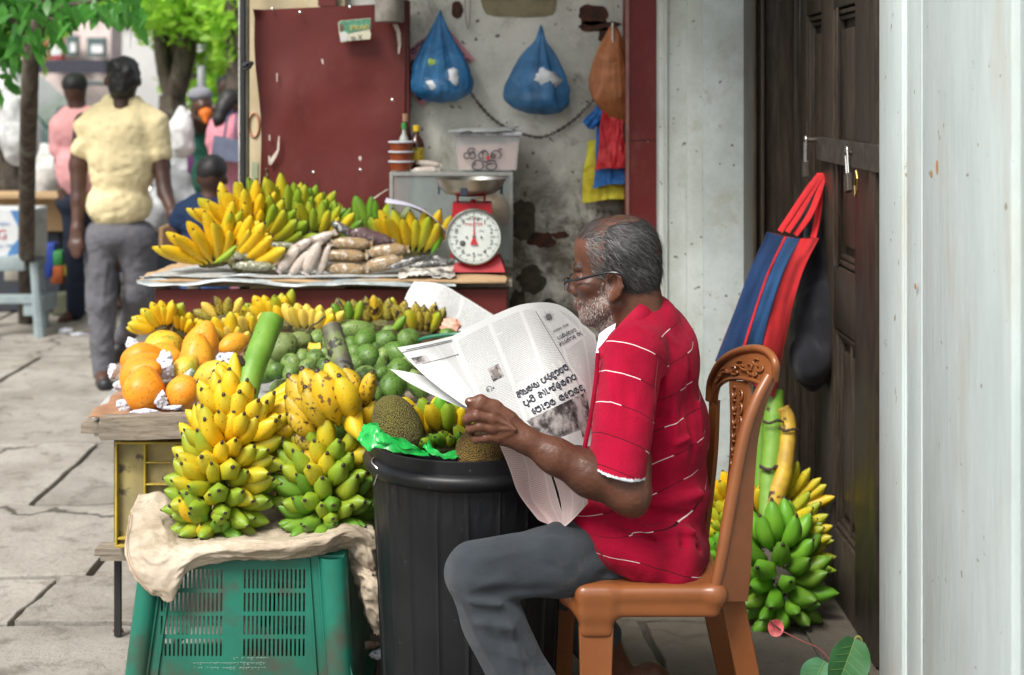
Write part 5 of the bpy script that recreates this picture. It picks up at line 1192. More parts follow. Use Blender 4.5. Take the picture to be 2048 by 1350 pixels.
def leg(pa,pb,wa,wb,ta=.02,nm='leg'):
    a=P(*pa);b=P(*pb); q=SDF(.006); n=7
    dirv=(b-a); L=dirv.length; z=dirv/L; x=(V(1,0,0)-z*z.x).normalized(); y=z.cross(x)
    mb=MB(); pts=[]
    def fn(u,v):
        w_=wa+(wb-wa)*v; a_=2*math.pi*u; c_,s_=math.cos(a_),math.sin(a_)
        sx=math.copysign(abs(c_)**.35,c_)*w_*.5; sy=math.copysign(abs(s_)**.35,s_)*ta
        if s_<0 and abs(c_)<.75: sy+=.006*(1-abs(c_)/.75)**.5      # shallow channel on the camera side
        return a+dirv*v+x*sx+y*sy*-1
    mb.grid(fn,32,10); return recalc(mb.obj(nm,M_CHAIR,ch,smooth=True,sharp=60))
leg((1192,1250,2.99),(1190,1530,2.97),.074,.056); leg((1130,1180,3.36),(1118,1450,3.38),.052,.046)
leg((1462,1190,3.05),(1522,1480,3.10),.052,.050); leg((1428,1200,3.40),(1476,1420,3.46),.062,.060)
E1=bez([(1424,1200,2.985),(1440,1130,2.99),(1455,1045,3.0),(1471,955,3.01),(1490,865,3.02),(1513,800,3.03),(1538,752,3.045)])
E2=bez([(1490,1200,3.03),(1497,1130,3.03),(1500,1050,3.035),(1504,960,3.04),(1510,880,3.05),(1524,815,3.055),(1547,760,3.055)])
def rib(name,A,B,th,m_=6,bul=0.0,rad=0):
    n=min(len(A),len(B))-1
    mb=MB(); mb.grid(lambda u,v: A[min(int(u*n+.5),n)].lerp(B[min(int(u*n+.5),n)],v)+V(0,-bul*math.sin(math.pi*v),0),n,m_,thick=th); 
    return recalc(mb.obj(name,M_CHAIR,ch,smooth=True,sharp=50))
bk=rib('stile',E1,E2,.008)
t_=MB().tube(E1,[.011+.003*math.sin(math.pi*i/len(E1)) for i in range(len(E1))],12); t_.obj('stile_edge',M_CHAIR,ch,smooth=True)
MB().tube(E2,[.006]*len(E2),10).obj('stile_edge',M_CHAIR,ch,smooth=True)
OUT=bez([(1549,760,3.05),(1551,728,3.04),(1538,706,3.07),(1513,697,3.12),(1475,703,3.20),(1442,724,3.30),(1422,760,3.37),(1418,800,3.39)])
INN=bez([(1523,800,3.06),(1522,772,3.06),(1512,763,3.09),(1496,759,3.13),(1474,756,3.20),(1452,761,3.28),(1436,776,3.34),(1432,802,3.37)])
rib('top_rail',OUT,INN,.010,10,.004); MB().tube(OUT,.009,10).obj('rail_edge',M_CHAIR,ch,smooth=True); MB().tube(INN,.005,8).obj('rail_edge',M_CHAIR,ch,smooth=True)
FS1=bez([(1418,800,3.39),(1414,900,3.40),(1404,1000,3.40),(1392,1100,3.40)]); FS2=bez([(1432,802,3.37),(1428,900,3.38),(1418,1000,3.38),(1406,1100,3.38)]); rib('stile',FS1,FS2,.014)
SP1=bez([(1458,760,3.25),(1460,840,3.23),(1458,920,3.22),(1450,1000,3.21),(1442,1080,3.2)]); SP2=bez([(1496,762,3.14),(1492,840,3.13),(1484,920,3.12),(1472,1000,3.12),(1462,1080,3.12)])
rib('splat',SP1,SP2,.010,8,.004)
# carved scrolls on the rail and the splat
orn=MB(); 
def onr(u,v,A=OUT,B=INN,o=.007):
    n=min(len(A),len(B))-1; i=min(max(u*n,0),n-1e-4); k=int(i); f_=i-k
    a=A[k].lerp(A[k+1],f_); b_=B[k].lerp(B[k+1],f_); return a.lerp(b_,v)+V(-.003,-o,0)
def spiral(cu,cv,r,t0,t1,sg,A=OUT,B=INN,sc=(1.0,2.6),rr=.0032):
    pts=[]
    for i in range(18):
        f_=i/17; a=t0+(t1-t0)*f_; q=r*(1-.8*f_); pts.append(onr(cu+q*math.cos(a)*sc[0]*sg,cv+q*math.sin(a)*sc[1],A,B))
    orn.tube(pts,[rr*(1-.4*i/17) for i in range(18)],6)
for (cu,cv,r,sg) in [(.30,.5,.07,1),(.38,.35,.06,-1),(.46,.55,.075,1),(.54,.4,.06,-1),(.62,.55,.07,1),(.70,.42,.055,-1),(.78,.55,.05,1),(.42,.7,.04,-1),(.58,.75,.04,1),(.34,.75,.035,1)]:
    spiral(cu,cv,r,0 if sg>0 else 1,5.4,sg)
for i in range(9):
    u=.08+i*.085; 
    for sg in (-1,1): spiral(u,.5+.16*sg,.045,0,5*sg,sg,SP1,SP2,(1.0,3.2),.003)
orn.obj('carved_scrolls',M_CHAIR,ch,smooth=True)
# ------------------------------------------------------------------ the seated man
man=thing('person',P(1290,1180,3.18),'seated man with grey hair and glasses, in a red striped shirt, holding an open newspaper','person')
def m_skin(name,base,dark,hair=0,rough=.42):
    n=NT(name); c=n.mix(n.step(n.noise(9,6,.6),.35,.7),base,dark); c=n.val(c,n.noise(70,4,.6),.85,1.12)
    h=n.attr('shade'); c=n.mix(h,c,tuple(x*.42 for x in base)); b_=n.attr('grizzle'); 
    sp=n.step(n.noise(420,2,.5),.47,.58); c=n.mix(n.math('MULTIPLY',n.math('MULTIPLY',b_,sp),.45),c,(.36,.34,.32))
    r_=n.attr('lip'); c=n.mix(r_,c,(.20,.075,.065))
    v=n.t.nodes.new('ShaderNodeTexVoronoi'); v.inputs['Scale'].default_value=230; n.t.links.new(n.co(),v.inputs[0])
    return n.fin(c,n.math('MULTIPLY_ADD',n.noise(18,4),.22,rough-.1),n.math('ADD',n.noise(55,6,.65),n.math('MULTIPLY',v.outputs['Distance'],.3)),.35,.003,spec=.35,Subsurface_Weight=.06,Subsurface_Radius=(.012,.004,.002))
M_SKIN=m_skin('skin',(.120,.047,.027),(.078,.030,.018))
HC=P(1235,532,3.14); yaw=R(13)
hf=V(-math.cos(yaw),math.sin(yaw),0); hs_=V(-math.sin(yaw),-math.cos(yaw),0); hu=V(0,0,1)
def H(x,y,z): return HC+hf*x+hs_*y+hu*z
HM=Matrix(((hf.x,hs_.x,0),(hf.y,hs_.y,0),(0,0,1)))
h=SDF(.012)
h.ell(H(-.012,0,.03),(.086,.074,.083),HM); h.ell(H(.035,0,.035),(.062,.062,.062),HM,k=.02)
h.ell(H(.045,0,-.045),(.048,.056,.062),HM,k=.025); h.ell(H(.035,0,-.085),(.050,.050,.036),HM,k=.02)
h.cap(H(.062,-.018,-.112),H(.062,.018,-.112),.019,k=.018)            # chin
h.cap(H(.012,.050,-.082),H(.058,.030,-.110),.014,k=.02); h.cap(H(.012,-.050,-.082),H(.058,-.030,-.110),.014,k=.02)  # jaw line
h.cap(H(.082,-.036,-.002),H(.090,0,-.004),.009,k=.012); h.cap(H(.082,.036,-.002),H(.090,0,-.004),.009,k=.012)  # brow
for sg in(1,-1):
    h.ell(H(.090,.031*sg,-.022),(.018,.016,.012),HM,k=.012,op='s')    # socket
    h.ell(H(.076,.031*sg,-.022),(.013,.014,.012),HM,k=.003)           # eyeball
    h.cap(H(.088,.018*sg,-.017),H(.080,.043*sg,-.018),.0035,k=.003)   # upper lid
    h.cap(H(.086,.020*sg,-.031),H(.079,.042*sg,-.031),.003,k=.003)
    h.ell(H(.062,.046*sg,-.042),(.022,.018,.016),HM,k=.016)           # cheek
    h.cap(H(.094,.011*sg,-.060),H(.090,.014*sg,-.058),.0078,k=.006)   # nostril wing
    h.cap(H(.086,.020*sg,-.070),H(.076,.034*sg,-.094),.004,k=.008,op='s') # nasolabial fold
h.cap(H(.087,0,-.014),H(.103,0,-.050),.008,.0105,k=.010); h.ell(H(.1045,0,-.054),(.010,.011,.009),HM,k=.006)
h.cap(H(.086,-.020,-.082),H(.086,.020,-.082),.009,k=.01)              # upper lip mound
h.cap(H(.080,.024,-.089),H(.0885,0,-.0875),.0048,.0058,k=.003); h.cap(H(.080,-.024,-.089),H(.0885,0,-.0875),.0048,.0058,k=.003)
h.cap(H(.078,.022,-.098),H(.085,0,-.099),.0050,.0062,k=.003); h.cap(H(.078,-.022,-.098),H(.085,0,-.099),.0050,.0062,k=.003)
h.cap(H(.080,.024,-.0935),H(.092,0,-.0930),.0016,k=.002,op='s'); h.cap(H(.080,-.024,-.0935),H(.092,0,-.0930),.0016,k=.002,op='s')
for sg in(1,-1):   # ears
    e0=H(-.004,.077*sg,-.036); EM=HM@rotm('Y',-12)@rotm('Z',-22*sg)
    h.ell(e0,(.020,.009,.031),EM,k=.006); h.ell(H(-.001,.080*sg,-.028),(.012,.008,.017),EM,k=.004,op='s'); h.ell(H(.004,.083*sg,-.042),(.006,.008,.008),EM,k=.003,op='s')
    h.ell(H(.003,.077*sg,-.060),(.009,.007,.010),EM,k=.005)
    pts=[H(.010,.080*sg,-.022),H(.007,.085*sg,-.008),H(-.006,.087*sg,-.004),H(-.020,.087*sg,-.014),H(-.024,.086*sg,-.034),H(-.016,.083*sg,-.052),H(-.003,.080*sg,-.064)]
    h.chain(pts,[.003]*7,k=.004)
h.cap(H(-.030,0,-.03),H(-.055,0,-.15),.060,.060,k=.02); h.cap(H(.02,0,-.10),H(-.012,0,-.16),.040,.045,k=.02)
h.cap(H(-.006,.046,-.08),H(.004,.03,-.16),.010,k=.012)                # neck tendon
def hloc(X): 
    q=X-np.array(HC); return q@np.array(hf),q@np.array(hs_),q[:,2]
def shade_head(X):
    x,y,z=hloc(X); n_=vnoise(X,40,3)*.006
    # grizzled beard: lower face, in front of the ear
    beard=np.clip((-.058-z+n_)/.018+.0,0,1)*np.clip((x+.004+n_)/.016,0,1)*np.clip((.10-x)/.01,0,1)
    cheek=np.clip((.055-x-(z+.06)*.8)/.02,0,1); b1_=beard*np.maximum(cheek,np.clip((-.078-z)/.012,0,1)); mo=np.exp(-(((z+.079)/.009)**2))*np.clip((x-.06)/.02,0,1)*.9
    side=np.clip((x+.0)/.01,0,1)*np.clip((.040-x)/.012,0,1)*np.clip((.0-z)/.02,0,1)*.8
    b1_=np.clip(np.maximum(np.maximum(b1_,mo),side),0,1); lip=np.exp(-((z+.0935)/.0085)**2)*np.clip((x-.076)/.006,0,1)
    b1_=b1_*(1-lip); b1_=b1_*np.clip(-(z-(-.02))/.02,0,1)
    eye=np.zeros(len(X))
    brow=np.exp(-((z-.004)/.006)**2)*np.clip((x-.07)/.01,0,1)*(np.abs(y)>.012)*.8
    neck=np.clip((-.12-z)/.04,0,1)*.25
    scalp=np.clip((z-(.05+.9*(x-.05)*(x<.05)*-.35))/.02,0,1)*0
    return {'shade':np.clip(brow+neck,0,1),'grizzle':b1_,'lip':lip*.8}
hv,hfc=h.mesh(.0021); 
def relaxf(vs,fs,n=1):
    for _ in range(n):
        acc=np.zeros_like(vs); cnt=np.zeros(len(vs))
        for i in range(4):
            for j in (1,3): np.add.at(acc,fs[:,i],vs[fs[:,(i+j)%4]]); np.add.at(cnt,fs[:,i],1)
        vs=vs*.5+.5*acc/np.maximum(cnt,1)[:,None]
    return vs
hv=relaxf(hv,hfc,1)
# arms, hands, legs
a_=SDF(.012); EL=P(1258,985,2.94); WR=P(1052,880,2.935)
a_.cap(P(1262,720,3.04),P(1252,930,2.96),.050,.046); a_.cap(P(1252,930,2.96),EL,.046,.043,k=.03)
a_.cap(EL,P(1180,948,2.94),.043,.044,k=.02); a_.cap(P(1180,948,2.94),P(1110,912,2.935),.044,.034,k=.02); a_.cap(P(1110,912,2.935),WR,.034,.0255,k=.02)
a_.ell(P(1268,1012,2.95),(.024,.026,.020),None,k=.02)
a_.crease(P(1090,880,2.905),P(1200,935,2.90),.007,.0015)
# near hand: back of the hand towards the camera, fingers curled round the paper edge
D=2.925
a_.ell(P(1012,850,D+.012),(.034,.019,.028),rotm('Y',30),k=.014); a_.cap(WR,P(1010,848,D+.01),.025,.024,k=.014); a_.cap(WR,P(1000,872,D+.012),.022,.019,k=.012)
fing=[ # knuckle, middle joint, end joint, tip with radii
 ([(988,822,D-.004),(958,812,D-.012),(940,820,D+.004),(938,826,D+.022)],[.0115,.0102,.0092,.0082]),
 ([(983,838,D-.008),(952,832,D-.018),(935,838,D-.002),(935,845,D+.018)],[.0118,.0104,.0094,.0084]),
 ([(986,856,D-.006),(958,853,D-.014),(940,858,D+.002),(942,864,D+.020)],[.0112,.0100,.0090,.0080]),
 ([(994,873,D+.000),(970,876,D-.006),(952,878,D+.006),(950,880,D+.022)],[.0102,.0092,.0084,.0076])]
for pts,rs_ in fing:
    q=[P(*p) for p in pts]; a_.cap(P(1020,848,D+.012),q[0],.014,rs_[0],k=.008); a_.chain(q,rs_,k=.0035)
    a_.ell(q[0],(.0125,.012,.0115),None,k=.006); a_.crease(P(1035,860,D-.02),q[0]+V(.012,-.008,0),.0042,.0035)
tq=[P(1020,835,D+.004),P(990,812,D+.0),P(962,801,D-.006),P(938,803,D-.004)]; a_.chain(tq,[.0135,.0115,.0108,.0088],k=.008)   # thumb laid along the top of the paper
a_.ell(tq[2],(.011,.011,.0115),None,k=.005)
for i in range(4):
    q=[P(*p) for p in fing[i][0]]; a_.crease(q[1]+V(0,-.010,.006),q[1]+V(0,-.010,-.006),.002,-.0012)
a_.crease(P(1060,865,2.90),P(1020,838,2.895),.003,.0028).crease(P(1020,838,2.895),P(990,830,2.90),.0026,.0026).crease(P(1065,880,2.90),P(1015,862,2.895),.003,.0026).crease(P(1020,845,2.895),P(1005,866,2.895),.0025,.0022).crease(P(1100,890,2.895),P(1150,930,2.89),.0035,.003)
av,af=a_.mesh(.0022,disp=lambda X:.0006*vnoise(X,120,5)); av=relaxf(av,af,1)
# far arm and its hand holding the far edge of the paper
f_=SDF(.012); f_.chain([P(1300,720,3.36),P(1310,900,3.42),P(1235,800,3.40),P(1205,735,3.37)],[.05,.045,.034,.027],k=.02)
f_.ell(P(1198,722,3.37),(.030,.018,.036),None,k=.012)
f_.chain([P(1205,712,3.35),P(1185,706,3.335),P(1162,709,3.325)],[.0125,.0115,.0095],k=.006)   # thumb on the paper
for i in range(4): f_.chain([P(1196,700+i*14,3.385),P(1180,696+i*15,3.405),P(1170,702+i*15,3.40),P(1166,708+i*15,3.395)],[.010,.0095,.009,.008],k=.003)
fv,ff=f_.mesh(.003)
# bare lower legs and feet (the far ankle shows under the chair)
g_=SDF(.015); g_.chain([P(1045,1085,3.38),P(1200,1280,3.44),P(1250,1370,3.46)],[.05,.046,.034],k=.02)
fa=P(1250,1370,3.46); g_.cap(fa,V(.34,3.46,.06),.034,.032,k=.02); g_.cap(V(.36,3.46,.035),V(.20,3.42,.022),.032,.026,k=.02); g_.cap(V(.20,3.42,.022),V(.14,3.40,.016),.03,.014,k=.012)
g_.ell(fa+V(.0,-.03,-.0),(.016,.014,.018),None,k=.012)
for i in range(5): g_.cap(V(.15,3.365+i*.018,.014),V(.12+.006*i,3.36+i*.019,.011),.0095,.008,k=.004)
g_.chain([P(950,1160,2.99),P(1060,1400,3.0),V(.15,3.02,.09)],[.045,.045,.036],k=.02); g_.cap(V(.16,3.02,.05),V(.02,3.0,.022),.035,.028,k=.02); g_.cap(V(.02,3.0,.022),V(-.04,2.99,.016),.032,.014,k=.012)
for i in range(5): g_.cap(V(-.03,2.955+i*.018,.014),V(-.065+.006*i,2.95+i*.019,.011),.0095,.008,k=.004)
g_.cap(P(950,1160,2.99),P(1290,1105,3.12),.045,.045); g_.cap(P(1045,1085,3.38),P(1290,1105,3.28),.045,.045); g_.cap(P(1300,1080,3.2),P(1300,720,3.2),.07,.07)
gv,gf=g_.mesh(.005)
VV=np.concatenate([hv,av,fv,gv]); off=[0,len(hv),len(hv)+len(av),len(hv)+len(av)+len(fv)]
FF=np.concatenate([hfc,af+off[1],ff+off[2],gf+off[3]])
at=shade_head(VV); n0=len(hv)
for k_ in at: at[k_][n0:]=0
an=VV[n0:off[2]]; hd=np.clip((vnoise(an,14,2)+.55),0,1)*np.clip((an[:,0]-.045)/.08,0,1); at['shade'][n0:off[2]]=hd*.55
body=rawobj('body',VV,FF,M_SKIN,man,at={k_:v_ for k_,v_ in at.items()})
# eyes, nails
M_EYE=mk('eye_white',(.55,.5,.46),rough=.2,var=.05); M_IRIS=mk('dark_iris',(.02,.012,.008),rough=.15)
for sg in (1,-1):
    MB().lathe([(.0116*math.sin(a),.0116*math.cos(a)) for a in [i*math.pi/10 for i in range(11)]],H(.0775,.031*sg,-.0235),16,M=HM@rotm('Y',90)).obj('eye',M_EYE,man,smooth=True)
    MB().lathe([(0,.0122),(.003,.0119),(.0052,.0108)],H(.0775,.031*sg,-.0245),14,M=HM@rotm('Y',100)).obj('iris',M_IRIS,man,smooth=True)
M_NAIL=mk('finger_nail',(.33,.18,.13),rough=.3)
MB().lathe([(0,.0016),(.004,.0012),(.0058,0)],P(1164,706,3.325)+V(0,-.0092,.001),10,M=My@Matrix.Diagonal((1.3,1,1))).obj('nail',M_NAIL,man,smooth=True)
MB().lathe([(0,.0016),(.004,.0012),(.0055,0)],tq[3]+V(.003,-.006,.005),10,M=rotm('X',40)@Matrix.Diagonal((1.3,1,1))).obj('nail',M_NAIL,man,smooth=True)
# hair: thousands of short strands combed back over the scalp, plus a close cap
M_HAIR=mk('dark_grey_hair',(.010,.0095,.009),(.028,.027,.026),rough=.55,scale=40,bscale=120,bstr=.6)
def m_strand(name,lo,hi):
    n=NT(name); c=n.mix(n.attr('g'),lo,hi); return n.fin(c,.5,spec=.4)
M_STRAND=m_strand('hair_strand',(.010,.009,.009),(.30,.29,.285)); M_BEARD=m_strand('beard_strand',(.12,.115,.11),(.62,.60,.58))
hp=SDF(.012); hp.ell(H(-.014,0,.030),(.0835,.0765,.0845),HM); hp.ell(H(-.040,0,-.02),(.056,.068,.062),HM,k=.02)
# keep hair off the face and the bald crown
hp.box(H(.135,0,-.03),(.09,.12,.135),.02,HM@rotm('Y',0),k=.01,op='s'); hp.ell(H(.010,0,.112),(.068,.052,.036),HM@rotm('Y',12),k=.01,op='s')
hp.ell(H(.012,.085,-.048),(.026,.03,.040),HM,k=.008,op='s'); hp.ell(H(.012,-.085,-.048),(.026,.03,.040),HM,k=.008,op='s'); hp.box(H(-.03,0,-.135),(.12,.12,.065),.01,HM@rotm('Y',-14),k=.008,op='s')
hair=hp.obj('hair',.0028,M_HAIR,man,disp=lambda X:.0016*vnoise(X*np.array([1.,1.,2.2]),150,4)+.0012*vnoise(X,60,7),relax=0)
def strands(name,src_v,src_n,N,mat,Lr,dirf,gf,seed,wd=.00035,lift=.35,seg=3):
    r_=random.Random(seed); vs=[];fs=[];g=[]
    for _ in range(N):
        i=r_.randrange(len(src_v)); p=Vector(src_v[i]); n_=Vector(src_n[i]); d_=dirf(p,n_,r_); L=r_.uniform(*Lr); d_=(d_-n_*d_.dot(n_)).normalized(); sd=n_.cross(d_).normalized(); gg=gf(p,r_)
        b0=len(vs); q=p.copy(); 
        for k in range(seg+1):
            t=k/seg; w_=wd*(1-.75*t); c=p+d_*L*t+n_*(L*lift*t*(1-.55*t))+sd*(L*.12*math.sin(t*3+i))
            vs+= [c-sd*w_,c+sd*w_]; g+=[gg,gg]
        for k in range(seg): fs.append((b0+2*k,b0+2*k+1,b0+2*k+3,b0+2*k+2))
    return rawobj(name,[tuple(v) for v in vs],fs,mat,man,at={'g':g},smooth=False)
def vnormals(o):
    n=np.zeros(len(o.data.vertices)*3,dtype=np.float32); o.data.vertices.foreach_get('normal',n); v=np.zeros_like(n); o.data.vertices.foreach_get('co',v)
    return v.reshape(-1,3)+np.array(WORLDLOC[o.name]),n.reshape(-1,3)
hvv,hnn=vnormals(hair); out=hp.ev(hvv+hnn*.003)>0; hvv,hnn=hvv[out],hnn[out]
strands('hair_strands',hvv,hnn,6500,M_STRAND,(.014,.026),lambda p,n_,r_: (-hf*.9-hu*.75+hs_*r_.uniform(-.25,.25)+hu*r_.uniform(-.3,.3)),
        lambda p,r_: (r_.random()**3.0)*(.9 if (p-HC).dot(hf)>-.01 else .35),3,wd=.00045,lift=.22)
bn_,bnn=vnormals(body)
xs_,ys_,zs_=hloc(bn_); lipm=np.array(at['grizzle'])>.35; lipm[n0:]=False
tt_=(np.arange(len(bn_))<n0)&(np.abs(ys_)>.045)&(xs_>.030)&(xs_<.062)&(zs_>-.02)&(zs_<.075)&(xs_<.062-.35*np.clip(.03-zs_,0,1))
strands('temple_hair',bn_[tt_],bnn[tt_],520,M_STRAND,(.012,.022),lambda p,n_,r_: (-hf*.9-hu*.5+hu*r_.uniform(-.4,.4)),lambda p,r_: r_.random()**1.3,15,wd=.0004,lift=.2)
# thin wisps over the balding crown and front
tv_=(np.arange(len(bn_))<n0)&(zs_>.062)&(xs_>-.07)&(xs_<.088)
strands('crown_wisps',bn_[tv_],bnn[tv_],800,M_STRAND,(.018,.034),lambda p,n_,r_: (-hf-hs_*r_.uniform(-.4,.6)),lambda p,r_: r_.random()**2*.5,5,wd=.0004,lift=.12)
tf_=(np.arange(len(bn_))<n0)&(zs_>.058)&(zs_<.105)&(xs_>.055)
strands('forelock',bn_[tf_],bnn[tf_],420,M_STRAND,(.018,.030),lambda p,n_,r_: (-hf*.8+hu*.8+hs_*r_.uniform(-.5,.5)),lambda p,r_: r_.random()**1.6*.6,6,wd=.0004,lift=.25)
strands('beard',bn_[lipm],bnn[lipm],1500,M_BEARD,(.0025,.006),lambda p,n_,r_: (-hu+hf*r_.uniform(-.4,.4)+hs_*r_.uniform(-.4,.4)),lambda p,r_: r_.random()**.7,7,wd=.00030,lift=.7)
bm_=(np.arange(len(bn_))<n0)&(np.abs(zs_-.004)<.006)&(xs_>.07)&(np.abs(ys_)>.012)&(np.abs(ys_)<.045)
strands('eyebrow',bn_[bm_],bnn[bm_],260,M_STRAND,(.006,.010),lambda p,n_,r_: (hs_*(1 if (p-HC).dot(hs_)>0 else -1)+hu*.3),lambda p,r_: r_.random()*.5,8,wd=.0004,lift=.3)
# glasses
def bar_(name,pts,r,mat,flat=1): return MB().tube(catmull([H(*p) for p in pts],5),r,8,flat=flat).obj(name,mat,man,smooth=True)
M_FRAME=mk('black_frame',(.008,.008,.009),rough=.25); ngl=NT('lens_glass'); M_LENS=ngl.fin((.9,.93,.95),.03,spec=.6); ngl.b.inputs['Alpha'].default_value=.14
for sg in(1,-1):
    bar_('glasses_temple',[(.099,.058*sg,-.028),(.07,.070*sg,-.022),(.035,.080*sg,-.011),(.003,.087*sg,-.004),(-.018,.089*sg,-.006),(-.034,.087*sg,-.020)],.0029,M_FRAME)
    lens=[(.112-.004*abs(c_),.033*sg+.024*c_,-.039+.013*s_) for c_,s_ in [(math.copysign(abs(math.cos(a))**.6,math.cos(a)),math.copysign(abs(math.sin(a))**.6,math.sin(a))) for a in [i*math.pi/12 for i in range(24)]]]
    MB().add([H(*p) for p in lens],[tuple(range(24))]).obj('lens',M_LENS,man)
    MB().tube([H(*p) for p in lens[:13]],.0016,6).obj('glasses_rim',M_FRAME,man,smooth=True); MB().tube([H(*p) for p in lens[12:]+lens[:1]],.0007,6).obj('glasses_rim',M_FRAME,man,smooth=True)
    MB().tube([H(.108,.056*sg,-.034),H(.099,.059*sg,-.028)],.0024,8).obj('glasses_hinge',M_FRAME,man,smooth=True)
bar_('glasses_bridge',[(.110,.010,-.032),(.114,0,-.029),(.110,-.010,-.032)],.0016,M_FRAME)
# ------------------------------------------------------------------ shirt
def m_shirt():
    n=NT('red_striped_cotton'); s_=n.attr('sv'); q=n.attr('su')
    wob=n.math('MULTIPLY',n.noise(7,3),.012)
    ph=n.math('DIVIDE',n.math('ADD',s_,wob),.067); fr_=n.math('FRACT',ph); ln=n.math('LESS_THAN',fr_,.026)
    seg=n.math('FRACT',n.math('ADD',n.math('DIVIDE',q,.17),n.math('MULTIPLY',n.math('FLOOR',ph),.37))); wh=n.math('LESS_THAN',seg,.42)
    c=n.mix(n.step(n.noise(6,5,.6),.35,.7),(.33,.002,.026),(.22,.0015,.017)); 
    c=n.mix(ln,c,n.mix(wh,(.03,.004,.008),(.75,.62,.62)))
    c=n.mix(n.attr('lining'),c,(.70,.73,.78))
    wv=n.t.nodes.new('ShaderNodeTexWave'); wv.inputs['Scale'].default_value=260; n.t.links.new(n.co(),wv.inputs[0])
    return n.fin(c,.78,n.math('ADD',n.math('MULTIPLY',wv.outputs[1],.1),n.noise(38,6,.72,dist=1.2)),.75,.004,spec=.12,Sheen_Weight=.05,Sheen_Roughness=.4)
M_SHIRT=m_shirt()
sh=SDF(.02)
hemA,hemB=P(1167,931,2.93),P(1283,957,2.93); hd_=(hemB-hemA).normalized(); hn=V(hd_.z,0,-hd_.x); hn=hn if hn.z<0 else -hn
sh.ell(P(1300,735,3.20),(.108,.175,.135),rotm('Y',18),k=.03,g=0); sh.ell(P(1308,860,3.2),(.124,.160,.165),None,k=.03,g=0)
sh.ell(P(1294,985,3.2),(.140,.160,.125),None,k=.03,g=0); sh.ell(P(1318,1085,3.2),(.112,.172,.092),None,k=.03,g=0); sh.ell(P(1335,1115,3.16),(.080,.17,.070),None,k=.03); sh.cap(P(1230,1085,3.03),P(1340,1110,3.06),.055,.058,k=.04)
sh.cap(P(1180,1040,3.06),P(1290,1120,3.03),.040,.045,k=.03); sh.cap(P(1160,1035,3.10),P(1200,1010,3.2),.03,.05,k=.02)
sh.cap(P(1315,640,3.14),P(1275,700,3.05),.045,.060,k=.03); sh.cap(P(1315,640,3.20),P(1300,700,3.34),.045,.060,k=.03); sh.cap(P(1290,640,3.15),P(1300,690,3.17),.062,.09,k=.03)
sh.cap(P(1265,712,3.035),P(1232,960,2.93),.066,.0615,k=.022,g=1,cut=(hemA,hn)); sh.cap(P(1300,712,3.36),P(1305,930,3.44),.066,.062,k=.022,g=1)
sh.ell(H(-.02,0,-.10),(.068,.058,.07),HM,k=.006,op='s')      # opening at the neck
for a in [((1300,1010,3.03),(1420,985,3.10),.012,.010),((1295,1035,3.02),(1410,1030,3.08),.010,-.010),((1290,1060,3.01),(1405,1062,3.06),.012,.010),((1240,1050,3.0),(1330,1095,3.02),.011,-.009),((1200,1040,3.0),(1290,1115,3.0),.008,.007),((1180,1075,3.02),(1250,1130,3.0),.007,-.006),
          ((1345,700,3.06),(1352,900,3.05),.010,.007),((1375,720,3.08),(1385,930,3.07),.010,-.007),((1400,740,3.1),(1402,900,3.1),.009,.006),((1320,760,3.03),(1300,960,3.0),.012,-.014),((1330,900,3.02),(1420,860,3.08),.010,.005),((1325,960,3.02),(1415,930,3.07),.011,-.007),
          ((1180,830,2.90),(1250,860,2.875),.008,-.004),((1200,880,2.88),(1280,900,2.88),.007,.004),((1215,720,3.0),(1225,860,2.89),.010,.005),((1250,760,2.96),(1260,900,2.88),.012,-.005),((1290,640,3.08),(1350,690,3.06),.010,.006),((1230,705,3.0),(1330,700,3.03),.004,-.004),
          ((1330,1090,3.02),(1410,1100,3.06),.010,-.007),((1300,1140,3.02),(1400,1130,3.06),.009,.006),((1210,1100,3.0),(1270,1165,3.0),.006,.005),((1380,990,3.05),(1360,1120,3.02),.012,-.006)]:
    sh.crease(P(*a[0]),P(*a[1]),a[2]*.85,a[3]*1.5)
sh.box(V(.3,3.2,P(0,1170,3.05).z-.2),(.5,.5,.2),.002,None,k=.006,op='s')
def sh_at(X):
    D_,G=sh.ev(X,groups=True); dep=X[:,1]; px=1024+X[:,0]/dep*F; py=HY+(CZ-X[:,2])/dep*F
    ax=np.array(P(1232,960,2.93)-P(1265,712,3.035)); ax/=np.linalg.norm(ax); t=(X-np.array(P(1265,712,3.035)))@ax
    slv=t+.20*(X[:,0]-.25)*-1
    up=np.clip((P(0,1000,3.1).z-X[:,2])/.10,0,1)
    tor=X[:,2]-.38*(X[:,0]-.3)*(1-1.9*up)-.35*np.clip(X[:,1]-3.1,0,1)
    shoulder=np.clip((X[:,2]-P(0,700,3.1).z)/.05,0,1); tor2=tor
    q=(X-np.array(hemA))@np.array(hn); lin=((G==1)&(q>-.0065)&(X[:,1]<3.15)).astype(float)
    return {'sv':np.where(G==1,slv+2.013,tor2+3.0),'su':np.where(G==1,X[:,0]*1.0+X[:,1],X[:,0]+X[:,1]*.8+.9*X[:,2]),'lining':lin}
sh.obj('shirt',.0034,M_SHIRT,man,disp=lambda X:.0014*vnoise(X,36,1)+.0046*np.abs(vnoise(X@np.array([[1,0,.35],[0,1,0],[-.6,0,.7]]),15,2))-.0018+.002*vnoise(X*np.array([1,1,.4]),26,8),attrs=sh_at,relax=1)
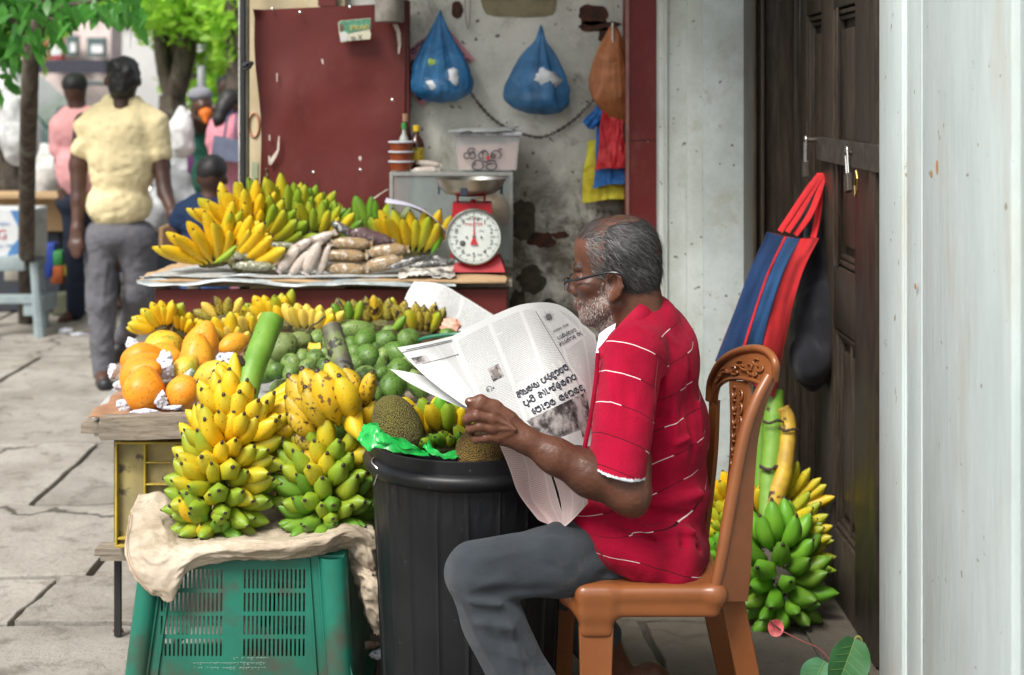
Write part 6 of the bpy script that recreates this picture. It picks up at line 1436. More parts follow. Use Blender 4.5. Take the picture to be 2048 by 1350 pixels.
# collar, yoke seam and inner white collar
def band(name,A,B,mat,th=.0025,bul=.004,par=man,n=10,at=None):
    a=catmull([P(*p) for p in A],n); b_=catmull([P(*p) for p in B],n); L_=min(len(a),len(b_))-1
    mb=MB(); mb.grid(lambda u,v:a[min(int(u*L_+.5),L_)].lerp(b_[min(int(u*L_+.5),L_)],v)+V(0,-bul*math.sin(math.pi*v),0),L_,6,thick=th); o=recalc(mb.obj(name,mat,par,smooth=True,sharp=60)); return o
M_SHIRTP=mk('red_cotton_plain',(.32,.002,.026),(.22,.0015,.017),rough=.8,spec=.2,bscale=90,bstr=.3)
band('collar',[(1318,592,3.20),(1310,588,3.14),(1290,598,3.085),(1258,628,3.055),(1225,664,3.04),(1196,698,3.03)],[(1334,622,3.20),(1326,622,3.12),(1302,640,3.065),(1268,668,3.03),(1236,694,3.02),(1200,716,3.015)],M_SHIRTP)
band('collar',[(1318,592,3.20),(1296,600,3.26),(1250,640,3.27),(1215,672,3.22)],[(1330,622,3.22),(1306,632,3.29),(1262,668,3.30),(1220,700,3.24)],M_SHIRTP)
M_CHECK=mk('white_check_cotton',(.66,.68,.75),(.52,.55,.66),rough=.8,scale=90)
band('inner_collar',[(1232,646,3.085),(1214,656,3.075),(1198,668,3.08)],[(1222,690,3.06),(1204,700,3.05),(1190,712,3.06)],M_CHECK)
MB().tube(catmull([P(1196,706,2.995),P(1192,760,3.0),P(1182,830,3.0),P(1168,905,3.0),P(1158,1000,3.02)],6),.005,6,flat=.4).obj('placket',M_SHIRTP,man,smooth=True)
# ------------------------------------------------------------------ trousers
def m_trouser():
    n=NT('grey_blue_trousers'); w_=n.t.nodes.new('ShaderNodeTexWave'); w_.inputs['Scale'].default_value=330; w_.inputs['Distortion'].default_value=1; n.t.links.new(n.map((1,1,.6),rot=(0,.6,0)),w_.inputs[0])
    c=n.mix(n.step(n.noise(5,5,.6),.35,.68),(.042,.050,.060),(.028,.034,.041)); c=n.val(c,w_.outputs[1],.82,1.2); c=n.mix(n.math('MULTIPLY',n.step(n.noise(16,4,.6),.60,.72),.35),c,(.11,.085,.07))
    return n.fin(c,.85,n.math('ADD',n.math('MULTIPLY',w_.outputs[1],.15),n.noise(44,6,.72,dist=1)),.7,.004,spec=.15,Sheen_Weight=.1)
M_TROU=m_trouser()
tr=SDF(.02)
tr.cap(P(1300,1118,3.12),P(1130,1118,3.04),.064,.074,k=.03); tr.cap(P(1130,1118,3.04),P(953,1143,3.0),.074,.064,k=.03)
tr.cap(P(951,1148,3.0),P(985,1240,3.0),.064,.062,k=.012); tr.cap(P(985,1240,3.0),P(1055,1380,3.0),.062,.064,k=.02); tr.cap(P(1055,1380,3.0),P(1095,1490,3.01),.064,.062,k=.02)
cz=P(1200,1292,3.43); cn=(P(1250,1370,3.46)-P(1045,1085,3.38)).normalized()
tr.cap(P(1300,1110,3.28),P(1045,1086,3.38),.064,.068,k=.03); tr.cap(P(1045,1086,3.38),P(1240,1340,3.45),.066,.060,k=.02,cut=(cz,cn)); tr.ell(P(1300,1110,3.2),(.09,.13,.05),None,k=.03)
for a in [((1110,1085,2.97),(960,1120,2.95),.010,.005),((940,1195,2.93),(1060,1185,2.95),.009,-.014),((915,1200,2.93),(1040,1215,2.94),.008,.010),((925,1225,2.93),(1050,1235,2.94),.009,-.010),((935,1245,2.93),(1060,1262,2.94),.008,.008),((950,1270,2.93),(1050,1290,2.94),.008,-.007),
          ((1000,1190,2.96),(1110,1185,2.98),.010,.008),((1230,1080,3.0),(1120,1150,2.97),.012,-.005),((1200,1140,3.0),(1060,1160,2.96),.012,.005),((980,1300,2.93),(1075,1330,2.94),.009,.006),((900,1150,2.94),(925,1120,2.93),.006,-.004),((1010,1080,2.97),(930,1110,2.95),.008,-.004),((1035,1210,2.94),(1080,1350,2.95),.008,-.006),((900,1170,2.95),(1000,1360,2.94),.006,.004),
          ((1040,1040,3.31),(1000,1100,3.32),.008,-.005)]:
    tr.crease(P(*a[0]),P(*a[1]),a[2]*1.1,a[3]*.8)
for a in [((900,1130,2.94),(930,1200,2.93),.007,-.006),((960,1170,2.93),(1010,1160,2.95),.009,.008),((1090,1130,2.96),(1240,1150,3.02),.010,-.007),((1060,1060,2.98),(1180,1110,3.0),.010,.005),((970,1215,2.93),(1010,1330,2.93),.008,-.007),((1020,1250,2.94),(1050,1360,2.94),.007,.006)]: tr.crease(P(*a[0]),P(*a[1]),a[2],a[3])
tr.box(V(.3,3.2,.441-.1),(.115,.5,.1),.002,None,k=.004,op='s')
tr.obj('trousers',.0042,M_TROU,man,disp=lambda X:.0012*vnoise(X,36,1)+.0044*np.abs(vnoise(X@np.array([[.8,0,.5],[0,1,0],[-.5,0,.9]]),13,2))-.0018,relax=1)
def surf_line(sd,pts,name,mat,r=.0011,par=man):
    q=catmull([P(*p) for p in pts],8); out=[]
    for p in q:
        X=np.array([[p.x,p.y-.12,p.z]]); 
        for _ in range(24):
            d_=float(sd.ev(X)[0]); X[0,1]+=max(d_*.9,-.02)
            if abs(d_)<.0006: break
        out.append(V(X[0,0],X[0,1]-.0006,X[0,2]))
    MB().tube(out,r,5).obj(name,mat,par,smooth=True)
M_SEAM=mk('trouser_seam',(.022,.027,.033),rough=.9)
0 and surf_line(tr,[(1130,1108,3.04),(1060,1112,3.02),(985,1128,3.0),(955,1152,3.0),(985,1235,3.0),(1030,1330,3.0)],'side_seam',M_SEAM)
M_YOKE=mk('shirt_seam',(.13,.003,.010),rough=.9)
surf_line(sh,[(1306,702,3.1),(1298,760,3.1),(1300,840,3.1),(1292,900,3.1),(1284,955,3.1)],'sleeve_seam',M_YOKE,.0013)
surf_line(sh,[(1172,1042,3.1),(1215,1100,3.1),(1262,1158,3.1)],'shirt_hem',M_YOKE,.0016)
# ------------------------------------------------------------------ newspaper
def net(rows):
    """rows[v][u] of (px,py,d): smooth surface through them"""
    R_=[[P(*p) for p in r] for r in rows]
    def cr(a,b,c,d_,t): return .5*((2*b)+(c-a)*t+(2*a-5*b+4*c-d_)*t*t+(3*b-a-3*c+d_)*t**3)
    def line(q,t):
        n=len(q)-1; x=min(max(t,0),1)*n; i=min(int(x),n-1); f=x-i; a=q[i-1] if i>0 else q[0]*2-q[1]; d_=q[i+2] if i+2<=n else q[n]*2-q[n-1]; return cr(a,q[i],q[i+1],d_,f)
    return lambda u,v: line([line(r,u) for r in R_],v)
def proj(p): return (1024+p.x/p.y*F, HY+(CZ-p.z)/p.y*F)
class Page:
    def __init__(s,rows,flip=1): s.f=net(rows); s.N=24; s.g=[(u/s.N,v/s.N)+proj(s.f(u/s.N,v/s.N)) for u in range(s.N+1) for v in range(s.N+1)]; s.flip=flip
    def nrm(s,u,v):
        e=.02; a=s.f(min(u+e,1),v)-s.f(max(u-e,0),v); b=s.f(u,min(v+e,1))-s.f(u,max(v-e,0)); n_=a.cross(b).normalized(); return n_ if n_.y<0 else -n_
    def at(s,px,py,o=.0012):
        u,v=min(s.g,key=lambda q:(q[2]-px)**2+(q[3]-py)**2)[:2]
        for _ in range(4):
            x,y=proj(s.f(u,v)); e=.01; xu,yu=proj(s.f(u+e if u<.98 else u-e,v)); xv,yv=proj(s.f(u,v+e if v<.98 else v-e)); su=1 if u<.98 else -1; sv=1 if v<.98 else -1
            a,b,c,d_=(xu-x)/e*su,(xv-x)/e*sv,(yu-y)/e*su,(yv-y)/e*sv; det=a*d_-b*c
            if abs(det)<1e-6: break
            dx_,dy_=px-x,py-y; u+= (d_*dx_-b*dy_)/det; v+=(-c*dx_+a*dy_)/det; u=min(max(u,0),1); v=min(max(v,0),1)
        return s.f(u,v)+s.nrm(u,v)*o
    def mesh(s,name,mat,par,nu=40,nv=40,th=.0006):
        o=MB().grid(lambda u,v:s.f(u,v),nu,nv,thick=th).obj(name,mat,par,smooth=True); return o
def m_news(name,ncol,nlin,paper=(.60,.61,.60),ink=.55,mask=None,pink=0):
    n=NT(name); uv=n.co('UV'); sp=n.t.nodes.new('ShaderNodeSeparateXYZ'); n.t.links.new(uv,sp.inputs[0]); u,v=sp.outputs[0],sp.outputs[1]
    cu=n.math('FRACT',n.math('MULTIPLY',u,float(ncol))); col=n.math('MULTIPLY',n.step(cu,.04,.06),n.math('SUBTRACT',1.0,n.step(cu,.92,.94)))
    lf=n.math('MULTIPLY',v,float(nlin)); fr_=n.math('FRACT',lf); ln=n.math('MULTIPLY',n.step(fr_,.25,.35),n.math('SUBTRACT',1.0,n.step(fr_,.75,.85)))
    cb=n.t.nodes.new('ShaderNodeCombineXYZ'); n.set(cb.inputs[0],n.math('MULTIPLY',u,nlin*2.2)); n.set(cb.inputs[1],n.math('FLOOR',lf)); wd=n.noise(1.0,2,.6,cb.outputs[0]); word=n.step(wd,.40,.47)
    cb2=n.t.nodes.new('ShaderNodeCombineXYZ'); n.set(cb2.inputs[0],n.math('MULTIPLY',u,float(nlin)*7)); n.set(cb2.inputs[1],n.math('MULTIPLY',lf,3.0)); let=n.step(n.noise(1.0,1,.5,cb2.outputs[0]),.38,.55)
    para=n.step(n.noise(3.0,2,.5,n.map((ncol*.7,9,1),'UV')),.28,.31)
    f=n.math('MULTIPLY',n.math('MULTIPLY',ln,word),n.math('MULTIPLY',col,n.math('MULTIPLY',let,ink)))
    f=n.math('MULTIPLY',f,para)
    mg=n.math('MULTIPLY',n.math('MULTIPLY',n.step(u,.015,.02),n.math('SUBTRACT',1.0,n.step(u,.98,.985))),n.math('MULTIPLY',n.step(v,.04,.045),n.math('SUBTRACT',1.0,n.step(v,.965,.97)))); f=n.math('MULTIPLY',f,mg)
    c=n.mix(n.step(n.noise(5,4,.6),.35,.7),paper,tuple(x*.93 for x in paper)); 
    gh=n.math('MULTIPLY',n.step(n.noise(10,3,.6),.45,.7),.10); c=n.mix(gh,c,(.35,.36,.36)); c=n.mix(f,c,(.08,.08,.085) if not pink else (.28,.08,.09))
    return n.fin(c,.75,n.noise(16,4,.6),.12,.004,spec=.2)
nwp=thing('newspaper',P(1050,760,3.1),'open newspaper with bold black headline held up by the seated man','newspaper')
M_NP1=m_news('newsprint_right_page',4.6,88,ink=.62); M_NP2=m_news('newsprint_left_page',3.2,76,ink=.5); M_NP3=m_news('newsprint_pink_page',2.4,60,(.60,.49,.47),.75,pink=1)
pg1=Page([[(905,672,3.05),(985,631,3.12),(1055,607,3.20),(1125,613,3.30),(1190,670,3.34)],
          [(930,735,3.03),(1012,700,3.10),(1080,672,3.17),(1145,680,3.26),(1200,725,3.30)],
          [(957,795,3.0),(1038,770,3.07),(1103,745,3.12),(1160,750,3.19),(1200,780,3.24)],
          [(985,850,2.98),(1060,835,3.03),(1122,820,3.07),(1168,825,3.13),(1200,840,3.18)],
          [(1005,895,2.975),(1075,895,3.01),(1132,890,3.05),(1175,892,3.10),(1205,900,3.14)]])
pg1.mesh('right_page',M_NP1,nwp,48,48)
pg2=Page([[(795,695,3.13),(850,685,3.10),(905,672,3.05)],[(832,735,3.10),(885,723,3.08),(930,735,3.03)],[(878,775,3.05),(925,770,3.04),(957,795,3.0)],[(938,818,2.965),(965,830,2.975),(985,850,2.98)]])
pg2.mesh('left_page',M_NP2,nwp,30,30)
pg3=Page([[(780,738,3.17),(835,748,3.13),(880,765,3.09)],[(812,762,3.14),(862,778,3.10),(908,795,3.05)],[(866,790,3.09),(905,803,3.05),(935,812,3.0)],[(940,822,2.985),(955,830,2.985),(965,838,2.985)]])
pg3.mesh('under_page',M_NP2,nwp,20,20)
pg4=Page([[(995,880,2.985),(1040,885,2.99),(1085,900,3.0)],[(1018,935,3.0),(1062,935,3.03),(1105,960,3.02)],[(1036,985,3.02),(1072,1000,3.06),(1118,1005,3.02)],[(1070,1032,3.03),(1100,1040,3.05),(1128,1040,3.02)],[(1080,1042,3.03),(1105,1052,3.04),(1126,1057,3.02)]])
pg4.mesh('hanging_page',M_NP3,nwp,30,30)
pg5=Page([[(1085,895,3.0),(1120,900,2.98),(1165,925,2.975)],[(1108,955,3.01),(1135,950,2.98),(1172,965,2.975)],[(1122,1005,3.02),(1150,990,2.985),(1175,1000,2.98)],[(1126,1057,3.02),(1145,1040,3.0),(1176,1006,2.985)]])
pg5.mesh('folded_back_page',M_NP3,nwp,20,20)
pgb=Page([[(900,676,3.07),(985,640,3.14),(1055,618,3.22),(1125,620,3.32),(1188,676,3.36)],[(985,850,3.0),(1060,835,3.05),(1122,820,3.09),(1168,825,3.15),(1200,840,3.2)]]); pgb.mesh('back_page',M_NP1,nwp,20,6)
def quad_on(pg,pts,mat,name,o=.0014,nn=8):
    a,b,c,d_=[Vector((p[0],p[1])) for p in pts]
    mb=MB(); mb.grid(lambda u,v:(lambda q:pg.at(q.x,q.y,o))(a.lerp(b,u).lerp(d_.lerp(c,u),v)),nn,nn); return mb.obj(name,mat,nwp,smooth=True)
M_PAPERW=mk('clean_newsprint',(.60,.61,.60),var=.06,rough=.75)
quad_on(pg1,[(1032,768),(1128,715),(1172,772),(1062,835)],M_PAPERW,'headline_block',.0008)
quad_on(pg1,[(1065,618),(1112,616),(1172,672),(1135,700)],M_PAPERW,'heading_block',.0008)
def m_photo(name,sc_):
    n=NT(name); c=n.mix(n.step(n.noise(sc_,5,.65),.38,.62),(.035,.03,.03),(.40,.37,.36)); return n.fin(c,.7,spec=.2)
M_PHO=m_photo('press_photo',26)
quad_on(pg1,[(1052,842),(1172,784),(1185,866),(1108,895)],M_PHO,'press_photo',.0012,12)
quad_on(pg1,[(1112,878),(1160,860),(1168,893),(1130,900)],M_PAPERW,'caption_block',.0016)
quad_on(pg1,[(974,738),(996,728),(1008,752),(986,764)],m_photo('portrait_photo',60),'portrait_photo',.0012)
quad_on(pg1,[(980,742),(992,737),(1001,752),(990,758)],mk('portrait_face_print',(.22,.19,.18),var=.3,scale=80),'portrait_face',.0016,3)
quad_on(pg2,[(822,716),(852,710),(862,722),(832,729)],M_PHO,'small_picture',.0012,4)
# hand drawn Sinhala letters: every glyph is a set of strokes on a unit square (y up)
def C_(cx,cy,rx,ry,a0,a1,n=9): return [(cx+rx*math.cos(R(a0+(a1-a0)*i/n)),cy+ry*math.sin(R(a0+(a1-a0)*i/n))) for i in range(n+1)]
GL={
 'අ':(1.15,[C_(.25,.28,.20,.26,20,340)+[(.45,.20)],[(.30,.56)]+C_(.30,.76,.16,.18,-90,170),[(.42,.42)]+C_(.60,.35,.17,.35,160,-60)[:8],C_(.88,.5,.2,.48,100,-80),[(.62,.62),(.70,.85),(.88,.97)]]),
 'ය':(.95,[C_(.22,.62,.15,.18,-60,230),[(.10,.5)]+C_(.28,.32,.20,.32,150,300),[(.40,.05)]+C_(.62,.40,.27,.40,-100,60),[(.48,.05),(.52,.55)]]),
 'ව':(.85,[C_(.42,.40,.34,.40,60,330),[(.70,.22)]+C_(.55,.38,.18,.18,-30,200),[(.62,.72),(.50,.84),(.32,.74)]]),
 'ප':(.85,[C_(.20,.66,.12,.13,0,300),[(.10,.62)]+C_(.42,.40,.34,.40,160,380)+[(.76,.72),(.66,.80)]]),
 'ර':(.66,[C_(.33,.30,.26,.30,110,440),[(.25,.58),(.18,.78),(.30,.95),(.48,.90)]]),
 'ද':(.7,[C_(.32,.62,.22,.20,-20,240),[(.12,.48)]+C_(.34,.28,.24,.28,130,300)+[(.58,.0),(.66,-.22),(.45,-.30)],[(.32,.40),(.50,.42)]]),
 'න':(.85,[C_(.24,.62,.14,.15,-30,300),[(.12,.55)]+C_(.42,.42,.32,.42,150,20,8)+[(.74,.1),(.50,.0),(.20,.02)]]),
 'හ':(.88,[C_(.24,.62,.14,.15,-30,300),[(.10,.55)]+C_(.40,.34,.30,.34,160,370)+[(.74,.70),(.56,.78),(.46,.62)]]),
 'ම':(.9,[C_(.22,.74,.12,.12,0,340),[(.10,.66)]+C_(.44,.36,.35,.36,150,400)+[(.72,.72)],C_(.60,.74,.13,.13,-30,300)]),
 'ච':(.75,[C_(.34,.36,.28,.36,90,420),[(.34,.72),(.55,.86),(.70,.80)]]),
 'ආ':(1.75,[C_(.25,.28,.20,.26,20,340)+[(.45,.20)],[(.30,.56)]+C_(.30,.76,.16,.18,-90,170),[(.42,.42)]+C_(.60,.35,.17,.35,160,-60)[:8],C_(.88,.5,.2,.48,100,-80),[(1.25,.92),(1.38,.90),(1.40,.5),(1.36,.05),(1.58,.0),(1.6,.2)]]),
 'ණ':(1.1,[C_(.22,.62,.13,.15,0,320),[(.10,.5)]+C_(.30,.36,.20,.34,170,20,8),C_(.66,.36,.24,.36,150,-150)+[(.62,.5)]]),
 'ඩ':(.8,[C_(.36,.34,.28,.34,120,420),[(.24,.64),(.34,.86),(.58,.86)],[(.30,.34),(.55,.42)]]),
 'ල':(.85,[C_(.24,.30,.16,.22,0,330),[(.40,.32)]+C_(.44,.42,.34,.46,200,-60,10)]),
 'ට':(.82,[C_(.40,.38,.32,.38,70,350)+[(.74,.62),(.60,.78)]]),
 'ත':(.85,[C_(.26,.36,.18,.34,60,330),[(.42,.40)]+C_(.55,.42,.2,.42,180,-80,8),[(.2,.7),(.4,.92),(.6,.84)]]),
 'ක':(1.0,[C_(.26,.34,.20,.32,0,330),[(.46,.34)]+C_(.66,.34,.20,.33,180,-150,9),[(.30,.62),(.40,.84),(.56,.62),(.66,.86),(.82,.66)]]),
 'ස':(1.0,[C_(.22,.66,.12,.14,0,300),[(.1,.56)]+C_(.32,.30,.22,.30,150,360)+[(.54,.62),(.70,.74),(.84,.5)]+C_(.70,.26,.18,.26,50,-130,6)]),
 'ශ':(.8,[C_(.36,.36,.28,.36,0,300),[(.64,.36),(.7,.7),(.5,.86)]]),
 'ං':(.34,[C_(.16,.34,.10,.11,0,360)]),'ෙ':(.5,[C_(.26,.26,.16,.22,0,330),[(.12,.34),(.08,.70),(.26,.86),(.36,.72)]]),
 'ා':(.45,[[(.06,.86),(.22,.86),(.26,.5),(.20,.05),(.36,.0),(.38,.15)]]),
 'ෝ':(.5,[[(.06,.86),(.22,.86),(.26,.5),(.20,.05),(.36,.0)],[(.3,.9),(.4,1.1)]]),'ැ':(.42,[[(.12,.9),(.16,.4),(.10,.30),(.24,.28),(.30,.42)],[(.16,.9),(.3,.86)]]),
 'ි':(0,[[(-.70,.86),(-.55,1.12),(-.28,1.12),(-.14,.92)]]),'ී':(0,[[(-.70,.86),(-.55,1.14),(-.28,1.14),(-.14,.96),(-.26,.96)]]),'ු':(0,[[(-.42,-.04),(-.44,-.26),(-.30,-.34),(-.20,-.20)]]),'්':(0,[[(-.24,.88),(-.16,1.10),(-.02,1.06),(-.10,.92)]]),
 ' ':(.55,[]),
}
def glyph_text(s_,fn,start,end,h,wpx,mat,par,name='headline',r=None,seg=2):
    """strokes laid on a surface: fn(px,py)->point; the line runs from start to end (picture points at unit letter steps)"""
    tot=sum(GL[c][0] for c in s_); d=(Vector(end)-Vector(start)); L=d.length; ux=d/L; uy=Vector((ux.y,-ux.x)); k=L/tot; x=0; mb=MB()
    for c in s_:
        w_,st=GL[c]
        for pl in st:
            pts=[]
            for (gx,gy) in pl:
                q=Vector(start)+ux*((x+gx)*k)+uy*(gy*h); pts.append(q)
            P3=[fn(q.x,q.y) for q in pts]; mb.tube(P3,wpx,5,cap=True,flat=.35) if False else None
            n=len(P3); vs=[]; fs=[]
            for i in range(n):
                a=P3[max(i-1,0)]; b=P3[min(i+1,n-1)]; t=(b-a); t=t.normalized() if t.length>1e-9 else V(1,0,0)
                sd=t.cross(V(0,-1,0)); sd=sd.normalized() if sd.length>1e-6 else V(1,0,0); vs+=[P3[i]-sd*wpx,P3[i]+sd*wpx]
            for i in range(n-1): fs.append((2*i,2*i+1,2*i+3,2*i+2))
            mb.add(vs,fs)
        x+=w_
    return mb.obj(name,mat,par)
pgf=lambda x,y: pg1.at(x,y,.0022)
for s_,a,b in [('අයවැය පැරදුනහම',(1036,797),(1137,738)),('පුංචි ආණ්ඩුවලට',(1049,814),(1153,757)),('මොනව වෙනවද'.replace('ො','ා').replace('මා','ෙමා'),(1066,830),(1168,779))]:
    glyph_text(s_,pgf,a,b,12.5,.00165,M_INK,nwp)
glyph_text('පාකිස්තාෙන',pgf,(1115,680),(1152,662),7,.0007,M_INK,nwp,'heading'); glyph_text('ආරක්ශාව මද',pgf,(1119,693),(1163,668),7,.0007,M_INK,nwp,'heading'); glyph_text('මාසිෙත පීරය',pgf,(1106,666),(1136,650),4,.0004,M_INK,nwp,'heading')
glyph_text('ලං',pgf,(973,786),(990,779),12,.0006,M_INK,nwp,'initial')
# little figure with rays printed beside the heading
m=MB()
for i in range(14):
    a=i*math.pi/7; r0,r1=5,(15 if i%2 else 11)
    m.add([pgf(1096+r0*math.cos(a-.12),634+r0*math.sin(a-.12)),pgf(1096+r0*math.cos(a+.12),634+r0*math.sin(a+.12)),pgf(1096+r1*math.cos(a),634+r1*math.sin(a))],[(0,1,2)])
m.add([pgf(1096+6*math.cos(a),634+6*math.sin(a)) for a in [q*math.pi/5 for q in range(10)]],[tuple(range(10))]); m.obj('ray_emblem',mk('grey_print',(.16,.17,.16)),nwp)
def rule(pg,a,b,w_=.0005,name='rule'): 
    pts=[pg.at(a[0]+(b[0]-a[0])*i/12,a[1]+(b[1]-a[1])*i/12,.0016) for i in range(13)]; MB().tube(pts,w_,4).obj(name,M_INK,nwp)
rule(pg1,(1070,622),(1128,720)); rule(pg1,(1128,720),(1160,775)); rule(pg2,(800,706),(905,682)); rule(pg2,(845,728),(918,708)); rule(pg2,(812,700),(905,679))
# sheet hanging over the front board of the back table
hn_=thing('hanging_newspaper',P(900,610,4.55),'newspaper sheet hanging over the maroon board behind the pink tissue','newspaper')
pg6=Page([[(828,563,4.58),(880,568,4.58),(925,592,4.58),(990,632,4.57)],[(815,585,4.56),(868,602,4.54),(918,628,4.54),(960,648,4.54)],[(806,608,4.54),(855,632,4.5),(895,655,4.5),(945,668,4.5)]])
pg6.mesh('sheet',m_news('newsprint_hanging',3,26,ink=.75),hn_,24,16)
# ------------------------------------------------------------------ plastic bags on the wall
def m_film(name,c,alpha=.8,rough=.28):
    n=NT(name); x=n.mix(n.step(n.noise(9,5,.6,dist=.8),.35,.7),c,tuple(min(1,a*1.6+.05) for a in c)); n.fin(x,rough,n.math('ADD',n.noise(14,6,.7,dist=1.5),n.math('MULTIPLY',n.noise(50,4,.6,dist=1),.4)),.9,.012,spec=.55)
    n.b.inputs['Alpha'].default_value=alpha; tl=n.t.nodes.new('ShaderNodeBsdfTranslucent'); n.t.links.new(x,tl.inputs[0]); mx=n.t.nodes.new('ShaderNodeMixShader'); mx.inputs[0].default_value=.18
    out=n.t.nodes['Material Output']; n.t.links.new(n.b.outputs[0],mx.inputs[1]); n.t.links.new(tl.outputs[0],mx.inputs[2]); n.t.links.new(mx.outputs[0],out.inputs[0]); return n.m
M_BLUE=m_film('blue_bag_film',(.006,.16,.38),.6); M_ORNG=m_film('orange_bag_film',(.42,.15,.045),.86); M_WHT=m_film('white_bag_film',(.62,.62,.62),.92)
def plastic_bag(lab,rows,d,mat,npl,seed,dep=.45,parts=None,name='plastic_bag',pl=.30,nu=72):
    """rows from the knot down: (centre px, py, half width px)"""
    rw_=catmull([V(*r) for r in rows],6); n=len(rw_)-1; root=empty(name,P(rows[0][0],rows[0][1],d),lab,'plastic bag')
    def fn(u,v):
        r=rw_[min(int(v*n+.5),n)]; th=2*math.pi*u; cx=r.x; w_=r.z; t=v
        pleat=1+pl*(1-t)**.8*math.cos(npl*th+2*math.sin(th*2+seed))+.05*(1-.4*t)*math.cos(21*th+3*t+seed)+.10*t*t*max(0,math.cos(2*th+.5))**2+.07*mnoise.noise(V(math.cos(th)*2,math.sin(th)*2,t*4+seed))+.04*mnoise.noise(V(math.cos(th)*5,math.sin(th)*5,t*9+seed))
        c_,s_=math.cos(th),math.sin(th); ppm=F/d
        sag=0
        x=cx+w_*c_*pleat; y=r.y+ (w_*.10*mnoise.noise(V(th*2,seed,1)) if t>.6 else 0)
        p=P(x,y,d); return p+V(0,-(w_/ppm)*dep*(s_*pleat+1.0)+.0,0)
    MB().grid(fn,nu,n).obj('film',mat,root,smooth=True,sharp=0)
    bt=rw_[-1]; m=MB(); c=P(bt.x,bt.y+4,d)+V(0,-(bt.z/(F/d))*dep,0); ring=[fn(i/nu,1) for i in range(nu)]; m.add(ring+[c],[(i,(i+1)%nu,nu) for i in range(nu)]); m.obj('bottom_film',mat,root,smooth=True)
    kn_=MB().tube([P(rows[0][0],rows[0][1]-8,d),P(rows[0][0],rows[0][1]+6,d)],[.006,.010],10); kn_.obj('knot',mat,root,smooth=True)
    MB().lathe([(0,.004),(.004,.002),(.003,-.02)],P(rows[0][0],rows[0][1]-6,d+.02)+V(0,0,.004),8,M=My).obj('nail',M_IRON,root)
    for (nm,px,py,w_,h_,dz,mt,sd) in (parts or []): crumple('',px,py,d-dz,w_,h_,sd,mt,name=nm).parent=None
    return root
_cr=crumple
def inside(root,name,px,py,d,w_,h_,mt,sd):
    o=_cr('x',px,py,d,w_,h_,sd,mt,name=name); del o['label']; del o['category']; l=o.location.copy(); o.parent=root; o.location=l-WORLDLOC[root.name]; 
    for p in o.data.polygons: p.use_smooth=True
M_LEAFY=mk('pale_green_leaf',(.28,.40,.06)); M_WPACK=mk('white_packing',(.66,.68,.70),(.5,.53,.56),scale=14)
r=plastic_bag('left blue plastic bag hanging over the pink poster, with greens inside',[(880,30,4),(880,52,12),(880,80,24),(881,110,38),(883,140,50),(884,165,55),(884,186,50),(882,202,26)],5.14,M_BLUE,9,1)
inside(r,'contents',862,128,5.085,50,40,M_LEAFY,31); inside(r,'contents',905,150,5.08,60,50,M_WPACK,32); inside(r,'contents',872,172,5.08,90,40,M_WPACK,33)
r=plastic_bag('right blue plastic bag on the wall with a white bundle inside',[(1082,60,4),(1081,82,10),(1077,105,26),(1074,135,42),(1073,165,54),(1073,192,59),(1080,212,52),(1088,226,28)],5.14,M_BLUE,6,4)
inside(r,'contents',1085,160,5.08,90,90,M_WPACK,34); inside(r,'contents',1072,195,5.08,100,44,M_WPACK,35)
r=plastic_bag('translucent orange plastic bag hanging from a padlock by the maroon post',[(1226,54,6),(1226,72,14),(1222,95,22),(1220,125,32),(1218,155,37),(1220,190,36),(1228,220,26),(1240,246,13)],5.10,M_ORNG,5,7,dep=.5)
padlock(P(1225,48,5.08),'old padlock near the top holding the orange bag',0,1.25,M_IRON)
def flatbag(lab,pts,d,mat,seed,cat='plastic bag'):
    a,b,c,e=[Vector(p) for p in pts]
    def fn(u,v):
        q=a.lerp(b,u).lerp(e.lerp(c,u),v); return P(q.x+2*math.sin(v*7+seed),q.y+2*math.sin(u*6+seed),d-.012*math.sin(math.pi*u)*v-.010*mnoise.noise(V(u*3,v*3,seed))-.006*mnoise.noise(V(u*9,v*5,seed)))
    o=MB().grid(fn,20,20,thick=-.004).obj('plastic_bag',mat,None,smooth=True); return tag(o,lab,cat)
M_YB=m_film('yellow_bag_film',(.72,.58,.02),.98,.4); M_BB=m_film('royal_blue_bag_film',(.01,.14,.45),.98,.3); M_RB=m_film('red_bag_film',(.58,.012,.02),.98,.25)
flatbag('flat yellow plastic bag, lowest of the bags beside the maroon post',[(1175,280),(1245,270),(1252,398),(1162,404)],5.13,M_YB,1); flatbag('flat blue plastic bag under the red one beside the post',[(1200,208),(1240,240),(1252,365),(1185,376)],5.10,M_BB,2)
flatbag('small blue bag corner sticking out to the left of the red bag',[(1198,206),(1215,222),(1190,262),(1166,246)],5.09,M_BB,5); flatbag('flat red plastic bag in front of the blue and yellow ones',[(1208,208),(1246,240),(1252,333),(1190,341)],5.07,M_RB,3)
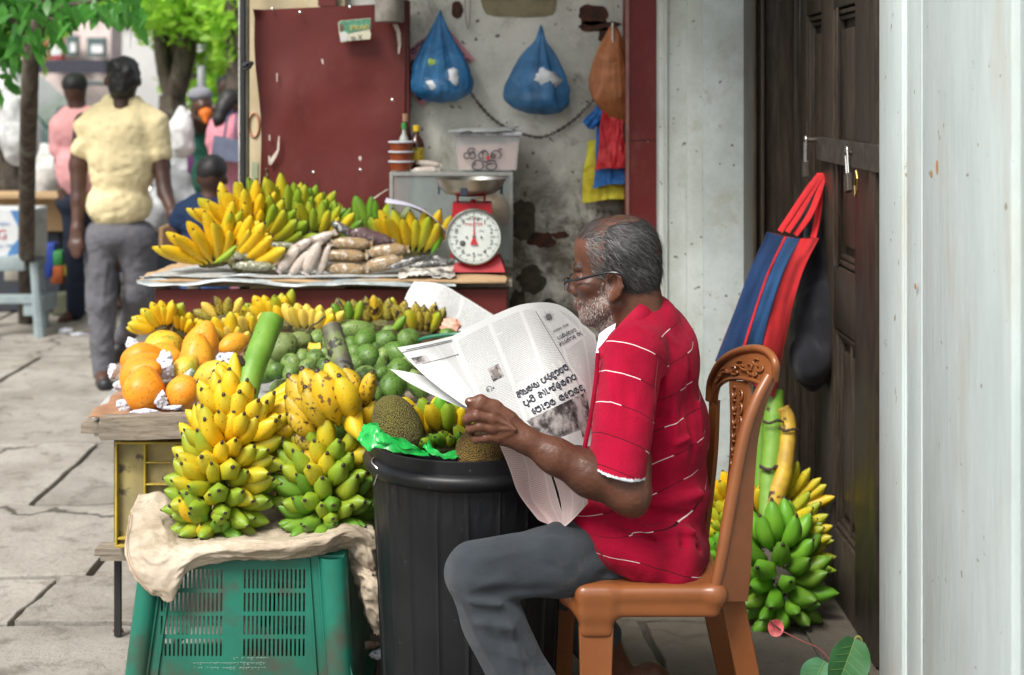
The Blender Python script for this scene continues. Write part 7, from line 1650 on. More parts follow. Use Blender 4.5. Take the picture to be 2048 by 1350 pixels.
# pink poster
pst=thing('pink_poster',P(860,130,5.19),'pink poster with black lettering tilted behind the left blue bag','poster')
pq=[(782,128),(885,45),(949,117),(842,214)]
def pof(x,y,o=.002): return P(x,y,5.188-o)
MB().prism([P(x,y,5.19) for x,y in pq],(0,.002,0)).obj('paper',mk('pink_paper',(.58,.27,.31),var=.1,rough=.8),pst)
glyph_text('හියවි කන්තාව',lambda x,y:pof(x,y),(792,134),(868,78),13,.0016,M_INK,pst,'lettering'); glyph_text('කිතුල්',lambda x,y:pof(x,y),(808,158),(862,120),22,.0032,M_INK,pst,'lettering'); glyph_text('පී ටි',lambda x,y:pof(x,y),(824,165),(850,150),10,.0014,M_INK,pst,'lettering')
MB().prism([pof(x,y) for x,y in [(820,168),(850,150),(862,190),(838,202)]],(0,.0005,0)).obj('black_block',M_INK,pst); glyph_text('පැය',lambda x,y:pof(x,y,.004),(832,190),(858,172),12,.002,mk('pink_ink',(.58,.27,.31)),pst,'lettering')
glyph_text('ද ල',lambda x,y:pof(x,y),(920,110),(938,126),8,.0014,M_INK,pst,'lettering')
# lettering on tub, newspaper and sticker
glyph_text('කිතුල්',lambda x,y:P(x,y,4.922),(926,318),(1004,318),19,.0022,M_INK,tb,'lettering'); glyph_text('පිටි',lambda x,y:P(x,y,4.922),(942,340),(996,340),17,.0024,M_INK,tb,'lettering')
MB().box(P(976,316,4.921),(.012,.001,.012)).obj('red_mark',M_RINK,tb)
text('SPORTING  TIMES',P(962,267,4.908),.0185,M_INK,tb,rotm('X',78),'lettering')
glyph_text('අපාල',lambda x,y:P(x,y,5.040),(700,60),(738,57),9,.0013,mk('gold_ink',(.6,.5,.12)),st,'lettering')
text('X',P(720,75,5.040),.026,M_INK,st); glyph_text('ස',lambda x,y:P(x,y,5.040),(702,80),(712,79),8,.0012,M_INK,st,'lettering')
# ------------------------------------------------------------------ bags on the door
tote=thing('tote_bag',P(1640,345,4.24),'navy and red panelled cloth tote bag hanging from the padlock on the dark door','tote bag')
def m_cloth(name,c,sc=1): 
    n=NT(name); w_=n.t.nodes.new('ShaderNodeTexWave'); w_.inputs['Scale'].default_value=200; n.t.links.new(n.co(),w_.inputs[0]); x=n.mix(n.step(n.noise(6,5,.6),.35,.7),c,tuple(a*.72 for a in c)); return n.fin(x,.85,n.math('ADD',n.math('MULTIPLY',w_.outputs[1],.15),n.noise(18,5,.65)),.5,.006,spec=.15,Sheen_Weight=.15)
M_NAVY=m_cloth('navy_cloth',(.022,.075,.19)); M_NAVY2=m_cloth('dark_navy_cloth',(.012,.035,.10)); M_REDC=m_cloth('red_cloth',(.60,.025,.03)); M_BLK=m_cloth('black_cloth',(.014,.014,.018))
tA=catmull([V(1535,463,4.12),V(1500,540,4.09),V(1466,630,4.08),V(1430,722,4.10)],8); tB=catmull([V(1637,476,4.16),V(1604,545,4.10),V(1578,640,4.08),V(1548,795,4.12)],8)
def tf(u,v,o=0):
    n=len(tA)-1; x=min(v*n,n-1e-4); k=int(x); f=x-k; a=tA[k].lerp(tA[k+1],f); b=tB[k].lerp(tB[k+1],f); q=a.lerp(b,u); bul=.035*math.sin(math.pi*u)**.7*(.3+.7*v)+.010*mnoise.noise(V(u*4,v*3,2))+.005*mnoise.noise(V(u*9,v*5,7))
    return P(q.x,q.y+6*math.sin(math.pi*u)*(1-v),q.z-bul-o)
def panel(u0,u1,mat,name='panel',o=0): return MB().grid(lambda u,v:tf(u0+(u1-u0)*u,v,o),10,28,thick=-.002).obj(name,mat,tote,smooth=True)
panel(0,.34,M_NAVY2); panel(.335,.375,M_REDC,'piping',.0025); panel(.37,.62,M_NAVY); panel(.615,.64,M_NAVY2,'piping',.0025); panel(.635,1.0,M_REDC)
MB().grid(lambda u,v:tf(u,v,-.055-.02*math.sin(math.pi*u)),14,20,thick=.002).obj('back_panel',M_REDC,tote,smooth=True)
MB().grid(lambda u,v:tf(1,v,-.07*u+.01*math.sin(u*3.1)),6,20,thick=.001).obj('side_panel',M_REDC,tote,smooth=True)
for pts in ([(1560,463,4.13),(1585,425,4.15),(1615,380,4.2),(1640,348,4.24)],[(1574,464,4.13),(1597,430,4.15),(1622,385,4.2),(1644,348,4.24)],[(1590,470,4.14),(1618,432,4.16),(1636,390,4.2),(1648,350,4.24)],[(1626,476,4.17),(1634,440,4.2),(1640,395,4.22),(1644,346,4.25)]):
    q=catmull([P(*p) for p in pts],8); MB().tube(q,.0085,8,flat=.22,up=V(1,0,.4)).obj('strap',M_REDC,tote,smooth=True)
bp=thing('backpack',P(1640,400,4.3),'black cloth backpack hanging behind the red and navy tote bag','backpack')
s=SDF(.02); s.cap(P(1638,385,4.33),P(1636,450,4.30),.022,.045); s.cap(P(1636,450,4.30),P(1636,600,4.25),.046,.066); s.ell(P(1634,665,4.22),(.080,.085,.175),rotm('Y',8)); s.cap(P(1650,440,4.33),P(1668,600,4.30),.016,.035); s.ell(P(1618,720,4.15),(.06,.05,.075),None)
for a in [((1600,620,4.14),(1650,640,4.15),.008,.006),((1610,560,4.18),(1640,700,4.12),.010,-.008),((1650,480,4.26),(1660,700,4.2),.008,.008),((1580,700,4.14),(1660,720,4.14),.007,-.006),((1600,450,4.25),(1612,600,4.18),.008,.007),((1630,420,4.28),(1640,560,4.2),.006,-.006)]: s.crease(P(*a[0]),P(*a[1]),a[2],a[3])
s.obj('pack_body',.006,M_BLK,bp,disp=lambda X:.003*vnoise(X,30,3)+.012*np.abs(vnoise(X*np.array([1,1,.45]),15,5))-.005)
for pts in ([(1644,356,4.27),(1625,400,4.28),(1602,440,4.22),(1596,520,4.18)],[(1648,358,4.27),(1655,410,4.28),(1662,470,4.27),(1668,560,4.25)]): MB().tube(catmull([P(*p) for p in pts],8),.014,8,flat=.25,up=V(1,0,0)).obj('strap',M_BLK,bp,smooth=True)
# ------------------------------------------------------------------ banana stalks behind the chair
def kk(kind): return lambda t,th,rr: kind[0] if rr.random()<.6 else kind[1]
M_STY=mk('banana_stalk_yellow',(.55,.36,.03),(.30,.17,.03),rough=.5,scale=9,speck=(.06,.03,.015),sscale=20,sth=(.58,.66))
b3=bunch('bright green banana bunch standing by the door behind the chair',[P(1545,1080,4.0),P(1555,1140,3.98),P(1565,1190,3.96)],None,[(.1,5,72,.135,.035),(.4,5,30,.135,.03),(.7,5,0,.13,.028),(1,5,-22,.11,.022)],71,
  [([P(1548,780,4.16),P(1546,870,4.12),P(1538,960,4.08),P(1535,1040,4.04)],(.030,.026),M_STALK,False),([P(1520,800,4.2),P(1522,900,4.18),P(1516,1020,4.14)],(.017,.02),M_STALK,False),([P(1565,815,4.12),P(1577,850,4.11),P(1568,940,4.07),P(1550,1000,4.05),P(1540,1090,4.03)],(.020,.030),M_STY,False)],kk(('bright','green')),arc=(-185,5))
scar(b3,1546,842,4.095,42,6,0,3); scar(b3,1538,935,4.065,40,8,0,8); scar(b3,1577,858,4.085,40,6,-8,9)
gr_='ripe banana hands around the green bunch by the door'
hand('ripe hand to the right of the yellow stalk near the door',1575,1010,4.12,70,20,92,5,[('turn',2),('ripe',1)],'slim',1,72,.2,gr_,spread=.3); hand('yellow hand with a darker finger leaning on the yellow stalk',1560,1075,4.08,50,15,105,5,[('turn',2),('ripe',1)],'slim',2,73,.25,gr_,spread=.4)
hand('lime hand low at the right beside the dark door',1575,1110,4.05,35,0,90,5,[('lime',2),('turn',1)],'slim',1,74,.2,gr_,spread=.5); hand('yellow hand between the chair back and the green stalk',1515,1030,4.14,120,70,80,4,[('ripe',1)],'plump',2,75,.3,gr_,spread=.5)
hand('yellow hand glimpsed between the red shirt and the chair',1455,1010,4.25,150,95,75,5,[('ripe',1)],'plump',2,76,.3,gr_,spread=.5); hand('lower yellow hand glimpsed between red shirt and chair',1460,1060,4.2,160,110,70,5,[('ripe',1),('turn',1)],'plump',2,77,.3,gr_,spread=.5); hand('green hand glimpsed low between the red shirt and the chair',1460,1120,4.15,165,110,75,5,[('bright',1),('green',1)],'plump',2,78,.3,gr_,spread=.5)
crumple('dry brown leaf scraps on the floor beside the door',1678,1256,3.95,34,26,81,mk('dry_leaf_brown',(.14,.05,.03)),'leaf')
# ------------------------------------------------------------------ anthurium in the corner
pt=thing('anthurium_plant',P(1690,1420,3.05),'green leafy pot plant with one pink flower at the bottom right corner','plant')
def leafsurf(base,tip,w_,up,mat,name,par,fold=.25,heart=.0,seed=0,droop=.1):
    b=Vector(base); t=Vector(tip); ax=t-b; L=ax.length; ax.normalize(); up=Vector(up); sd=ax.cross(up).normalized(); n_=sd.cross(ax).normalized()
    def fn(u,v):
        x=(u-.5)*2; prof=(math.sin(math.pi*min(1,(v*.92+.08)**.8))**.9)*1.1; wd=w_*prof
        back=-heart*L*(abs(x)**1.2)*max(0,1-v*5)
        return b+ax*(L*v+back)+sd*(x*wd)+n_*(abs(x)*wd*fold-droop*L*v*v+.004*math.sin(v*14+seed)*abs(x)*L*3)
    return MB().grid(fn,12,16,thick=.0006).obj(name,mat,par,smooth=True)
def m_leaf(name,c,c2,tr=.35):
    n=NT(name); x=n.mix(n.step(n.noise(12,4,.6),.35,.7),c,c2); x=n.val(x,n.rand(),.8,1.15); n.fin(x,.38,n.noise(40,4,.6),.2,.002,spec=.45); tl=n.t.nodes.new('ShaderNodeBsdfTranslucent'); n.t.links.new(n.val(x,.5,1.6,1.6),tl.inputs[0]); mx=n.t.nodes.new('ShaderNodeMixShader'); mx.inputs[0].default_value=tr
    out=n.t.nodes['Material Output']; n.t.links.new(n.b.outputs[0],mx.inputs[1]); n.t.links.new(tl.outputs[0],mx.inputs[2]); n.t.links.new(mx.outputs[0],out.inputs[0]); return n.m
M_AL=m_leaf('anthurium_leaf',(.06,.20,.05),(.10,.27,.08)); M_AL2=m_leaf('anthurium_leaf_pale',(.16,.34,.10),(.22,.40,.14)); M_SPA=m_leaf('pink_spathe',(.62,.13,.14),(.72,.24,.22),.2)
def veined(base,tip,w_,up,mat,seed,veinm,**k):
    leafsurf(base,tip,w_,up,mat,'leaf',pt,seed=seed,**k)
    b=Vector(base); t=Vector(tip); ax=(t-b); L=ax.length; ax.normalize(); sd=ax.cross(Vector(up)).normalized(); n_=sd.cross(ax).normalized(); fd=k.get('fold',.25); dr=k.get('droop',.1)
    f=lambda x,v: b+ax*(L*v)+sd*x+n_*(abs(x)*fd-dr*L*v*v)
    nn=n_ if n_.y<0 else -n_
    m=MB(); m.tube([f(0,v/10)+nn*.0008 for v in range(11)],[.0013*(1-.07*i) for i in range(11)],5)
    for i in range(1,7):
        v0=i/8
        for sg in (1,-1): m.tube([f(sg*w_*.85*q/5*math.sin(math.pi*min(1,(v0*.92+.08)**.8)),v0+.10*q/5)+nn*.0007 for q in range(6)],.0005,4)
    m.obj('vein',veinm,pt,smooth=True)
M_VEIN=mk('leaf_vein',(.10,.20,.05))
M_AL=m_leaf('anthurium_leaf',(.022,.095,.025),(.035,.13,.04),.15); M_AL2=m_leaf('anthurium_leaf_pale',(.05,.15,.07),(.07,.19,.09),.15)
veined(P(1710,1277,3.0),P(1668,1400,2.97),.040,V(.15,-1,.35),M_AL,1,M_VEIN,fold=.45,droop=.12); veined(P(1650,1322,3.06),P(1612,1400,3.05),.034,V(-.2,-1,.3),M_AL2,3,M_VEIN,fold=.2)
MB().tube(catmull([P(1708,1279,3.0),P(1716,1273,3.0),P(1724,1282,3.0),P(1732,1320,3.01),P(1745,1400,3.04)],8),.0022,6).obj('stem',mk('olive_stem',(.16,.17,.03)),pt,smooth=True)
MB().tube(catmull([P(1708,1290,3.02),P(1722,1320,3.03),P(1732,1400,3.05)],8),.0012,6).obj('stem',mk('dark_stem',(.06,.06,.03)),pt,smooth=True)
MB().tube(catmull([P(1562,1261,3.12),P(1600,1280,3.1),P(1650,1308,3.07),P(1695,1390,3.05)],8),.0014,6).obj('stem',mk('reddish_stem',(.16,.035,.03)),pt,smooth=True)
sc0=P(1549,1254,3.12)
spm=MB().grid(lambda u,v:(lambda r,th: sc0+V(r*math.cos(th)*.0175*(1+.12*math.cos(th)),-.004*r*r+.002*math.sin(3*th)*r,r*math.sin(th)*.0195*(1-.10*math.cos(th-2.6))))(v,2*math.pi*u),28,6,thick=.0006).obj('spathe',M_SPA,pt,smooth=True)
MB().tube([P(1539,1240,3.112),P(1548,1250,3.108),P(1561,1260,3.11)],[.0014,.0026,.0022],7).obj('spadix',mk('dark_spadix',(.10,.03,.025),bstr=.8),pt,smooth=True)
# pot that carries it, below the picture
MB().lathe([(0,0),(.07,0),(.095,.16),(.10,.16),(.10,.175),(.088,.175),(.085,.15),(0,.15)],V(P(1690,1400,3.05).x,3.06,0),24).obj('pot',mk('terracotta',(.35,.14,.07),rough=.8),pt,smooth=True)
# ------------------------------------------------------------------ people in the street
M_SK2=mk('skin_deep',(.085,.036,.022),(.06,.026,.017),rough=.45,scale=6,var=.1); M_BLKH=mk('black_hair',(.010,.009,.009),rough=.55,scale=60,bscale=90,bstr=.8)
def cloth(name,c,var=.2): return mk(name,c,tuple(x*(1-var*.5) for x in c),rough=.85,scale=4,bscale=24,bstr=.7,bdist=.01,spec=.15)
def fig(lab,base,parts,h=.009):
    root=empty('person',base,lab,'person')
    for (nm,mat,k,prims,dsp) in parts:
        s=SDF(k)
        for p in prims:
            if p[0]=='c': 
                pts=[P(*q) for q in p[1]]; s.chain(pts,p[2],k=k)
            elif p[0]=='e': s.ell(P(*p[1]),p[2],rotm('Y',p[3]) if len(p)>3 else None)
            elif p[0]=='cut': s.ell(P(*p[1]),p[2],None,op='s')
            elif p[0]=='f': s.crease(P(*p[1]),P(*p[2]),p[3],p[4])
        s.obj(nm,h,mat,root,disp=(lambda X,dsp=dsp: dsp*vnoise(X,18,1)+dsp*.7*vnoise(X,42,2)) if dsp else None)
    return root
D1=7.2
fig('man walking away in a pale yellow short sleeved shirt and grey trousers',P(215,770,D1),[
 ('body',M_SK2,.02,[('e',(246,160,D1),(.074,.09,.105)),('c',[(246,175,D1),(246,215,D1)],[.056,.060]),('e',(212,163,D1),(.012,.012,.026)),('e',(279,163,D1),(.012,.012,.026)),
   ('c',[(246,215,D1),(246,260,D1),(240,440,D1),(205,600,D1),(205,745,D1+.02)],[.06,.07,.06,.045,.038]),('c',[(255,440,D1),(280,590,D1+.1),(262,660,D1+.28),(244,690,D1+.4)],[.06,.04,.040,.034]),
   ('c',[(170,245,D1),(157,330,D1),(157,400,D1-.03),(155,455,D1-.06)],[.055,.045,.036,.028]),('c',[(155,460,D1-.06),(150,490,D1-.07),(152,510,D1-.08)],[.034,.030,.014]),('c',[(160,470,D1-.08),(166,495,D1-.09)],[.013,.011]),
   ('c',[(150,488,D1-.09),(146,508,D1-.1)],[.012,.010]),('c',[(155,490,D1-.09),(153,514,D1-.1)],[.012,.010]),('c',[(160,488,D1-.09),(160,510,D1-.1)],[.012,.010]),
   ('c',[(314,245,D1),(322,330,D1),(330,385,D1-.05),(347,428,D1-.14)],[.055,.045,.036,.028]),('c',[(347,430,D1-.14),(352,452,D1-.16)],[.034,.024]),
   ('c',[(205,748,D1+.02),(208,762,D1-.06)],[.042,.034]),('c',[(243,690,D1+.4),(236,708,D1+.38)],[.042,.032])],0),
 ('hair',M_BLKH,.02,[('e',(246,146,D1),(.082,.098,.085)),('e',(246,165,D1-.03),(.074,.075,.085)),('cut',(246,150,D1+.13),(.07,.07,.1))],.011),
 ('shirt',cloth('pale_yellow_shirt',(.80,.68,.40)),.03,[('e',(244,262,D1),(.185,.125,.135)),('e',(244,330,D1),(.168,.130,.20)),('e',(238,410,D1),(.168,.130,.125)),('c',[(200,222,D1),(176,250,D1),(167,298,D1)],[.045,.062,.062]),('c',[(290,222,D1),(312,250,D1),(320,302,D1)],[.045,.062,.062]),('c',[(222,206,D1),(270,206,D1)],[.045,.045]),('cut',(246,188,D1+.02),(.055,.07,.035)),
    ('e',(244,300,D1),(.165,.12,.2)),('f',(200,240,D1-.12),(215,420,D1-.13),.016,-0.0084),('f',(180,300,D1-.1),(290,340,D1-.13),.014,0.0070),('f',(185,350,D1-.1),(290,330,D1-.13),.014,-0.0084),('f',(200,400,D1-.12),(285,380,D1-.13),.012,0.0084),('f',(270,250,D1-.12),(280,400,D1-.13),.014,-0.0070),('f',(195,430,D1-.12),(285,415,D1-.13),.012,-0.0070),('f',(190,290,D1-.1),(196,380,D1-.11),.012,0.0070)],.006),
 ('trousers',cloth('grey_trousers',(.135,.135,.15)),.03,[('e',(240,468,D1),(.165,.125,.09)),('c',[(205,480,D1),(203,600,D1),(206,742,D1+.02)],[.096,.074,.052]),('c',[(275,480,D1),(281,580,D1+.06),(268,640,D1+.24),(250,672,D1+.36)],[.098,.078,.062,.052]),
    ('f',(300,500,D1-.08),(220,560,D1-.08),.014,-0.0084),('f',(260,560,D1-.05),(310,600,D1),.014,0.0084),('f',(180,620,D1-.06),(225,660,D1-.05),.012,-0.0070),('f',(185,690,D1-.05),(225,710,D1-.04),.012,0.0070),('f',(215,520,D1-.08),(200,640,D1-.08),.012,0.0056)],.005),
 ('sandal',M_BLACK,.008,[('c',[(206,766,D1+.06),(210,770,D1-.1)],[.040,.036])],0),('sandal',M_BLACK,.008,[('c',[(236,700,D1+.33),(232,716,D1+.35)],[.042,.034])],0)],.0075)
D2=9.3
fig('man in a pink short sleeved shirt with his head bowed, walking away at left',P(150,640,D2),[
 ('body',M_SK2,.02,[('e',(150,178,D2),(.072,.09,.095)),('c',[(152,195,D2),(156,225,D2)],[.056,.06]),('c',[(160,230,D2),(160,400,D2),(150,500,D2),(150,625,D2)],[.06,.06,.05,.04]),('c',[(118,245,D2),(122,320,D2),(126,380,D2-.05),(130,400,D2-.06)],[.05,.042,.034,.036]),('c',[(148,628,D2+.05),(128,636,D2-.1)],[.042,.03]),('c',[(225,590,D2+.3),(238,612,D2+.25)],[.045,.035])],0),
 ('hair',M_BLKH,.02,[('e',(150,170,D2),(.080,.095,.082)),('cut',(150,200,D2+.08),(.05,.08,.05))],.005),
 ('shirt',cloth('pink_shirt',(.74,.36,.37)),.03,[('e',(160,260,D2),(.185,.13,.16)),('e',(162,340,D2),(.165,.14,.20)),('c',[(135,226,D2),(120,252,D2),(116,298,D2)],[.045,.06,.060]),('c',[(180,226,D2),(198,252,D2),(202,290,D2)],[.045,.06,.060]),('f',(140,240,D2-.13),(150,380,D2-.14),.015,-0.0084),('f',(120,330,D2-.1),(180,350,D2-.14),.015,0.0084)],.005),
 ('trousers',cloth('dark_navy_trousers',(.022,.028,.045)),.03,[('e',(160,405,D2),(.155,.12,.09)),('c',[(150,410,D2),(152,500,D2),(152,622,D2)],[.09,.072,.058]),('c',[(185,410,D2),(215,500,D2+.15),(226,585,D2+.3)],[.09,.070,.055])],.004),
 ('sandal',mk('brown_leather',(.12,.05,.03)),.006,[('c',[(146,636,D2+.05),(124,641,D2-.1)],[.035,.03])],0)],.010)
D3=7.0
fig('boy with short black hair in a navy T-shirt, seen from behind the bananas',P(415,600,D3),[
 ('body',M_SK2,.02,[('e',(424,350,D3),(.068,.08,.082)),('e',(396,360,D3),(.010,.012,.02)),('e',(453,362,D3),(.010,.012,.02)),('c',[(424,370,D3),(422,400,D3)],[.045,.05]),('c',[(420,400,D3),(412,480,D3),(405,560,D3),(400,700,D3)],[.05,.05,.05,.04]),('c',[(415,500,D3),(425,600,D3),(425,700,D3)],[.07,.06,.05]),('c',[(372,420,D3),(352,455,D3),(345,500,D3)],[.04,.032,.026])],0),
 ('hair',M_BLKH,.02,[('e',(424,340,D3),(.074,.088,.078)),('cut',(424,370,D3+.1),(.07,.07,.08))],.003),
 ('shirt',cloth('navy_tshirt',(.016,.032,.075)),.03,[('e',(412,440,D3),(.125,.10,.13)),('e',(410,500,D3),(.125,.1,.14)),('c',[(395,408,D3),(370,425,D3),(360,440,D3)],[.05,.052,.055]),('c',[(440,408,D3),(460,430,D3),(466,450,D3)],[.05,.052,.055])],.004),
 ('shorts',cloth('blue_shorts',(.05,.11,.26)),.03,[('e',(410,560,D3),(.13,.1,.09)),('c',[(398,570,D3),(398,640,D3)],[.07,.07]),('c',[(425,570,D3),(425,640,D3)],[.07,.07])],.003)],.009)
D4=9.0
fig('bearded man in a grey cap and green shirt bending over, orange beard',P(410,600,D4),[
 ('body',M_SK2,.02,[('e',(405,210,D4),(.066,.08,.085)),('c',[(404,236,D4-.065),(403,240,D4-.07)],[.012,.012]),('c',[(410,225,D4),(425,250,D4),(425,400,D4),(425,600,D4)],[.05,.06,.06,.05]),('c',[(400,255,D4-.1),(382,240,D4-.2),(375,238,D4-.3)],[.045,.035,.03]),('c',[(432,250,D4-.1),(436,222,D4-.2),(430,216,D4-.25)],[.04,.03,.028]),('e',(405,212,D4-.085),(.012,.014,.018))],0),
 ('cap',cloth('grey_knit_cap',(.25,.25,.28)),.02,[('e',(400,190,D4),(.078,.09,.055))],.003),
 ('beard',mk('henna_beard',(.72,.16,.01),bstr=.8),.015,[('e',(411,226,D4-.07),(.045,.03,.035)),('c',[(411,228,D4-.08),(412,245,D4-.10)],[.035,.016])],.004),
 ('shirt',cloth('dark_green_shirt',(.02,.085,.06)),.03,[('e',(425,285,D4),(.13,.12,.16)),('e',(425,350,D4),(.13,.12,.18)),('c',[(408,245,D4),(396,255,D4-.08)],[.06,.055]),('c',[(430,245,D4),(436,250,D4-.1)],[.06,.05])],.005),
 ('sarong',cloth('grey_sarong',(.12,.12,.14)),.03,[('c',[(425,420,D4),(425,590,D4)],[.13,.12])],.004)],.010)
D5=8.4
wo_=fig('woman with long black hair in a pink dress carrying a navy handbag',P(455,620,D5),[
 ('body',M_SK2,.02,[('e',(462,212,D5),(.062,.08,.085)),('c',[(462,230,D5),(462,300,D5),(462,590,D5)],[.05,.08,.06]),('c',[(440,260,D5),(428,320,D5),(425,365,D5)],[.035,.032,.026])],0),
 ('hair',M_BLKH,.02,[('e',(460,202,D5),(.072,.085,.075)),('c',[(448,210,D5-.06),(438,240,D5-.08),(432,255,D5-.08)],[.045,.04,.012])],.004),
 ('dress',cloth('pink_dress',(.66,.26,.32),.12),.03,[('e',(462,262,D5),(.13,.11,.12)),('c',[(462,280,D5),(458,360,D5),(458,560,D5)],[.13,.12,.17]),('c',[(440,245,D5),(430,285,D5)],[.05,.055])],.005)],.010)
hb=thing('handbag',P(450,300,D5-.18),'navy handbag with two loop handles on the shoulder of pink woman','handbag')
MB().add([P(*q) for q in [(421,318,D5-.15),(488,326,D5-.15),(484,282,D5-.17),(428,270,D5-.17),(421,318,D5-.27),(488,326,D5-.27),(484,282,D5-.21),(428,270,D5-.21)]],[(0,1,2,3),(7,6,5,4),(0,4,5,1),(3,2,6,7),(1,5,6,2),(0,3,7,4)]).obj('bag_body',mk('navy_leather',(.02,.035,.10),rough=.45),hb)
for q in ([(448,275,D5-.2),(456,235,D5-.16),(466,222,D5-.1)],[(470,280,D5-.2),(472,240,D5-.16),(474,225,D5-.1)]): MB().tube(catmull([P(*p) for p in q],6),.007,6).obj('handle',mk('navy_leather',(.02,.035,.10)),hb,smooth=True)
D6=11.5
fig('dark haired man facing this way far behind the pink woman, in a white mask',P(452,590,D6),[
 ('body',M_SK2,.02,[('e',(452,178,D6),(.072,.09,.10)),('c',[(452,195,D6),(452,240,D6),(452,570,D6)],[.055,.07,.06]),('e',(452,182,D6-.09),(.012,.014,.02))],0),
 ('hair',M_BLKH,.02,[('e',(452,166,D6+.02),(.078,.09,.07))],.003),('face_mask',mk('white_mask',(.6,.6,.6)),.01,[('e',(451,194,D6-.06),(.045,.04,.035))],0),
 ('shirt',cloth('olive_shirt',(.10,.12,.07)),.03,[('e',(452,265,D6),(.2,.12,.22)),('e',(452,350,D6),(.17,.12,.25))],.004),('trousers',cloth('dark_navy_trousers',(.022,.028,.045)),.03,[('c',[(442,420,D6),(442,570,D6)],[.09,.06]),('c',[(464,420,D6),(464,570,D6)],[.09,.06])],0)],.014)
# ------------------------------------------------------------------ stool, cartons and street stall goods at the left
D7=8.75
stl=thing('plastic_stool',P(40,655,D7),'grey plastic stool carrying the blue and white carton','stool'); M_STL=mk('grey_plastic',(.27,.33,.34),(.22,.27,.28),rough=.5)
MB().bb(P(-30,512,D7-.12),P(94,526,D7+.30),bev=.008).obj('stool_top',M_STL,stl,smooth=True)
for (x,dd) in ((76,-.10),(-22,-.10),(84,.27),(-10,.27)):
    a=P(x-8,524,D7+dd); b_=P(x+(4 if x>30 else -10),654,D7+dd); b_.z=.0
    MB().tube([a,a.lerp(b_,.5),b_],[.028,.030,.038],8).obj('leg',M_STL,stl,smooth=True)
MB().bb(P(-20,590,D7-.11),P(74,606,D7-.07),bev=.004).obj('stretcher',M_STL,stl)
MB().bb(P(76,600,D7-.1),P(86,614,D7+.27),bev=.004).obj('stretcher',M_STL,stl)
cb_=thing('carton',P(40,512,D7),'blue and white printed carton with open top on the grey stool','carton')
M_CW=mk('carton_white',(.55,.57,.58),rough=.7,var=.08); M_CB=mk('carton_blue',(.06,.19,.42),rough=.7,var=.1)
y0=D7-.1
MB().bb((P(-60,0,y0).x,y0,P(0,512,y0).z),(P(58,0,y0).x,y0+.34,P(0,420,y0).z)).obj('box',M_CW,cb_)
MB().add([P(58,422,y0),P(95,418,y0+.18),P(92,512,y0+.18),P(58,512,y0),P(58,422,y0+.34),P(95,418,y0+.35),P(92,512,y0+.35),P(58,512,y0+.34)],[(0,1,2,3),(7,6,5,4),(0,4,5,1),(3,2,6,7),(1,5,6,2)]).obj('flap',mk('carton_grey',(.36,.38,.35)),cb_)
f_=y0-.003
MB().add([P(20,421,f_),P(57,421,f_),P(57,450,f_),P(40,462,f_)],[(0,1,2,3)]).obj('blue_print',M_CB,cb_)
mm=[P(57,458,f_),P(57,505,f_),P(22,510,f_),P(14,512,f_)]+[P(14+43*(t/6)**1.4*1.0,512-54*(t/6),f_) for t in range(1,6)]; MB().add(mm,[tuple(range(len(mm)))]).obj('blue_print',M_CB,cb_)
text('G',P(4,470,f_-.001),.085,mk('carton_red',(.45,.05,.06)),cb_); text('Super',P(6,447,f_-.001),.035,M_CB,cb_); text('Since 1989',P(8,492,f_-.001),.028,M_CB,cb_); 
kb=thing('cardboard_box',P(60,480,9.6),'large plain brown cardboard box standing behind the printed carton','cardboard box')
MB().bb((P(-60,0,9.6).x,9.6,.55),(P(137,0,9.6).x,10.0,P(0,390,9.6).z),bev=.004).obj('box',mk('cardboard_bright',(.50,.32,.16),rough=.8,var=.12),kb); MB().bb((P(-60,0,9.58).x,9.4,P(0,393,9.6).z),(P(137,0,9.6).x,9.6,P(0,389,9.6).z)).obj('flap',M_CARD,kb)
MB().bb((P(132,0,9.61).x-.01,9.594,.56),(P(137,0,9.61).x-.002,9.599,P(0,395,9.6).z)).obj('corner_tape',M_CARD,kb)
sb=MB().bb((P(-60,0,9.7).x,9.65,0),(P(125,0,9.7).x,10.0,.55),bev=.01).obj('display_block',mk('dark_stall_base',(.03,.03,.035),(.02,.03,.05))); tag(sb,'dark low stall base under the cardboard box','stall base')
for i,(x,y,w_,h_,c,l) in enumerate([(104,485,20,70,(.02,.06,.35),'small blue box at the foot of the street stall'),(118,500,22,30,(.05,.28,.08),'small green packet at the foot of the street stall'),(118,530,26,36,(.5,.12,.03),'small red and orange packet near the pink man\'s legs'),(138,525,10,26,(.6,.5,.03),'thin yellow packet near the pink man\'s legs'),(28,500,30,60,(.35,.33,.28),'pale sack under the grey stool')]):
    o=MB().box(P(x,y+h_/2,9.35),(w_/(F/9.35),.1,h_/(F/9.35)),bev=.01).obj('packet_box',mk('packet_%s'%['blue','green','red','yellow','pale'][i],c,rough=.5),smooth=True); tag(o,l,'packet')
wb=MB()
def whitebag(lab,chain_,rs_,d,seed,name='white_plastic_bag',mat=None):
    s=SDF(.04); pts=[P(x,y,d+dd) for x,y,dd in chain_]; s.chain(pts,rs_); o=s.obj(name,.012,mat or M_WHT,None,disp=lambda X:.012*vnoise(X,12,seed)+.010*np.abs(vnoise(X,24,seed+1))); return tag(o,lab,'plastic bag')
whitebag('bundle of white plastic bags hanging high at the left edge',[(8,150,0),(22,200,0),(38,260,-.05),(42,300,-.05)],[.05,.09,.12,.09],8.2,3); whitebag('crumpled white plastic hanging lower at left edge',[(20,215,0),(45,285,0),(52,318,0)],[.06,.10,.03],8.0,5)
whitebag('white plastic bag hanging from the forked tree trunk',[(364,218,0),(364,235,0),(362,262,0),(361,290,0)],[.015,.035,.07,.075],8.6,7)
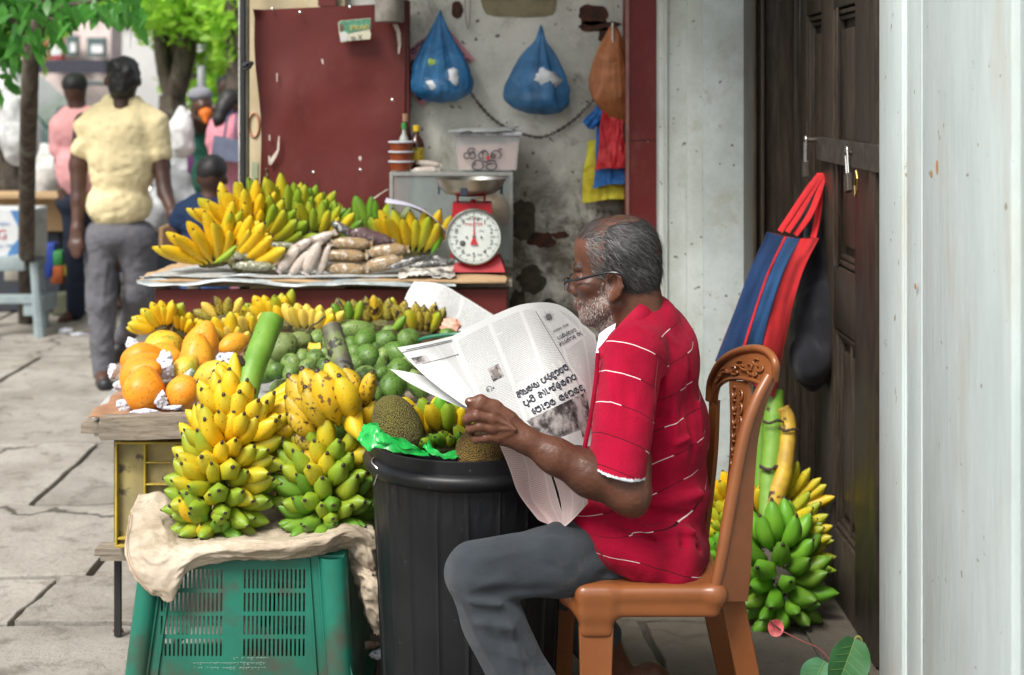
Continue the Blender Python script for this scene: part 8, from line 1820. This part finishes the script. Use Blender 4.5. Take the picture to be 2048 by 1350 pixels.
whitebag('white wrapped goods stacked left of the pink man',[(80,320,0),(95,345,0),(80,370,0)],[.12,.13,.12],10.2,9); whitebag('grey plastic wrapped goods behind the boy',[(350,345,0),(375,350,0),(345,380,0),(380,400,0)],[.12,.10,.13,.13],9.8,11,'wrapped_goods',mk('grey_wrap',(.42,.43,.45),rough=.35,bstr=.8))
whitebag('silver wrapped bundle near the walking man\'s hand',[(312,395,0),(322,420,0),(310,440,0)],[.07,.09,.07],9.4,12,'wrapped_goods',mk('grey_wrap',(.42,.43,.45)))
o=MB().bb(P(372,300,9.6),P(425,345,9.9),bev=.03).obj('purple_bag',mk('purple_cloth',(.12,.02,.12)),smooth=True); tag(o,'dark purple bag behind the boy beside the forked tree','bag')
o=MB().bb(P(318,455,8.6),P(345,500,8.85),bev=.004).obj('cardboard_box',mk('cardboard_bright',(.50,.32,.16))); tag(o,'small cardboard box beside the walking man\'s hand','cardboard box')
stc=MB(); 
for i in range(5): stc.bb(P(60,388-i*14,10.4),P(112,376-i*14,10.7),bev=.005)
o=stc.obj('paper_stack',mk('white_stack',(.62,.63,.68),(.45,.48,.62),scale=5),smooth=True); tag(o,'stack of white and blue papers on the street stall','paper stack')
o=MB().bb((P(-40,0,10).x,10.1,.0),(P(112,0,10).x,10.9,P(0,390,10.4).z)).obj('stall_table',mk('stall_cloth',(.25,.26,.3))); tag(o,'cloth covered street stall table at far left','table')
o=MB().bb((P(300,0,10).x,9.9,.0),(P(430,0,10).x,10.6,P(0,400,10).z),bev=.01).obj('stall_table',mk('dark_stall_base',(.03,.03,.035))); tag(o,'dark street stall table behind the boy','table')
M_GRN=mk('mossy_concrete',(.09,.10,.06),(.13,.12,.09),rough=.9); o=MB().bb((P(95,0,9.4).x,9.5,0),(P(145,0,9.4).x,9.64,.14),bev=.01).obj('mossy_kerb_stone',M_GRN); tag(o,'mossy kerb stone behind the pink man\'s feet','kerb stone')
# ------------------------------------------------------------------ vehicles
def m_carp(name,c): 
    n=NT(name); return n.fin(n.mix(n.step(n.noise(3,3),.4,.6),c,tuple(x*.9 for x in c)),.3,spec=.5,Coat_Weight=.7,Coat_Roughness=.08)
M_WIN=mk('car_window',(.04,.16,.15),(.02,.09,.09),rough=.08,scale=2,bstr=.02); M_TYRE=mk('tyre',(.02,.02,.02),rough=.85)
def car(lab,px_end,side,d,prof,paint,winpolys,zs=1.0,nm='parked_car',wheels=(.75,3.4)):
    """prof: outline (x along length from the visible end, z); side=-1: body runs to the left of px_end"""
    X0=P(px_end,0,d).x; root=empty(nm,(X0+side*2.1,d+.85,0),lab,'car'); W=1.7
    pts=[V(X0+side*x,d,z) for x,z in prof]; n=len(pts); mb=MB()
    ins=lambda z: .16*max(0,(z-.95)/.6)
    ring=[[p+V(0,0.0+ins(p.z),0) for p in pts],[p+V(0,W-ins(p.z),0) for p in pts]]
    mb.add(ring[0]+ring[1],[tuple(range(n)),tuple(range(2*n-1,n-1,-1))]+[(i,i+n,(i+1)%n+n,(i+1)%n) for i in range(n)])
    o=recalc(mb.obj('car_body',paint,root,smooth=True,sharp=35)); b=o.modifiers.new('bevel','BEVEL'); b.width=.05; b.segments=3; b.limit_method='ANGLE'
    for wp in winpolys:
        q=[V(X0+side*x,d+ins(z)-.012,z) for x,z in wp]; MB().prism(q,(0,.02,0)).obj('window',M_WIN,root)
    # end window
    ez=[p for p in prof if p[1]>.98]; 
    for wx in wheels:
        c=V(X0+side*wx,d-.01,.32); MB().lathe([(0,.2),(.20,.2),(.30,.19),(.32,.16),(.32,.02),(.30,0),(.2,0),(.19,.02),(0,.03)],c,28,M=Matrix(((1,0,0),(0,1,0),(0,0,1)))@rotm('X',-90)).obj('wheel',M_TYRE,root,smooth=True)
        MB().lathe([(0,.03),(.10,.02),(.19,.0),(.2,-.006)],c+V(0,-.004,0),24,M=rotm('X',90)).obj('rim',M_STEEL,root,smooth=True)
    return root
def headl(root,px,py,d): MB().bb(P(px-9,py-5,d),P(px+9,py+6,d+.06),bev=.01).obj('headlight',M_GLASS,root,smooth=True)
van=[(0,.35),(.02,.95),(.22,1.12),(.85,1.72),(1.1,1.80),(4.3,1.80),(4.5,1.0),(4.5,.3)]
c1=car('dark green van at left with big tinted teal windows',150,-1,13.2,van,m_carp('dark_green_paint',(.015,.06,.05)),[[(.42,1.14),(.98,1.68),(1.5,1.70),(1.5,1.08),(.42,1.08)],[(1.56,1.08),(1.56,1.70),(2.9,1.70),(2.9,1.08)],[(2.96,1.08),(2.96,1.70),(4.1,1.70),(4.2,1.08)]])
c2=car('white car parked behind the walking men, windscreen facing left',158,1,14.6,[(0,.35),(.05,.85),(.9,1.05),(1.3,1.62),(1.6,1.70),(3.4,1.68),(4.1,1.05),(4.2,.35)],m_carp('white_paint',(.68,.70,.72)),[[(1.0,1.07),(1.36,1.58),(1.62,1.64),(2.4,1.64),(2.4,1.06)],[(2.46,1.06),(2.46,1.64),(3.35,1.62),(3.75,1.06)]])
MB().bb(P(165,160,14.9),P(215,172,16.1),bev=.06).obj('roof_box',m_carp('grey_paint',(.15,.18,.2)),c2,smooth=True)
c3=car('dark red three wheeler parked beyond the forked tree',285,1,15.8,[(0,.3),(.1,.9),(.35,1.1),(.6,1.65),(1.6,1.72),(2.3,1.6),(2.5,.9),(2.5,.3)],m_carp('dark_red_paint',(.12,.015,.015)),[[(.5,1.1),(.68,1.55),(1.2,1.6),(1.2,1.1)],[(1.26,1.1),(1.26,1.6),(1.9,1.58),(2.0,1.1)]],nm='three_wheeler',wheels=(.4,2.0))
# ------------------------------------------------------------------ buildings across the road
M_BPINK=mk('pink_brown_facade',(.78,.66,.62),rough=.8,scale=2); M_BWHT=mk('white_facade',(.86,.86,.84),rough=.8,scale=2,var=.06); M_PANE=mk('dark_pane',(.03,.05,.05),rough=.1)
def building(lab,px0,px1,d,ztop,mat,rows,nc,nm='building'):
    x0,x1=P(px0,0,d).x,P(px1,0,d).x; root=empty(nm,((x0+x1)/2,d+2,0),lab,'building'); MB().bb((x0,d,0),(x1,d+.8,ztop)).obj('wall',mat,root)
    for (za,zc) in rows:
        for i in range(nc):
            w_=(x1-x0)/nc; a=x0+w_*(i+.18); b=x0+w_*(i+.82)
            f=MB().bb((a-.06,d-.05,za-.06),(b+.06,d-.004,zc+.06)).obj('window',M_BWHT,root); g=MB().bb((a,d-.07,za),(b,d-.052,zc)).obj('pane',M_PANE,None,origin=None)
            l=g.location.copy(); g.parent=f; g.location=l-WORLDLOC[f.name] if f.parent is None else l-(f.location+f.parent.location)
    for zz in (3.3,6.4): MB().bb((x0-.1,d-.2,zz),(x1+.1,d-.002,zz+.25)).obj('ledge',M_BWHT,root)
    return root
building('pink brown shop building across the road behind the leaning trunk',-420,222,28,9,M_BPINK,[(3.8,5.6),(6.9,8.4)],8)
building('bright white building farther along the road, left of the forked tree',222,330,34,14,M_BWHT,[(7.2,8.8)],3)
building('pale building beyond the right hand trees',330,700,42,11,M_BWHT,[(3.8,5.4),(7,8.6)],6)
for (x0,x1,y0,y1,c,l) in [(88,130,66,118,(.55,.05,.04),'red and white shop sign across the road'),(132,160,72,112,(.08,.14,.13),'dark shop window sign beside the red one'),(174,214,76,114,(.10,.15,.15),'second dark shop sign at the right of facade')]:
    t=thing('shop_sign',P((x0+x1)/2,y1,27.6),l,'sign'); MB().bb(P(x0,y1,27.6),P(x1,y0,27.8)).obj('board',mk('sign_%d'%x0,c,rough=.4),t); MB().bb(P(x0+8,y1-8,27.57),P(x1-8,y0+14,27.595)).obj('white_panel',mk('sign_white',(.8,.8,.8)),t)
t=thing('shop_sign',P(110,140,27),'long black fascia board below the signs','sign'); MB().bb(P(70,146,27.2),P(222,120,27.6)).obj('board',mk('fascia_dark',(.04,.04,.06)),t)
# ------------------------------------------------------------------ trees
def m_bark():
    n=NT('tree_bark'); v=n.map((6,6,1.6)); c=n.mix(n.step(n.noise(3,7,.7,v),.35,.68),(.16,.13,.105),(.06,.05,.042)); c=n.mix(n.step(n.noise(4,4,.6),.6,.7),c,(.22,.22,.18)); return n.fin(c,.9,n.noise(6,7,.75,v),.9,.02,spec=.15)
M_BARK=m_bark(); M_LF=m_leaf('street_tree_leaf',(.20,.40,.04),(.34,.52,.06),.55); M_LFD=m_leaf('near_tree_leaf',(.05,.20,.03),(.09,.28,.045),.45)
def leafmesh(name,L,w_,mat):
    m=MB(); n=6; vs=[];fs=[]
    for i in range(n+1):
        t=i/n; wd=w_*math.sin(math.pi*min(1,t*.93+.04))**.8*(1-.25*t); z=-.15*L*t*t
        vs+=[(t*L,-wd,z+.12*wd),(t*L,0,z-.0),(t*L,wd,z+.12*wd)]
    for i in range(n): a=3*i; fs+=[(a,a+1,a+4,a+3),(a+1,a+2,a+5,a+4)]
    me=bpy.data.meshes.new(name); me.from_pydata(vs,[],fs); me.polygons.foreach_set('use_smooth',[True]*len(fs)); me.materials.append(mat); me.update(); return me
LM=leafmesh('leaf',.15,.034,M_LFD)
def crown(root,blobs,N,mat,seed,size=(.07,.12),name='crown'):
    r_=random.Random(seed); vs=[];fs=[]
    tot=sum(b[3]*b[4] for b in blobs)
    for (px,py,d,rx,rz) in blobs:
        c=P(px,py,d); k=int(N*rx*rz/tot)
        for _ in range(k):
            while True:
                q=V(r_.uniform(-1,1),r_.uniform(-1,1),r_.uniform(-1,1))
                if q.length<1 and mnoise.noise(q*2.6+V(seed,px*.1,0))>-.12: break
            p=c+V(q.x*rx,q.y*rx,q.z*rz); L=r_.uniform(*size); a=V(r_.gauss(0,1),r_.gauss(0,1),r_.gauss(-.4,.6)).normalized(); s_=a.cross(V(r_.gauss(0,1),r_.gauss(0,1),r_.gauss(0,1))).normalized(); b0=len(vs)
            vs+=[tuple(p),tuple(p+a*L*.5+s_*L*.26),tuple(p+a*L),tuple(p+a*L*.5-s_*L*.26)]; fs.append((b0,b0+1,b0+2,b0+3))
    return rawobj(name,vs,fs,mat,root,smooth=False)
def tree(lab,limbs,blobs,N,seed,mat=None,size=(.07,.12),nm='tree'):
    base=P(*limbs[0][0][0]); base.z=0; root=empty(nm,base,lab,'tree')
    for i,(pts,r0,r1) in enumerate(limbs):
        q=catmull([P(*p) for p in pts],8); n=len(q)
        if i==0: q[0].z=min(q[0].z,0)
        MB().tube(q,[(r0+(r1-r0)*j/(n-1))*(1+.07*mnoise.noise(V(j*.6,seed,i))) for j in range(n)],14).obj('trunk' if i==0 else 'limb',M_BARK,root,smooth=True)
    if N: crown(root,blobs,N,mat or M_LF,seed,size)
    return root
tree('forked street tree with pale bark behind the bearded man',[([(352,560,10.6),(350,400,10.6),(346,280,10.6),(345,190,10.6)],.13,.10),([(343,200,10.6),(330,150,10.6),(322,100,10.6),(318,60,10.7)],.06,.05),([(348,200,10.6),(362,150,10.5),(375,80,10.5),(376,0,10.4),(380,-120,10.4)],.08,.075),([(346,190,10.7),(352,120,10.7),(352,40,10.7),(345,-60,10.8)],.075,.07)],
  [(320,5,10.6,.4,.2),(370,15,10.2,.4,.25),(420,10,10.4,.5,.35),(445,60,10.6,.25,.35),(330,45,10.8,.3,.12),(460,30,10.2,.3,.35),(400,-70,10.4,.9,.5)],3200,3)
tree('tall grey trunk just right of the forked tree',[([(402,560,13),(400,300,13),(398,100,13),(400,-80,13)],.09,.08)],[(420,100,13,.35,.6),(440,180,13,.3,.4),(410,20,13,.5,.5),(470,120,13,.3,.8)],2200,5)
tree('dark trunk beside the black pole at the right of street',[([(474,560,9.6),(472,300,9.6),(470,120,9.6),(466,0,9.6)],.065,.06)],[(455,80,9.6,.12,.2),(470,20,9.6,.2,.2)],260,7)
tree('thick leaning trunk at the far left edge, lower part',[([(16,600,10.9),(26,470,10.9),(22,380,10.9),(5,290,10.8),(-20,200,10.6),(-40,60,10.5),(-50,-60,10.5)],.17,.10)],[(-20,-40,8.8,.9,.35)],700,9)
nt_=tree('slender dark leaning tree with large hanging leaves at the left',[([(52,640,9.2),(54,400,8.2),(58,220,7.2),(64,110,7.0),(82,30,6.9),(104,-50,6.8)],.050,.034),([(64,110,7.0),(40,60,6.9),(15,30,6.8),(-20,10,6.8)],.018,.008),([(78,40,6.9),(120,15,6.8),(170,5,6.7),(230,-10,6.7)],.016,.006),([(82,35,6.9),(110,40,6.8),(128,62,6.8)],.008,.003)],[(-10,10,7.4,.35,.25),(40,-10,7.4,.4,.15),(130,-24,7.2,.5,.12),(5,100,7.6,.12,.25)],750,11,M_LFD,(.09,.15))
r_=random.Random(8); spots=[(48,14),(60,30),(72,60),(58,62),(46,78),(36,98),(96,50),(116,22),(128,30),(136,38),(106,76),(100,66),(90,86),(78,8),(62,96),(70,80),(20,30),(10,16),(30,18),(150,18),(166,8),(180,16),(190,10),(206,14),(228,10),(244,22),(262,30),(276,24),(285,40),(272,52),(255,12),(238,6),(216,24),(196,28),(174,30),(140,50),(118,48),(52,46),(34,52),(26,66),(66,18),(88,20),(100,8),(124,8),(270,8),(290,20),(300,36),(14,92),(24,110),(34,86)]
for i,(x,y) in enumerate(spots):
    for k in range(2):
        o=bpy.data.objects.new('leaf',LM); COL.objects.link(o); o.parent=nt_
        a=r_.uniform(0,6.28); M=Matrix.Rotation(a,3,'Z')@Matrix.Rotation(r_.uniform(.3,1.3),3,'Y')@Matrix.Rotation(r_.uniform(-.8,.8),3,'X')@Matrix.Diagonal((r_.uniform(.55,.85),)*3)
        o.matrix_local=Matrix.Translation(P(x+r_.uniform(-6,6),y-6+r_.uniform(-5,5),6.6+r_.uniform(-.15,.15))-WORLDLOC[nt_.name])@M.to_4x4()
tree('distant bright green tree across the road',[([(420,470,20),(425,200,20),(430,0,20)],.15,.1)],[(440,90,20,1.0,1.3),(470,160,20,.8,1.0),(430,0,20,1.2,.8)],2200,13,size=(.12,.2))
tree('distant green tree behind the van at left',[([(20,400,22),(25,200,22),(20,0,22)],.15,.1)],[(0,60,22,1.0,.8),(-50,20,22,1.2,1.0)],1500,15,size=(.12,.2))
lp_=thing('lamp_post',P(402,470,12.4),'thin pale grey post between the tree trunks','post'); MB().tube([V(P(403,0,12.4).x,12.4,0),V(P(403,0,12.4).x,12.4,4.5)],.035,10).obj('shaft',mk('pale_post',(.4,.42,.42)),lp_,smooth=True)
# ------------------------------------------------------------------ the sack, draped cloth
def drape(name,rows,mat,par,nu,nv,amp,seed,th=.002,fr=(9,5)):
    f=net(rows); e=.004
    def fn(u,v):
        p=f(u,v); a=f(min(u+e,1),v)-f(max(u-e,0),v); b=f(u,min(v+e,1))-f(u,max(v-e,0)); n_=a.cross(b); n_=n_.normalized() if n_.length>1e-9 else V(0,-1,0)
        if n_.y>0: n_=-n_
        q=V(u*fr[0],v*fr[1],seed); rid=1-abs(mnoise.noise(q))*2; r2=1-abs(mnoise.noise(q*2.3+V(3,1,0)))*2
        return p+n_*(amp*(rid*.8+r2*.35+.5*mnoise.noise(q*.7))-amp*.5)+V(0,0,.0012*mnoise.noise(q*6))
    return MB().grid(fn,nu,nv,thick=-th).obj(name,mat,par,smooth=True,sharp=0)
sck=thing('sack',P(500,1110,3.36),'dirty cream woven sack draped over the upturned green crate','sack')
rows=[
 [(278,990,3.66),(325,986,3.68),(375,1030,3.66),(420,1044,3.62),(480,1042,3.61),(560,1042,3.61),(640,1040,3.61),(700,1036,3.60),(745,1050,3.55)],
 [(262,1020,3.60),(322,1030,3.58),(372,1062,3.55),(418,1074,3.48),(480,1074,3.46),(560,1074,3.46),(640,1064,3.46),(702,1050,3.46),(752,1068,3.48)],
 [(256,1060,3.52),(318,1066,3.46),(366,1080,3.42),(415,1082,3.38),(480,1080,3.35),(560,1080,3.345),(640,1070,3.345),(704,1058,3.38),(758,1085,3.42)],
 [(250,1100,3.42),(300,1100,3.34),(358,1100,3.345),(410,1096,3.325),(480,1096,3.315),(560,1094,3.315),(640,1084,3.32),(700,1072,3.36),(750,1098,3.40)],
 [(256,1130,3.37),(296,1135,3.315),(352,1128,3.315),(400,1112,3.318),(480,1110,3.322),(560,1108,3.322),(640,1098,3.33),(692,1086,3.38),(735,1104,3.42)],
 [(278,1165,3.345),(302,1172,3.31),(348,1165,3.305),(384,1126,3.33),(470,1117,3.335),(560,1114,3.335),(640,1104,3.345),(688,1094,3.40),(722,1106,3.44)],
 [(300,1186,3.34),(318,1196,3.315),(345,1202,3.31),(376,1142,3.335),(462,1121,3.348),(560,1118,3.348),(640,1108,3.358),(686,1098,3.42),(716,1108,3.46)]]
drape('draped_cloth',rows,M_SACK,sck,130,70,.0065,3,fr=(9,5.5))
rows=[
 [(690,1062,3.44),(712,1054,3.41),(742,1070,3.42),(766,1092,3.46)],
 [(694,1092,3.43),(716,1100,3.385),(748,1112,3.39),(772,1125,3.45)],
 [(698,1125,3.44),(728,1135,3.40),(752,1146,3.41),(766,1152,3.47)],
 [(708,1150,3.44),(730,1158,3.37),(762,1168,3.37),(775,1178,3.45)],
 [(714,1185,3.45),(732,1196,3.38),(765,1202,3.38),(776,1212,3.46)],
 [(728,1222,3.46),(742,1236,3.40),(766,1240,3.40),(776,1245,3.47)],
 [(746,1258,3.47),(752,1268,3.43),(764,1270,3.43),(774,1262,3.48)]]
drape('hanging_fold',rows,M_SACK,sck,56,90,.009,8,fr=(3.2,7))
# darker back fold of the cloth that fills the crate top behind the bunches
rows=[[(350,1012,3.74),(500,1012,3.74),(650,1012,3.74),(740,1012,3.72)],[(350,1052,3.57),(500,1050,3.58),(650,1048,3.58),(740,1046,3.58)]]
drape('back_fold',rows,M_SACK,sck,40,10,.006,12)
# stitched seam along the flap
mb=MB(); sf=net([[(262,1025,3.575),(256,1062,3.49),(254,1100,3.385),(262,1135,3.335),(284,1168,3.31),(304,1188,3.305)]]*2)
mb.tube([sf(i/24,0) for i in range(25)],.0012,5); mb.obj('seam',mk('sack_thread',(.35,.2,.12)),sck)
